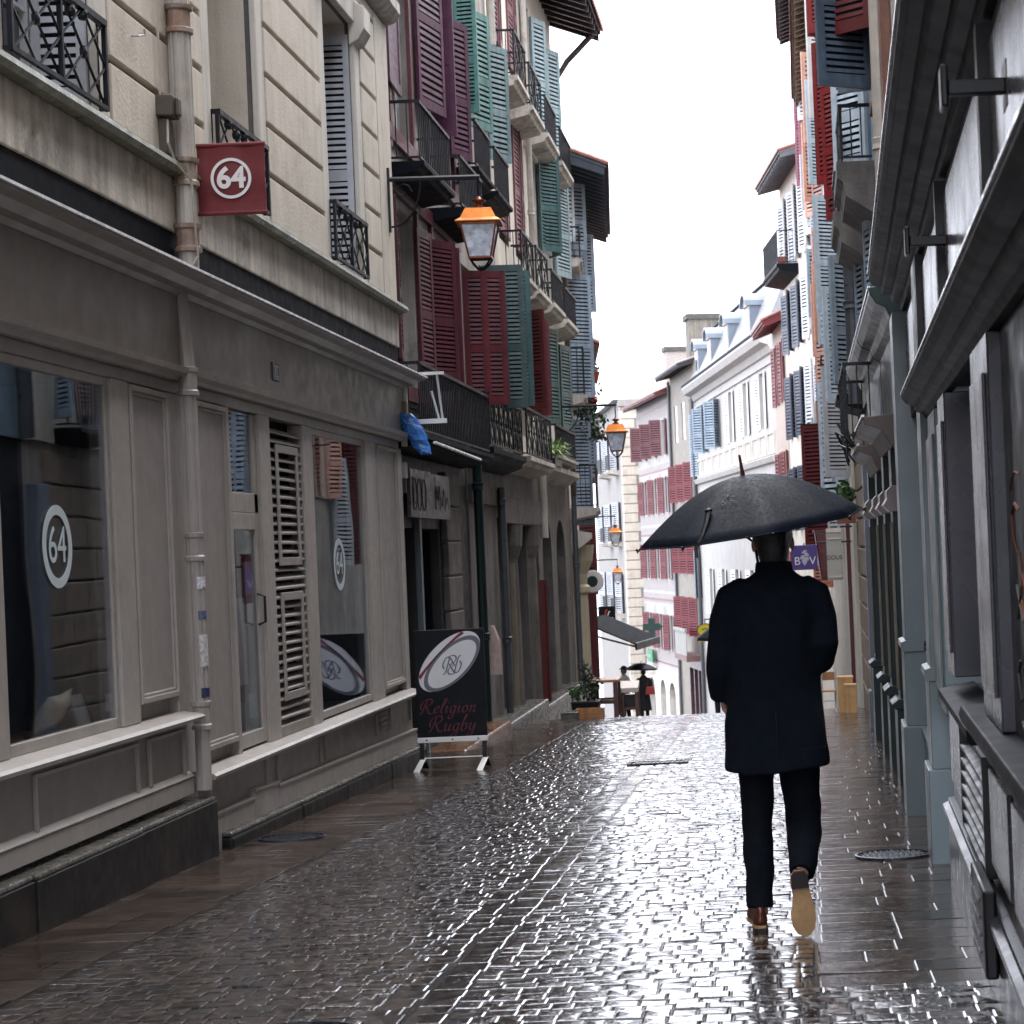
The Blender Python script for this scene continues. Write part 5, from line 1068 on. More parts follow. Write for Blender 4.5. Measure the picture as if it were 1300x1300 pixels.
q = [(-.30, .094, .017), (-.2, .107, .011), (-.1, .116, .008), (0, .12, .007), (.1, .118, .008), (.2, .110, .012), (.29, .098, .016)]
plate('red_stripe', [ball(u, v+w_) for u, v, w_ in q]+[ball(u, v-w_) for u, v, w_ in q[::-1]], -.0224, RP_)
q2 = [(.20, .135, .01), (.27, .11, .008), (.3, .09, .006)]
lay_text('Y', .06, GP, bd, bc[0]+.022, -.0254, bc[1]-.034, 'monogram', rot=.5, depth=.001)
RL = mat('dark red lettering', (.105, .008, .018), .5, .1)

def nib(mb, pts, x, z, sc, y, w, slant=.28, th=.0012):
    """a pen stroke with thick and thin, points in letter units"""
    P_ = []
    for i in range(len(pts)-1):              # smooth the polyline
        p0, p1, p2, p3 = (Vector(pts[max(0, i-1)]), Vector(pts[i]), Vector(pts[i+1]), Vector(pts[min(len(pts)-1, i+2)]))
        for k in range(5):
            t = k/5; P_.append(.5*((2*p1)+(p2-p0)*t+(2*p0-5*p1+4*p2-p3)*t*t+(3*p1-p0-3*p2+p3)*t**3))
    P_.append(Vector(pts[-1])); nv = Vector((math.cos(.55), math.sin(.55)))*w; nt = Vector((-math.sin(.55), math.cos(.55)))*w*.22
    Q = [Vector((x+(p.x+slant*p.y)*sc, z+p.y*sc)) for p in P_]
    for i in range(len(Q)-1):
        d = (Q[i+1]-Q[i]); 
        if d.length < 1e-6: continue
        d.normalize(); nn = Vector((-d.y, d.x)); ww = abs(nn.dot(nv))+abs(nn.dot(nt)); nn *= ww; a, b = Q[i]-d*ww*.3, Q[i+1]+d*ww*.3
        q_ = [a-nn, b-nn, b+nn, a+nn]; yy = y-.00003*(i % 5)
        mb.add([(v.x, yy, v.y) for v in q_]+[(v.x, yy-th, v.y) for v in q_], [(0, 1, 2, 3), (7, 6, 5, 4), (0, 4, 5, 1), (1, 5, 6, 2), (2, 6, 7, 3), (3, 7, 4, 0)])
GLY = {'R': (.78, [[(.02, .30), (-.06, .50), (.02, .82), (.26, .98), (.52, .96), (.60, .78), (.50, .58), (.28, .50)], [(.26, .96), (.20, .5), (.10, .04), (.0, .0)], [(.28, .50), (.42, .26), (.56, .04), (.72, -.02), (.82, .08)]]),
       'e': (.36, [[(.04, .22), (.24, .30), (.30, .42), (.20, .48), (.07, .36), (.04, .16), (.12, .02), (.26, .04), (.36, .14)]]),
       'l': (.24, [[(.04, .30), (.18, .62), (.24, .92), (.16, .98), (.09, .7), (.05, .2), (.10, .02), (.22, .08)]]),
       'i': (.24, [[(.02, .36), (.10, .46), (.08, .2), (.10, .02), (.22, .08)], [(.11, .66), (.14, .70)]]),
       'g': (.42, [[(.32, .40), (.20, .48), (.06, .34), (.06, .10), (.18, .02), (.30, .14), (.34, .44)], [(.34, .46), (.32, .0), (.26, -.32), (.12, -.40), (.02, -.28), (.14, -.12), (.40, .06)]]),
       'o': (.40, [[(.24, .46), (.10, .42), (.04, .2), (.12, .02), (.26, .04), (.34, .24), (.28, .42), (.22, .46)]]),
       'n': (.46, [[(.02, .38), (.10, .46), (.08, .2), (.06, .0)], [(.08, .24), (.20, .42), (.30, .46), (.34, .34), (.30, .08), (.36, .0), (.46, .08)]]),
       'u': (.46, [[(.02, .38), (.10, .46), (.07, .2), (.12, .02), (.24, .06), (.34, .30)], [(.36, .46), (.33, .18), (.36, .02), (.46, .08)]]),
       'b': (.40, [[(.02, .40), (.14, .72), (.22, .96), (.14, .98), (.08, .6), (.06, .14), (.14, .0), (.28, .06), (.34, .26), (.28, .44), (.16, .42), (.08, .3)]]),
       'y': (.44, [[(.02, .38), (.10, .46), (.08, .2), (.14, .06), (.26, .12), (.34, .34)], [(.37, .48), (.33, .0), (.26, -.30), (.12, -.38), (.04, -.26), (.2, -.08), (.44, .08)]])}
def script_text(txt, parent, x, z, sc, m, y, w, name='lettering', gap=.06, slant=.28):
    W_ = sum(GLY[c][0]+gap for c in txt)*sc; mb = MB(); cx = x-W_/2
    for c in txt:
        for st in GLY[c][1]: nib(mb, st, cx, z, sc, y, w, slant)
        cx += (GLY[c][0]+gap)*sc
    return mb.build(name, m, parent)
mg = MB()
for st in GLY['R'][1]:
    for sg, ox, oz in ((1, -.060, -.120), (-1, .105, .052)):
        nib(mg, [(sg*(a*math.cos(.12)-b*math.sin(.12)), sg*(a*math.sin(.12)+b*math.cos(.12))) for a, b in st], bc[0]+ox, bc[1]+oz, .170, -.0254, .0072, .25)
mg.build('monogram', GP, bd)
script_text('Religion', bd, -.03, .545, .140, RL, -.0212, .0058); script_text('Rugby', bd, -.0, .37, .150, RL, -.0212, .0062)
def street_lamp(X, Y, Z, wallx, arm, label, rot=.06):
    t = thing('street_lamp', label, 'street lamp', (X, Y, Z), rot, 'copper topped lanterns along the left side'); t.scale = (.93,)*3; wallx = X-(X-wallx)/.93; arm /= .93
    def fr_(w, z): return [(-w, -w, z), (w, -w, z), (w, w, z), (-w, w, z)]
    hb = MB(); st = [(.235, .0), (.235, .012), (.185, .045), (.135, .15), (.12, .155), (.06, .165)]
    for i in range(len(st)-1): hb.hexa(fr_(*st[i])+fr_(*st[i+1]))
    hb.build('lamp_hood', COPPER, t); MB().lathe([(.06, .16), (.07, .175), (.035, .19), (.03, .215), (.07, .235), (.075, .25), (.03, .265), (.015, .29), (.001, .295)], (0, 0, 0), 16).build('finial', COPPER_D, t, smooth=True)
    fm = MB(); a, b, zt, zb = .185, .112, -.005, -.36
    for sx in (-1, 1):
        for sy in (-1, 1): fm.tube([(sx*a, sy*a, zt), (sx*b, sy*b, zb)], .013, 4)
    for w_, z in ((a, zt-.008), (b, zb)):
        for k in range(4): p, q_ = fr_(w_, z)[k], fr_(w_, z)[(k+1) % 4]; fm.tube([p, q_], .014, 4)
    fm.build('lantern_frame', COPPER_D, t)
    for k in range(4):
        p, q_ = fr_(a-.006, zt-.02)[k], fr_(a-.006, zt-.02)[(k+1) % 4]; r2, s2 = fr_(b-.004, zb+.01)[(k+1) % 4], fr_(b-.004, zb+.01)[k]
        v = [Vector(x) for x in (p, q_, r2, s2)]; nrm = (v[1]-v[0]).cross(v[2]-v[0]).normalized()*.004
        MB().hexa([x for x in v]+[x+nrm for x in v]).build('glass_pane', LAMPGLASS, t)
    ib = MB()
    for sx in (-1, 1):
        for sy in (-1, 1): ib.tube([(sx*b, sy*b, zb), (sx*.085, sy*.085, zb-.05), (sx*.03, sy*.03, zb-.115)], .012, 5)
    ib.lathe([(.001, -.50), (.02, -.49), (.03, -.475), (.035, -.46), (.001, -.45)], (0, 0, 0), 10); ib.build('bottom_cradle', IRON, t)
    L = X-wallx; br_ = MB().tube([(0, 0, .29), (0, 0, arm)], .012, 6).tube([(.02, 0, arm), (-L, 0, arm)], .026, 6).box(-L, -L+.03, -.03, .03, arm-.55, arm+.12)
    br_.tube([(-L+.02+.33*math.sin(q_), 0, arm-.5+.48*(1-math.cos(q_))) for q_ in [x*.2 for x in range(9)]], .012, 5)
    br_.tube([(-L+.16+(.10-.011*k)*math.cos(k*.75), 0, arm-.13+(.10-.011*k)*math.sin(k*.75)) for k in range(9)], .009, 5)
    br_.build('bracket', IRON, t); return t
street_lamp(-2.80, 20.0, 4.61, -3.68, .46, 'copper topped lantern before the red and green shutters, largest of the lanterns')
street_lamp(-2.87, 37.0, 3.50, -3.85, .5, 'copper topped lantern hanging against the white sky above the street', .03)
street_lamp(-5.2, 65.0, 1.94, -6.5, .52, 'copper topped lantern on the far left, upper of two close together')
street_lamp(-6.14, 77.0, .55, -7.85, .48, 'copper topped lantern on the far left, lower of two close together')

# blue bag and white frame at the end of the taupe shop
wf = thing('metal_frame', 'white metal bracket frame fixed at the end of the taupe shop', 'bracket', (-3.68, 20.25, 2.72))
MB().box(-.0, .06, -.02, .02, -.05, .48).build('upright', WHITE, wf); MB().box(.06, .43, -.015, .015, .46, .49).build('arm', WHITE, wf); MB().box(-.03, .44, -.02, .02, -.02, .025).build('arm', WHITE, wf); MB().tube([(.36, 0, .46), (.40, .0, .02)], .012, 5).tube([(.30, 0, .3), (.37, 0, -.0)], .012, 5).build('stay', GREYW, wf)
bb = MB(); n = 14; m_ = 10; vs = []
for i in range(n+1):
    v = i/n
    for j in range(m_):
        q = 2*math.pi*j/m_; wv = (.075+.05*math.sin(v*3.0))*(1-.35*v)+.02*noise.noise((j*1.7, v*5, 3)); 
        vs.append((.0+.20*v+wv*math.cos(q), wv*.6*math.sin(q)+.02*noise.noise((v*7, j, 1)), .03-.40*v+.03*noise.noise((j*2.1, v*6, 8))))
bb.add(vs, [(i*m_+j, i*m_+(j+1) % m_, (i+1)*m_+(j+1) % m_, (i+1)*m_+j) for i in range(n) for j in range(m_)]+[tuple(range(m_))[::-1], tuple(range(n*m_, n*m_+m_))])
bo = bb.build('plastic_bag', mat('blue plastic', (.045, .17, .50), .25, .3, 14, .004, 20, spec=.6), None, smooth=False); bo.location = (-3.62, 20.05, 2.76); tag(bo, 'crumpled bright blue plastic bag tied to the white bracket frame', 'bag')
jb = thing('meter_box', 'ochre electric junction box on the corner of the taupe shop', 'junction box', (-3.66, 20.16, 2.7)); MB().box(-.03, .05, -.05, .05, 0, .22).build('box', mat('ochre box', (.22, .15, .06), .5), jb, bevel=.008); MB().tube([(.01, 0, .22), (.01, 0, .42)], .012, 6).tube([(.01, 0, .0), (.01, 0, -.22)], .03, 8).build('conduit', PIPE, jb)
gb_ = thing('grey_box', 'small pale grey box on the dark wall left of the scrawled sign', 'junction box', (-3.75, 20.5, 2.18)); MB().box(-.02, .05, -.06, .06, 0, .16).build('box', GREYW, gb_, bevel=.008); MB().box(-.02, .04, -.01, .01, -.15, 0).build('conduit', PIPE_D, gb_)
hc = MB(); n = 10
vs = [(.10*(.35+.65*min(1, i/3))*math.cos(q)+(.02*i/n), .05*math.sin(q), -.62*i/n) for i in range(n+1) for q in [2*math.pi*j/8 for j in range(8)]]
hc.add(vs, [(i*8+j, i*8+(j+1) % 8, (i+1)*8+(j+1) % 8, (i+1)*8+j) for i in range(n) for j in range(8)]+[tuple(range(8))[::-1], tuple(range(80, 88))])
o = hc.build('hanging_coat', mat('pale pink cloth', (.42, .33, .30), .8, .2, 12), None); o.location = (-3.70, 26.0, .48); tag(o, 'pale pink garment hanging outside the stained plaster wall', 'garment')

# covers and grates
def cover(nm, X, Y, r, lab, square=False):
    t = thing(nm, lab, 'manhole cover' if not square else 'drain grate', (X, Y, gz(Y)+.006)); t.rotation_euler = (math.atan(gz(Y+.5)-gz(Y-.5)), 0, 0)
    if square:
        MB().box(-r, r, -.16, -.13, -.01, .008).box(-r, r, .13, .16, -.01, .008).box(-r, -r+.03, -.13, .13, -.01, .008).box(r-.03, r, -.13, .13, -.01, .008).build('frame', IRON, t)
        b_ = MB()
        for k in range(11): x = -r+.06+(2*r-.12)*k/10; b_.hexa([(x-.03, -.13, -.01), (x-.005, -.13, -.01), (x+.04, .13, -.01), (x+.015, .13, -.01), (x-.03, -.13, .004), (x-.005, -.13, .004), (x+.04, .13, .004), (x+.015, .13, .004)])
        b_.build('bars', CHAR_M, t)
    else:
        CI = mat('wet cast iron', (.03, .033, .045), .22, .3, 30, .002, 200, metal=.3)
        MB().lathe([(r, -.02), (r, .004), (r*.94, .006), (r*.94, -.004), (.001, -.003)], (0, 0, 0), 36).build('cover_ring', CI, t); p_ = MB()
        for i in range(-6, 7):
            for j in range(-6, 7):
                x, y = i*r/7, j*r/7
                if math.hypot(x, y) < r*.86: p_.box(x-r*.045, x+r*.045, y-r*.045, y+r*.045, -.003, .004)
        p_.build('cover_studs', CI, t)
cover('manhole_cover', .55, 11.28, .21, 'round cast iron cover in the right pavement behind the man'); cover('manhole_cover', -3.32, 13.6, .22, 'round cast iron cover beside the low plinth of the taupe shop'); cover('manhole_cover', -1.72, 6.86, .28, 'round cast iron cover at the bottom edge among the cobbles'); cover('drain_grate', -1.22, 19.1, .28, 'rectangular slotted drain grate in the middle of the cobbles', True)

# signs on the right
sg = thing('shop_sign', 'cream double sided shop sign hanging from the right hand row', 'sign', (.79, 30, .80)); MB().box(-.11, .11, -.05, .05, 0, .70).build('sign_box', mat('cream sign', (.38, .365, .33), .4, .05), sg, bevel=.01); MB().box(-.1, .1, -.062, -.05, .04, .06).box(-.1, .1, -.062, -.05, .60, .62).box(-.11, .11, -.06, .06, .70, .76).build('sign_trim', STONE_PALE, sg); lay_text('GOUS', .085, BLACKP, sg, 0, -.052, .33, depth=.002); MB().tube([(.1, 0, .78), (.32, 0, .78)], .015, 6).build('bracket', IRON, sg)
sg = thing('shop_sign', 'purple square sign lettered B V with a pale leaf emblem', 'sign', (.36, 30.7, .96)); PUR = mat('purple sign face', (.06, .035, .19), .45, .08); MB().box(-.195, .195, -.04, .04, 0, .37).build('sign_box', PUR, sg, bevel=.006); lay_text('B', .17, lw, sg, -.11, -.041, .13); lay_text('V', .17, lw, sg, .12, -.041, .13)
le = MB()
for cx, cz, w_, hh, rt in ((0, .13, .045, .07, 0), (-.03, .19, .05, .03, .7), (.03, .23, .05, .03, -.6), (.0, .27, .05, .025, .5), (.04, .17, .04, .025, -.9)):
    pts = [(cx+(a*math.cos(rt)-b*math.sin(rt)), cz+(a*math.sin(rt)+b*math.cos(rt))) for a, b in ((-w_, 0), (-w_*.4, hh*.7), (0, hh), (w_*.6, hh*.5), (w_, 0), (w_*.3, -hh*.7), (0, -hh))]; le.poly(pts, 1, -.041-.001*len(le.v)/20, -.0445-.001*len(le.v)/20)
le.build('leaf_emblem', mat('pale lilac', (.42, .40, .48), .5), sg); MB().tube([(.19, 0, .4), (.75, 0, .4)], .014, 6).tube([(0, 0, .36), (0, 0, .4)], .01, 5).build('bracket', IRON, sg)
bo = thing('awning_box', 'dark wine red folded awning box between the cream and purple signs', 'awning', (.66, 31.4, .8)); MB().hexa([(-.05, -.2, 0), (.1, -.2, 0), (.1, .6, 0), (-.05, .6, 0), (-.12, -.2, .72), (.1, -.2, .72), (.1, .6, .72), (-.12, .6, .72)]).build('cassette', SHUT['dkred'], bo, bevel=.02); MB().box(-.14, .1, -.21, .61, .721, .75).build('cover_strip', WOOD_D, bo)
# far signs
ps = thing('pharmacy_cross', 'dark green pharmacy cross projecting from the half-timbered house', 'sign', (-7.45, 116, -3.05)); GC = mat('dark green sign', (.006, .032, .026), .5)
MB().box(-.5, .5, -.1, .1, -.19, .19).box(-.19, .19, -.1, .1, .191, .5).box(-.19, .19, -.1, .1, -.5, -.191).build('cross', GC, ps); MB().tube([(.4, 0, 0), (.95, 0, 0)], .04, 6).build('bracket', IRON, ps)
t = thing('shop_sign', 'bright green oblong sign over the arches of the half-timbered house', 'sign', K.world((7.6, .2, -5.25)), K.ang); MB().box(0, 1.9, .0, .1, 0, .75).build('sign_board', mat('bright green', (.008, .16, .06), .5), t); MB().box(.3, 1.6, .101, .12, .28, .46).build('pale_band', mat('pale green', (.08, .26, .14), .5), t)
ys_ = thing('shop_sign', 'yellow oval hanging sign by the brown shop front', 'sign', (-3.62, 95, -2.5)); n = 24; YEL = mat('yellow sign', (.36, .30, .012), .5)
MB().poly([(.36*math.cos(6.283*k/n), .28*math.sin(6.283*k/n)) for k in range(n)], 1, -.05, .05).build('oval', YEL, ys_); MB().box(-.34, .34, -.05, .05, -.52, -.40).build('strip', YEL, ys_); MB().poly([(.40*math.cos(6.283*k/n), .32*math.sin(6.283*k/n)) for k in range(n)], 1, -.03, .03).box(-.02, .02, -.02, .02, -.42, .55).build('rim', IRON, ys_); MB().tube([(-.15, -.06, .02), (.0, -.06, .1), (.12, -.06, .0), (.0, -.06, -.1)], .02, 5).build('mark', BLACKP, ys_); MB().tube([(0, 0, .5), (.95, 0, .5)], .03, 5).build('bracket', IRON, ys_)
ob = thing('street_banner', 'narrow orange banner on the brown shop front', 'banner', (-3.15, 95, -5.6)); MB().box(-.12, .12, -.04, .04, 0, .95).build('banner_cloth', mat('orange cloth', (.62, .28, .03), .6), ob); MB().tube([(-.14, 0, .97), (.2, 0, .97)], .02, 5).build('rod', IRON, ob)
rs = thing('restaurant_sign', 'black square sign with a red and white emblem above the dark awning', 'sign', (-5.66, 66, -1.08)); MB().box(-.27, .27, -.04, .04, 0, .66).build('sign_box', BLK, rs); MB().box(-.2, .2, -.043, -.04, .10, .20).box(-.2, .2, -.043, -.04, .24, .30).build('white_band', WHITE, rs); MB().tube([(-.06, -.05, .36), (-.03, -.05, .5), (.02, -.05, .55)], .025, 5).build('red_mark', mat('bright red', (.5, .04, .03), .4), rs); MB().tube([(.03, -.05, .36), (.06, -.05, .46), (.1, -.05, .5)], .018, 5).build('white_mark', WHITE, rs); MB().box(-.9, -.27, -.02, .02, .6, .63).build('bracket', IRON, rs)
an = thing('awning', 'dark grey open shop awning below the black square sign', 'awning', (-6.0, 60, -.62), -.11)
MB().hexa([(.0, 0, -.05), (.0, 4, -.05), (1.68, 4, -.80), (1.68, 0, -.80), (.0, 0, .0), (.0, 4, .0), (1.68, 4, -.76), (1.68, 0, -.76)]).build('awning_cloth', mat('dark grey canvas', (.010, .012, .015), .9, spec=.1), an); MB().box(1.66, 1.72, 0, 4, -.95, -.74).build('valance', BLACKP, an)
for y_ in (.05, 3.9): MB().tube([(.05, y_, -.35), (.9, y_, -.62), (1.66, y_, -.84)], .03, 5).build('arm', BLACKP, an)
ro = thing('round_sign', 'small round pale sign with a green and red mark by the painted column', 'sign', (-4.02, 43.6, .73)); MB().lathe([(.22, -.03), (.24, -.02), (.24, .02), (.22, .03)], (0, 0, 0), 24, ax=1).build('disc', WHITE, ro); MB().lathe([(.12, -.036), (.12, -.031)], (0, 0, .0), 16, ax=1).build('green_mark', GC, ro); MB().box(-.35, -.23, -.015, .015, -.02, .02).build('bracket', IRON, ro)

# terrace furniture and planters at the brow of the street
def plant(mb, c, r, hgt, n, size, rg, low=.0):
    for _ in range(n):
        d = Vector((rg.gauss(0, 1), rg.gauss(0, 1), rg.gauss(0, 1))).normalized()*rg.random()**.4
        mb.leafquad((c[0]+d.x*r*(1+.35*math.sin(d.z*5)), c[1]+d.y*r, c[2]+low+(d.z*.5+.5)*hgt), size*rg.uniform(.6, 1.4), rg)
LEAF = mat('wet green leaves', (.035, .085, .022), .4, .4, 9, island=.5); LEAF_D = mat('dark green leaves', (.014, .032, .016), .4, .4, 9, island=.5); LEAF_L = mat('bright green blades', (.20, .30, .08), .45, .3, 9, island=.4); FLOW = mat('red petals', (.5, .03, .03), .5, .3, 9, island=.3)
g0 = gz(30.6); pl = thing('planter', 'black planter with leafy shrubs at the end of the stone kerb', 'planter', (-2.98, 30.5, g0)); MB().hexa([(-.17, -.2, 0), (.17, -.2, 0), (.17, .2, 0), (-.17, .2, 0), (-.21, -.24, .28), (.21, -.24, .28), (.21, .24, .28), (-.21, .24, .28)]).build('pot', BLACKP, pl, bevel=.01)
rg = random.Random(3); mb = MB(); plant(mb, (-.13, -.08, .28), .13, .24, 260, .045, rg); mb.build('leaves', LEAF, pl); mb = MB(); plant(mb, (.08, .0, .27), .15, .42, 320, .05, rg); plant(mb, (.0, .05, .55), .08, .32, 90, .045, rg); mb.build('dark_leaves', LEAF_D, pl); mb = MB()
for k in range(6): mb.tube([(.05*math.cos(k), .05*math.sin(k), .25), (.10*math.cos(k*2.2), .08*math.sin(k*2.2), .8+.05*(k % 3))], .006, 4)
mb.build('stems', TIMBER, pl)
g1 = gz(31.4); tb_ = thing('bar_table', 'tall dark red wooden table beside the leafy planter', 'table', (-2.78, 31.4, g1))
for x in (-.17, .17): MB().box(x-.035, x+.035, -.035, .035, 0, .55).build('leg', WOOD_D, tb_)
for x in (-.17, .17): MB().box(x-.035, x+.035, .5, .57, 0, .55).build('leg', WOOD_D, tb_)
MB().box(-.24, .22, -.06, .6, .55, .59).build('tabletop', WOOD, tb_, bevel=.004); MB().box(-.135, .135, -.02, .02, .22, .28).box(-.135, .135, .515, .555, .22, .28).build('stretcher', WOOD_D, tb_)
g2_ = gz(32.2); tb_ = thing('menu_stand', 'dark wooden stand with a slanted white menu top', 'menu stand', (-2.46, 32.2, g2_))
for x in (-.11, .11): MB().box(x-.025, x+.025, -.025, .025, 0, .40).build('leg', WOOD_D, tb_)
for x in (-.11, .11): MB().box(x-.025, x+.025, .25, .30, 0, .40).build('leg', WOOD_D, tb_)
MB().hexa([(-.16, -.05, .40), (.14, -.05, .40), (.14, .32, .46), (-.16, .32, .46), (-.16, -.05, .47), (.14, -.05, .47), (.14, .32, .56), (-.16, .32, .56)]).build('menu_top', mat('pale menu', (.55, .48, .42), .5, .15, 20), tb_); MB().box(-.085, .085, -.015, .015, .12, .17).box(-.085, .085, .26, .29, .12, .17).build('stretcher', WOOD_D, tb_); MB().box(-.08, .08, .05, .2, .18, .36).build('lower_box', BLACKP, tb_)
cr = thing('crate', 'low orange brown wooden crate in front of the black planter', 'crate', (-2.86, 29.8, gz(29.8)))
for k in range(3):
    for y_ in (-.15, .135): MB().box(-.2, .2, y_, y_+.015, .01+k*.05, .05+k*.05).build('slat', WOOD, cr)
MB().box(-.2, -.185, -.134, .134, 0, .15).box(.185, .2, -.134, .134, 0, .15).box(-.184, .184, -.134, .134, 0, .012).build('ends', WOOD, cr)
cs = MB().box(-.12, .12, -.15, .15, 0, .09).box(-.13, .13, -.16, .16, .09, .12).build('stone_block', PLINTH_T, None, bevel=.012); cs.location = (-3.12, 29.5, gz(29.5)); tag(cs, 'small grey stone block at the foot of the kerb', 'stone block')
chx = thing('folding_chair', 'folding wooden chair with grey metal frame beside plywood boxes', 'chair', (.575, 27.5, gz(27.5)))
MB().box(-.1, .1, -.02, .0, .43, .54).build('backrest', WOOD, chx); MB().box(-.1, .1, -.01, .3, .27, .29).build('seat', WOOD, chx)
for x in (-.09, .09): MB().tube([(x, -.02, .55), (x, .0, .28), (x, .25, .0)], .012, 6).build('leg', GREYW, chx); MB().tube([(x, -.06, .0), (x, .28, .27)], .012, 6).build('leg', GREYW, chx)
MB().box(-.09, .09, -.015, .005, .14, .16).build('crossbar', GREYW, chx)
for dx, dy, w_, hh, lab in ((.0, .25, .2, .48, 'taller plywood box behind, against the slate blue pilaster'), (.06, -.02, .15, .38, 'shorter plywood box in front, against the slate blue pilaster')):
    t = thing('plywood_box', lab, 'box', (.79+dx, 27.0+dy, gz(27.0+dy)), 0, 'plywood boxes on the right pavement'); MB().box(-w_/2, w_/2, -.1, .1, 0, hh-.03).build('box_body', WOOD_P, t, bevel=.003); MB().box(-w_/2-.008, w_/2+.008, -.108, .108, hh-.029, hh).build('lid', WOOD_P, t, bevel=.003)

# greenery on the facades
f1 = thing('balcony_plant', 'bright grassy plant spilling over the stone balcony by the beige pipe', 'plant', Eh.world((33.9, .2, 2.9)), 0); mb = MB(); rg = random.Random(5)
for _ in range(260):
    a = rg.random()*6.28; L = rg.uniform(.25, .6); e = rg.uniform(.3, 1.2); b0 = Vector((rg.uniform(-.1, .1), rg.uniform(-.5, .5), rg.uniform(0, .1)))
    d = Vector((math.cos(a)*math.cos(e), math.sin(a)*math.cos(e), math.sin(e))); s_ = Vector((-math.sin(a), math.cos(a), 0))*.010
    p1 = b0+d*L*.6; p2 = b0+d*L+Vector((0, 0, -.14*L/.4))
    mb.add([b0-s_, b0+s_, p1+s_, p1-s_, p2], [(0, 1, 2, 3), (3, 2, 4)])
mb.build('blades', LEAF_L, f1); MB().box(-.1, .1, -.5, .5, -.1, .02).build('trough', BLACKP, f1)
f2 = thing('hanging_ivy', 'dark hanging creeper with red flowers on the wall beside the pale sky', 'plant', Fh.world((41.6, .3, 3.6))); mb = MB(); rg = random.Random(8)
for k in range(900): 
    v = rg.random(); mb.leafquad((rg.gauss(.02, .13)+(.12 if v < .35 else 0), rg.gauss(0, .35), v*1.5+rg.gauss(0, .05)), .10*rg.uniform(.6, 1.3), rg)
mb.build('leaves', LEAF_D, f2); mb = MB(); plant(mb, (.18, 0, .75), .1, .2, 60, .08, rg); mb.build('red_flowers', FLOW, f2)
fp_ = thing('flower_pot', 'red flower pot hanging out above the dark creeper', 'flower pot', Fh.world((41.2, .52, 4.75))); MB().lathe([(.08, 0), (.13, .2), (.14, .2), (.14, .23), (.001, .23)], (0, 0, 0), 14).build('pot', mat('red glazed pot', (.34, .05, .03), .35), fp_); mb = MB(); plant(mb, (0, 0, .23), .13, .12, 60, .07, rg); mb.build('leaves', LEAF, fp_)
for (X, Y, Z, r, hh, lab, fl) in ((.93, 28.6, 1.75, .14, .45, 'trailing green plant with red flowers over the blue shutter shop', True), (1.0, 33.5, 5.9, .16, .5, 'green pot plants on the upper ledge of the white house', False)):
    t = thing('window_plant', lab, 'plant', (X, Y, Z)); mb = MB(); plant(mb, (0, 0, 0), r, hh, 240, .09, rg); mb.build('leaves', LEAF, t); MB().box(-.12, .14, -.2, .2, -.14, .0).build('trough', TILE, t)
    if fl: mb = MB(); plant(mb, (-.05, -.1, -.03), .1, .12, 40, .06, rg); mb.build('red_flowers', FLOW, t)
fg = thing('flag', 'red white and green flag hanging from the white house on the right', 'flag', (.93, 30.2, 5.45)); n = 8
for k, (c, z0, z1) in enumerate((('red', .55, .8), ('white', .4, .55), ('red', .28, .4), ('green', .14, .28), ('red', 0, .14))):
    mb = MB(); v = [(-.05+.10*i/n+.02*z, y_+.02*math.sin(i*1.3+z*5), z) for z in (z0, z1) for y_ in (0, .006) for i in range(n+1)]; m1 = n+1
    mb.add(v, [(i, i+1, 2*m1+i+1, 2*m1+i) for i in range(n)]+[(m1+i, 3*m1+i, 3*m1+i+1, m1+i+1) for i in range(n)]+[(i, m1+i, m1+i+1, i+1) for i in range(n)]+[(2*m1+i, 2*m1+i+1, 3*m1+i+1, 3*m1+i) for i in range(n)]); mb.build(c+'_stripe', mat('flag '+c, {'red': (.5, .03, .035), 'white': (.7, .7, .7), 'green': (.02, .25, .09)}[c], .6), fg)
MB().tube([(-.06, 0, .82), (.2, 0, .84)], .01, 5).build('pole', IRON, fg)
wr = thing('overhead_wire', 'thin black wire strung across in front of the dark red shutter', 'wire', (.95, 36, 3.45)); MB().tube([(-.55, 0, .0), (-.2, .1, -.02), (.2, .2, .05)], .014, 5).build('cable', IRON, wr)

# ------------------------------------------------------------------ people
SKIN = mat('skin', (.36, .20, .14), .5, .08, 10); HAIR = mat('dark hair', (.012, .011, .012), .45, .3, 30, .004, 160)
COAT = mat('navy black wool', (.0032, .0055, .0102), .9, .15, 8, .002, 260, spec=.12); TROUS = mat('navy black trousers', (.0028, .0048, .0090), .85, .12, 8, .001, 200, spec=.15)
SHOE = mat('brown leather', (.085, .022, .014), .28, .25, 14); SOLE = mat('tan leather sole', (.50, .31, .15), .4, .2, 9, .0008, 90, dirt=(.16, .08, .045), dirt_amt=.6)
def limb(mb, pts, rs, n=14): return mb.tube(pts, rs, n, up=(0, 1, .01))
def ellipsoid(mb, c, r, n=14, m=10):
    vs = []; fs = []
    for i in range(1, m):
        t = math.pi*i/m
        for j in range(n): q = 2*math.pi*j/n; vs.append((c[0]+r[0]*math.sin(t)*math.cos(q), c[1]+r[1]*math.sin(t)*math.sin(q), c[2]+r[2]*math.cos(t)))
    vs += [(c[0], c[1], c[2]+r[2]), (c[0], c[1], c[2]-r[2])]; k = (m-1)*n
    for i in range(m-2):
        for j in range(n): fs.append((i*n+j, i*n+(j+1) % n, (i+1)*n+(j+1) % n, (i+1)*n+j))
    for j in range(n): fs += [(k, (j+1) % n, j), (k+1, (m-2)*n+j, (m-2)*n+(j+1) % n)]
    return mb.add(vs, fs)
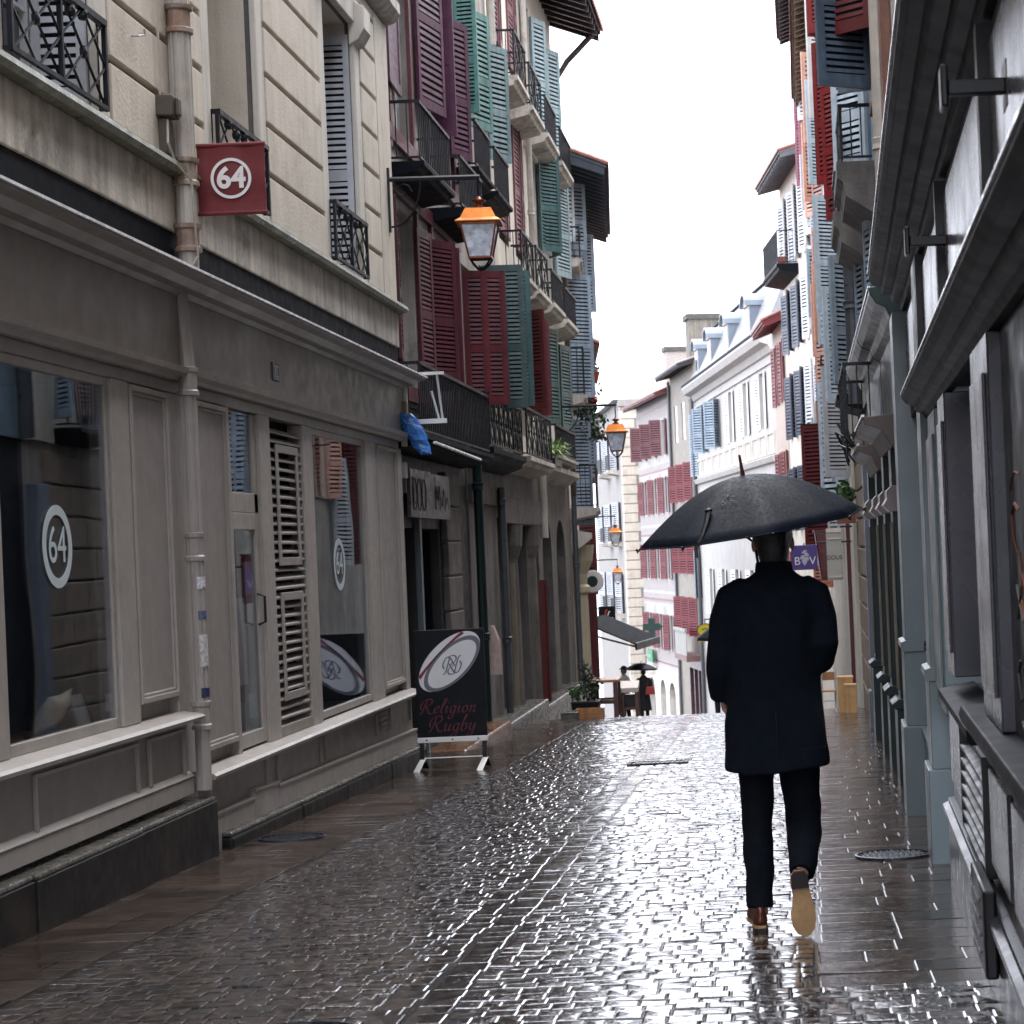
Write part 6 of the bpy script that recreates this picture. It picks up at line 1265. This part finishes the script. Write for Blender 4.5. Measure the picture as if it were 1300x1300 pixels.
def hand(mb, wrist, M, curl, right):
    """palm and five fingers: fingers run along +x of M, palm faces -z, thumb leaves the +y side"""
    W = Vector(wrist); f = lambda x, y, z: W+M @ Vector((x, y, z))
    mb.tube([f(-.02, 0, 0), f(.03, 0, 0), f(.07, 0, -.004), f(.095, 0, -.006)], [.026, .036, .040, .036], 12, flat=.45, up=M @ Vector((0, 0, 1)))
    for y, L, r in ((.030, .070, .0088), (.010, .080, .0092), (-.010, .074, .0088), (-.030, .058, .0078)):
        a = 0; p = Vector((.085, y, -.005)); pts = [f(.06, y*.9, -.004), f(*p)]; rr = [r*1.1, r*1.1]
        for k in range(3):
            a += curl*(.75, 1.0, .8)[k]; p = p+Vector((math.cos(a), 0, -math.sin(a)))*L*(.45, .32, .23)[k]; pts.append(f(*p)); rr.append(r*(1, .92, .75)[k])
        mb.tube(pts, rr, 8)
    p0 = Vector((.015, .025, -.006)); d = Vector((.75, .55, -.35)).normalized(); p1 = p0+d*.035; p2 = p1+(d+Vector((.4, -.2, -.5*curl))).normalized()*.03; p3 = p2+(d+Vector((.5, -.5, -.8*curl))).normalized()*.022
    mb.tube([f(*p0), f(*p1), f(*p2), f(*p3)], [.014, .0125, .011, .008], 8)
def head(mb, c, s=1., turn=0.):
    x, y, z = c
    ellipsoid(mb, (x, y-.012*s, z+.025*s), (.074*s, .094*s, .098*s)); ellipsoid(mb, (x, y+.022*s, z-.035*s), (.056*s, .066*s, .078*s)); ellipsoid(mb, (x, y+.045*s, z-.085*s), (.03*s, .03*s, .025*s))
    mb.tube([(x, y+.078*s, z+.018*s), (x, y+.10*s, z-.018*s), (x, y+.085*s, z-.03*s)], [.008*s, .014*s, .010*s], 8)
    for k in (-1, 1): ellipsoid(mb, (x+k*.079*s, y-.006*s, z-.012*s), (.010*s, .020*s, .032*s)); ellipsoid(mb, (x+k*.03*s, y+.072*s, z+.032*s), (.022*s, .010*s, .007*s))
    ellipsoid(mb, (x, y+.078*s, z-.058*s), (.022*s, .009*s, .009*s))
man = thing('person', 'man in a long dark coat seen from behind, walking away with a black umbrella', 'person', (0, 8.85, gz(8.85)))
hx, hy, hz = -.030, .03, 1.672
body = MB(); head(body, (hx, hy, hz), 1.06)
limb(body, [(hx, -.0, 1.42), (-.032, .0, 1.50), (hx, .008, 1.60), (hx, .02, 1.66)], [.085, .066, .062, .060])
body.loft([(-.04, .0, .82, .15, .10), (-.045, 0, .95, .155, .105), (-.045, 0, 1.10, .14, .10), (-.04, 0, 1.28, .165, .105), (-.035, 0, 1.42, .165, .09), (-.033, 0, 1.48, .09, .07)])
WL, WR = Vector((-.275, .03, 1.045)), Vector((-.062, .315, 1.185))
limb(body, [(-.17, 0, 1.44), (-.225, -.01, 1.42), (-.262, -.02, 1.20), (-.275, .03, 1.045)], [.05, .052, .042, .028]); limb(body, [(.10, 0, 1.44), (.145, 0, 1.41), (.165, -.02, 1.175), (.07, .17, 1.165), WR], [.05, .052, .042, .038, .027])
limb(body, [(-.125, 0, .88), (-.145, .01, .70), (-.148, .02, .47), (-.148, -.01, .28), (-.148, -.045, .07)], [.08, .06, .045, .04, .032]); limb(body, [(.045, 0, .88), (.045, .04, .68), (.052, .06, .47), (.048, -.08, .36), (.024, -.245, .235)], [.08, .062, .046, .04, .032])
Mh = Matrix(((0, 0, 1), (0, 1, 0), (-1, 0, 0)))           # fingers down, palm toward the thigh
Mh = Matrix(((.05, .15, -1.0), (.18, .97, .15), (-.98, .18, -.02)))
hand(body, WL, Mh, .38, False)
Mr = Matrix(((-.9, .15, .25), (.35, .25, .9), (.05, .95, -.28)))
hand(body, WR, Mr, .95, True)
fused('body', body, SKIN, man, .0065, 3)
eb = MB()
for k in (-1, 1): ellipsoid(eb, (hx+k*.03, hy+.083, hz+.018), (.011, .008, .009), 8, 6)
eb.build('eyes', WHITE, man, smooth=True)
hb_ = MB(); ellipsoid(hb_, (hx, hy-.022, hz+.032), (.089, .104, .106)); ellipsoid(hb_, (hx, hy-.055, hz-.02), (.074, .060, .09)); limb(hb_, [(hx, hy-.042, hz-.03), (hx, hy-.03, hz-.10)], [.070, .060])  # hair carried down the nape, standing in for shade on the neck
fused('hair', hb_, HAIR, man, .009, 3)
ct = MB(); ct.loft([(-.050, -.01, .690, .234, .158), (-.053, -.005, .80, .224, .148), (-.054, 0, .90, .218, .140), (-.046, 0, 1.0, .202, .134), (-.045, 0, 1.12, .196, .130), (-.044, -.004, 1.25, .203, .136), (-.040, -.006, 1.36, .212, .134), (-.036, -.004, 1.44, .207, .122), (-.033, 0, 1.495, .168, .102), (-.031, .002, 1.53, .100, .082), (-.030, .004, 1.555, .070, .068)], 28)
limb(ct, [(-.16, -.0, 1.445), (-.215, -.005, 1.43), (-.248, -.012, 1.33), (-.268, -.03, 1.20), (-.278, -.015, 1.12), (-.276, .03, 1.0)], [.085, .082, .074, .066, .060, .052]); limb(ct, [(.09, 0, 1.445), (.135, -.005, 1.43), (.160, -.012, 1.33), (.168, -.04, 1.22), (.155, -.02, 1.155), (.08, .13, 1.145), (-.02, .26, 1.175)], [.085, .082, .073, .066, .064, .058, .050])
cm = bake(ct, .011, 5); 
for v in cm.vertices:                                     # folds in the cloth
    f = noise.noise((v.co.x*9, v.co.y*9, v.co.z*2.2))*.010+noise.noise((v.co.x*22, v.co.y*22, v.co.z*7))*.004
    c = Vector((v.co.x+.045, v.co.y, 0)); c = c.normalized() if c.length > 1e-4 else c; v.co += c*f
    if v.co.z < .78: v.co.z += .012*math.sin(v.co.x*9)+(.01 if v.co.x < -.2 else 0)
cm.materials.clear(); cm.materials.append(COAT); co_ = link('coat', cm, man)
MB().tube([(-.048, -.158, .72), (-.048, -.150, .95)], .004, 5).build('back_vent', IRON, co_)
cl_ = MB(); cl_.lathe([(.084, 1.50), (.088, 1.515), (.078, 1.582), (.069, 1.586), (.074, 1.515)], (-.031, .002, 0), 20); cl_.build('collar', COAT, co_, smooth=True)
tr = MB(); tr.loft([(-.045, 0, .70, .11, .09), (-.045, 0, .85, .165, .11), (-.045, 0, .95, .16, .11)])
limb(tr, [(-.115, 0, .86), (-.142, .012, .70), (-.149, .02, .47), (-.147, .0, .30), (-.149, -.03, .15), (-.149, -.04, .10)], [.092, .082, .070, .065, .059, .057]); limb(tr, [(.03, 0, .86), (.043, .045, .70), (.053, .065, .50), (.052, .04, .42), (.047, -.08, .345), (.036, -.20, .265)], [.098, .092, .081, .078, .068, .056])
tm = bake(tr, .010, 4)
for v in tm.vertices:
    f = noise.noise((v.co.x*12, v.co.y*12, v.co.z*10))*.009; v.co.x += f; v.co.y += f
tm.materials.clear(); tm.materials.append(TROUS); link('trousers', tm, man)
def shoe(parent, M, nm='shoe'):
    ol = [(-.030, .012), (-.036, .05), (-.030, .10), (-.034, .14), (-.045, .19), (-.044, .235), (-.030, .275), (-.004, .292), (.018, .285), (.036, .255), (.043, .21), (.040, .16), (.031, .11), (.030, .06), (.030, .018), (.018, -.004), (-.016, -.004)]
    n = len(ol); f = lambda p: tuple(M @ Vector(p))
    sm_ = MB(); sm_.add([f((x, y, .004 if y > .11 else .006)) for x, y in ol]+[f((x*1.02, y, .018)) for x, y in ol], [tuple(range(n))[::-1], tuple(range(n, 2*n))]+[(i, (i+1) % n, n+(i+1) % n, n+i) for i in range(n)])
    up_ = MB(); rings = []
    for s_, z in ((1.0, .016), (1.03, .03), (.96, .055)): rings.append([(x*s_, .14+(y-.14)*(1.0 if z < .05 else .985), z) for x, y in ol])
    rings.append([(x*.62, min(y, .20)*.93, .075-.0*y) for x, y in ol]); rings.append([(x*.85 if y < .09 else x*.62, min(y, .10), .105) for x, y in ol])
    up_.add([f(p) for r in rings for p in r], [(k*n+i, k*n+(i+1) % n, (k+1)*n+(i+1) % n, (k+1)*n+i) for k in range(len(rings)-1) for i in range(n)]+[tuple(range(n))[::-1], tuple(range((len(rings)-1)*n, len(rings)*n))])
    u = up_.build(nm, SHOE, parent, smooth=True); u.modifiers.new('s', 'SUBSURF').render_levels = 1
    so = sm_.build('sole', SOLE, u); hp = [(x*.98, y) for x, y in ol if y < .085]
    hp = [(-.033, .07), (-.030, .015), (-.016, -.004), (.018, -.004), (.030, .018), (.030, .07)]
    MB().add([f((x, y, -.014)) for x, y in hp]+[f((x, y, .0055)) for x, y in hp], [tuple(range(6))[::-1], tuple(range(6, 12))]+[(i, (i+1) % 6, 6+(i+1) % 6, 6+i) for i in range(6)]).build('heel', TIMBER, u)
    return u
shoe(man, Matrix.Translation((-.146, -.10, .016)) @ Matrix.Rotation(rad(6), 4, 'Z'))
shoe(man, Matrix.Translation((.022, -.275, .285)) @ Matrix.Rotation(rad(-4), 4, 'Y') @ Matrix.Rotation(rad(-83), 4, 'X') @ Matrix.Diagonal((1.18, .97, 1, 1)))

# his umbrella
UMB = mat('wet black umbrella cloth', (.0045, .0078, .0150), .55, .2, 30, .0012, 240, spec=.16, rvar=.12)
um = thing('umbrella', 'open black umbrella with curved ribs held over the walking man', 'umbrella', (-.120, 9.02, gz(9.02)+1.742)); um.rotation_euler = (rad(3), rad(-8), rad(10))
R_, Hc = .505, .236; NP_, NR = 8, 10
def canopy(mb, R, H, panels, sub=6, nr=10, t=.0):
    vs = [(0, 0, H+t)]; n = panels*sub
    for i in range(1, nr+1):
        r = i/nr
        for j in range(n):
            q = 2*math.pi*j/n; u = (j % sub)/sub; sc = math.sin(math.pi*u)
            rr = R*r*(1-(.070*sc)*r**1.5); z = H*(math.cos(r*1.30)-math.cos(1.30))/(1-math.cos(1.30))-.020*sc*math.sin(math.pi*min(1, r*1.05))*r
            vs.append((rr*math.cos(q), rr*math.sin(q), z+t))
    fs = [(0, 1+j, 1+(j+1) % n) for j in range(n)]+[(1+(i-1)*n+j, 1+i*n+j, 1+i*n+(j+1) % n, 1+(i-1)*n+(j+1) % n) for i in range(1, nr) for j in range(n)]
    return mb.add(vs, fs)
cp = canopy(MB(), R_, Hc, 8).build('canopy', UMB, um, smooth=False)
so_ = cp.modifiers.new('solid', 'SOLIDIFY'); so_.thickness = .003
for p in cp.data.polygons: p.use_smooth = True
hemm = MB(); n = 48
for k in range(8):
    pts = []
    for j in range(7):
        q = 2*math.pi*(k*6+j)/48; sc = math.sin(math.pi*j/6); pts.append((R_*(1-.07*sc)*math.cos(q), R_*(1-.07*sc)*math.sin(q), -.004))
    hemm.tube(pts, .004, 5)
hemm.build('canopy_hem', UMB, cp)
for k in range(8):
    q = 2*math.pi*k/8; pts = [(R_*r*math.cos(q), R_*r*math.sin(q), Hc*(math.cos(r*1.3)-math.cos(1.3))/(1-math.cos(1.3))-.007) for r in (.06, .3, .55, .8, 1.0, 1.03)]
    rb_ = MB().tube(pts, .0035, 5).tube([(R_*.5*math.cos(q), R_*.5*math.sin(q), Hc*.72), (.01*math.cos(q), .01*math.sin(q), -.06)], .003, 4).build('rib', IRON, um)
    MB().lathe([(.001, -.006), (.006, -.004), (.006, .004), (.001, .006)], (R_*1.025*math.cos(q), R_*1.025*math.sin(q), -.006), 8).build('rib_tip', IRON, rb_)
MB().tube([(0, 0, Hc), (0, 0, -.52)], .0065, 8).build('shaft', IRON, um); MB().tube([(0, 0, Hc-.005), (0, 0, Hc+.025), (0, 0, Hc+.09)], [.012, .008, .0055], 8).build('ferrule', mat('wine brown ferrule', (.06, .015, .015), .35), um)
MB().tube([(0, 0, -.50), (0, 0, -.62), (.012, 0, -.66), (.045, 0, -.672), (.072, 0, -.65), (.076, 0, -.62)], .0125, 10).build('handle', WOOD_D, um)
q = rad(-129); mb = MB(); sp_ = [(R_*r*math.cos(q+dq), R_*r*math.sin(q+dq), Hc*(math.cos(r*1.3)-math.cos(1.3))/(1-math.cos(1.3))+.012-.012*k) for k, (r, dq) in enumerate(((.70, .02), (.8, .04), (.9, .03), (.985, .0)))]
mb.tube(sp_, [.016, .013, .012, .010], 6, flat=.5); mb.lathe([(.001, -.012), (.016, -.006), (.018, .006), (.001, .014)], sp_[0], 8); mb.tube([(sp_[-1][0], sp_[-1][1], sp_[-1][2]), (sp_[-1][0]*1.01, sp_[-1][1]*1.01, sp_[-1][2]-.04)], .007, 6); mb.build('tie_strap', BLACKP, um)
rg = random.Random(12); dp = MB()
def on_canopy(r, a): return (R_*r*math.cos(a), R_*r*math.sin(a), Hc*(math.cos(r*1.3)-math.cos(1.3))/(1-math.cos(1.3))-.012*r)
for k in range(230):
    r, a = math.sqrt(rg.uniform(.05, .96)), rg.uniform(-math.pi, 0.2); p = on_canopy(r, a); s_ = rg.uniform(.0006, .0014)
    ellipsoid(dp, p, (s_, s_, s_*.7), 5, 4)
for k in range(9): ellipsoid(dp, on_canopy(rg.uniform(.42, .62), rad(rg.uniform(-122, -108))), (.0042, .0042, .003), 6, 5)
o = dp.build('raindrops', mat('water drops', (.25, .28, .32), .08, .05, 5, spec=.6), um); o['kind'] = 'stuff'

def walker(X, Y, label, rz, top, legs, skin=SKIN, hair=None, h=1.74, cap=None, skirt=False, armfwd=0., arm_skin=False):
    t = thing('person', label, 'person', (X, Y, gz(Y)), rz); s = h/1.76; f = lambda x, y, z: (x*s, y*s, z*s)
    b = MB(); head(b, f(0, .02, 1.64), s); b.tube([f(0, 0, 1.4), f(0, .01, 1.6)], [.06*s, .052*s], 10); b.loft([(*f(0, 0, .8), .13*s, .09*s), (*f(0, 0, 1.1), .13*s, .09*s), (*f(0, 0, 1.4), .16*s, .09*s), (*f(0, 0, 1.46), .08*s, .06*s)], 14)
    H_ = []
    for k in (-1, 1):
        fw = armfwd if k > 0 else armfwd*.6
        pts = [f(k*.16, 0, 1.42), f(k*.215, 0, 1.32), f(k*.235, -.02+.05*fw, 1.10), f(k*(.235-.10*fw), .03+.22*fw, .88+.22*fw)]; b.tube(pts, [.05*s, .05*s, .042*s, .03*s], 10)
        M = Matrix(((.0, .1, -k*1.0), (.25*(1+fw), .95, 0), (-.97, .25, 0))); hand(b, pts[-1], M, .45, k > 0); H_.append(Vector(pts[-1]))
        b.tube([f(k*.085, 0, .86), f(k*.095, .02+.05*k, .48), f(k*.09, -.02+.09*k, .08), f(k*.09, .10+.09*k, .035)], [.085*s, .058*s, .04*s, .03*s], 10)
    fused('body', b, skin, t, .011, 2)
    c = MB(); c.loft([(*f(0, 0, .40 if skirt else .86), (.24 if skirt else .18)*s, .15*s), (*f(0, 0, 1.0), .175*s, .125*s), (*f(0, 0, 1.2), .19*s, .125*s), (*f(0, 0, 1.40), .205*s, .115*s), (*f(0, 0, 1.475), .12*s, .085*s), (*f(0, 0, 1.53), .068*s, .06*s)], 16)
    for k in (-1, 1):
        fw = armfwd if k > 0 else armfwd*.6; pts = [f(k*.13, 0, 1.42), f(k*.215, 0, 1.33), f(k*.235, -.02+.05*fw, 1.10)]
        if not arm_skin: pts.append(f(k*(.235-.10*fw), .03+.20*fw, .92+.2*fw))
        c.tube(pts, [.075*s, .075*s, .062*s, .05*s][:len(pts)], 10)
    fused('coat' if skirt else 'shirt', c, top, t, .014, 3)
    g = MB()
    if not skirt: g.loft([(*f(0, 0, .78), .15*s, .11*s), (*f(0, 0, .95), .16*s, .115*s)], 14)
    for k in (-1, 1): g.tube([f(k*.08, 0, .86), f(k*.095, .02+.05*k, .48), f(k*.09, -.02+.09*k, .07)], [.095*s, .075*s, .058*s], 10)
    fused('trousers', g, legs, t, .014, 2)
    for k in (-1, 1): MB().hexa([f(k*.09-.045, -.08+.09*k, 0), f(k*.09+.045, -.08+.09*k, 0), f(k*.09+.04, .17+.09*k, 0), f(k*.09-.04, .17+.09*k, 0), f(k*.09-.04, -.07+.09*k, .09), f(k*.09+.04, -.07+.09*k, .09), f(k*.09+.03, .15+.09*k, .045), f(k*.09-.03, .15+.09*k, .045)]).build('shoe', BLACKP, t, bevel=.012)
    hm = MB(); ellipsoid(hm, f(0, -.005, 1.685), (.083*s, .10*s, .095*s)); ellipsoid(hm, f(0, -.045, 1.62), (.07*s, .05*s, .08*s)); fused('hair', hm, HAIR, t, .012, 2)
    if cap:
        cm_ = MB(); ellipsoid(cm_, f(0, .0, 1.715), (.092*s, .112*s, .085*s)); ellipsoid(cm_, f(0, .12, 1.705), (.07*s, .07*s, .012*s)); fused('cap', cm_, cap, t, .011, 2)
    return t, H_
w1, _ = walker(-4.92, 62.5, 'man in a white shirt and dark cap standing beyond the brow of the street', 2.3, mat('white shirt', (.62, .64, .68), .7), BLACKP, cap=mat('dark cap', (.02, .02, .025), .7), arm_skin=True, armfwd=.5)
w2, hh_ = walker(-4.26, 61.5, 'distant person in a black coat carrying a red bag under a dark umbrella', 0.1, mat('black coat', (.013, .016, .022), .8), BLACKP, skirt=True, h=1.64, armfwd=.9)
bag = thing('shoulder_bag', 'red shoulder bag on the arm of the distant black coat', 'bag', (-4.26+.20, 61.5-.2, gz(61.5)+.86)); MB().hexa([(-.15, -.06, 0), (.15, -.06, 0), (.15, .06, 0), (-.15, .06, 0), (-.11, -.03, .24), (.11, -.03, .24), (.11, .03, .24), (-.11, .03, .24)]).build('bag_body', mat('red leather', (.36, .03, .025), .35), bag, bevel=.02); MB().tube([(-.09, 0, .23), (-.04, .05, .5), (.04, .05, .5), (.09, 0, .23)], .012, 6).build('strap', SHUT['dkred'], bag)
w3, _ = walker(-1.42, 45, 'person mostly hidden behind the walking man, under the small far umbrella', 0, mat('dark jacket', (.014, .017, .024), .8), BLACKP, skirt=False, h=1.72, armfwd=.8)
def small_umbrella(X, Y, Z, R, H, lab, tilt):
    u = thing('umbrella', lab, 'umbrella', (X, Y, Z)); u.rotation_euler = tilt
    c = canopy(MB(), R, H, 8, 4, 6).build('canopy', UMB, u, smooth=True); c.modifiers.new('solid', 'SOLIDIFY').thickness = .006
    for k in range(8): q = 2*math.pi*k/8; MB().tube([(R*r*math.cos(q), R*r*math.sin(q), H*(math.cos(r*1.3)-math.cos(1.3))/(1-math.cos(1.3))-.012) for r in (.05, .4, .7, 1.0)], .006, 4).build('rib', IRON, u)
    MB().tube([(0, 0, H+.07), (0, 0, -.55)], .009, 6).build('shaft', IRON, u); MB().tube([(0, 0, -.54), (0, 0, -.66), (.03, 0, -.69), (.06, 0, -.66)], .014, 6).build('handle', WOOD_D, u); return u
small_umbrella(-4.33, 61.6, gz(61.5)+1.60, .52, .20, 'dark umbrella over the distant black coat with the red bag', (0, .05, .2)); small_umbrella(-1.38, 45.1, gz(45)+1.80, .56, .24, 'dark wet umbrella far behind, beside the yellow oval sign', (.1, -.16, .3))
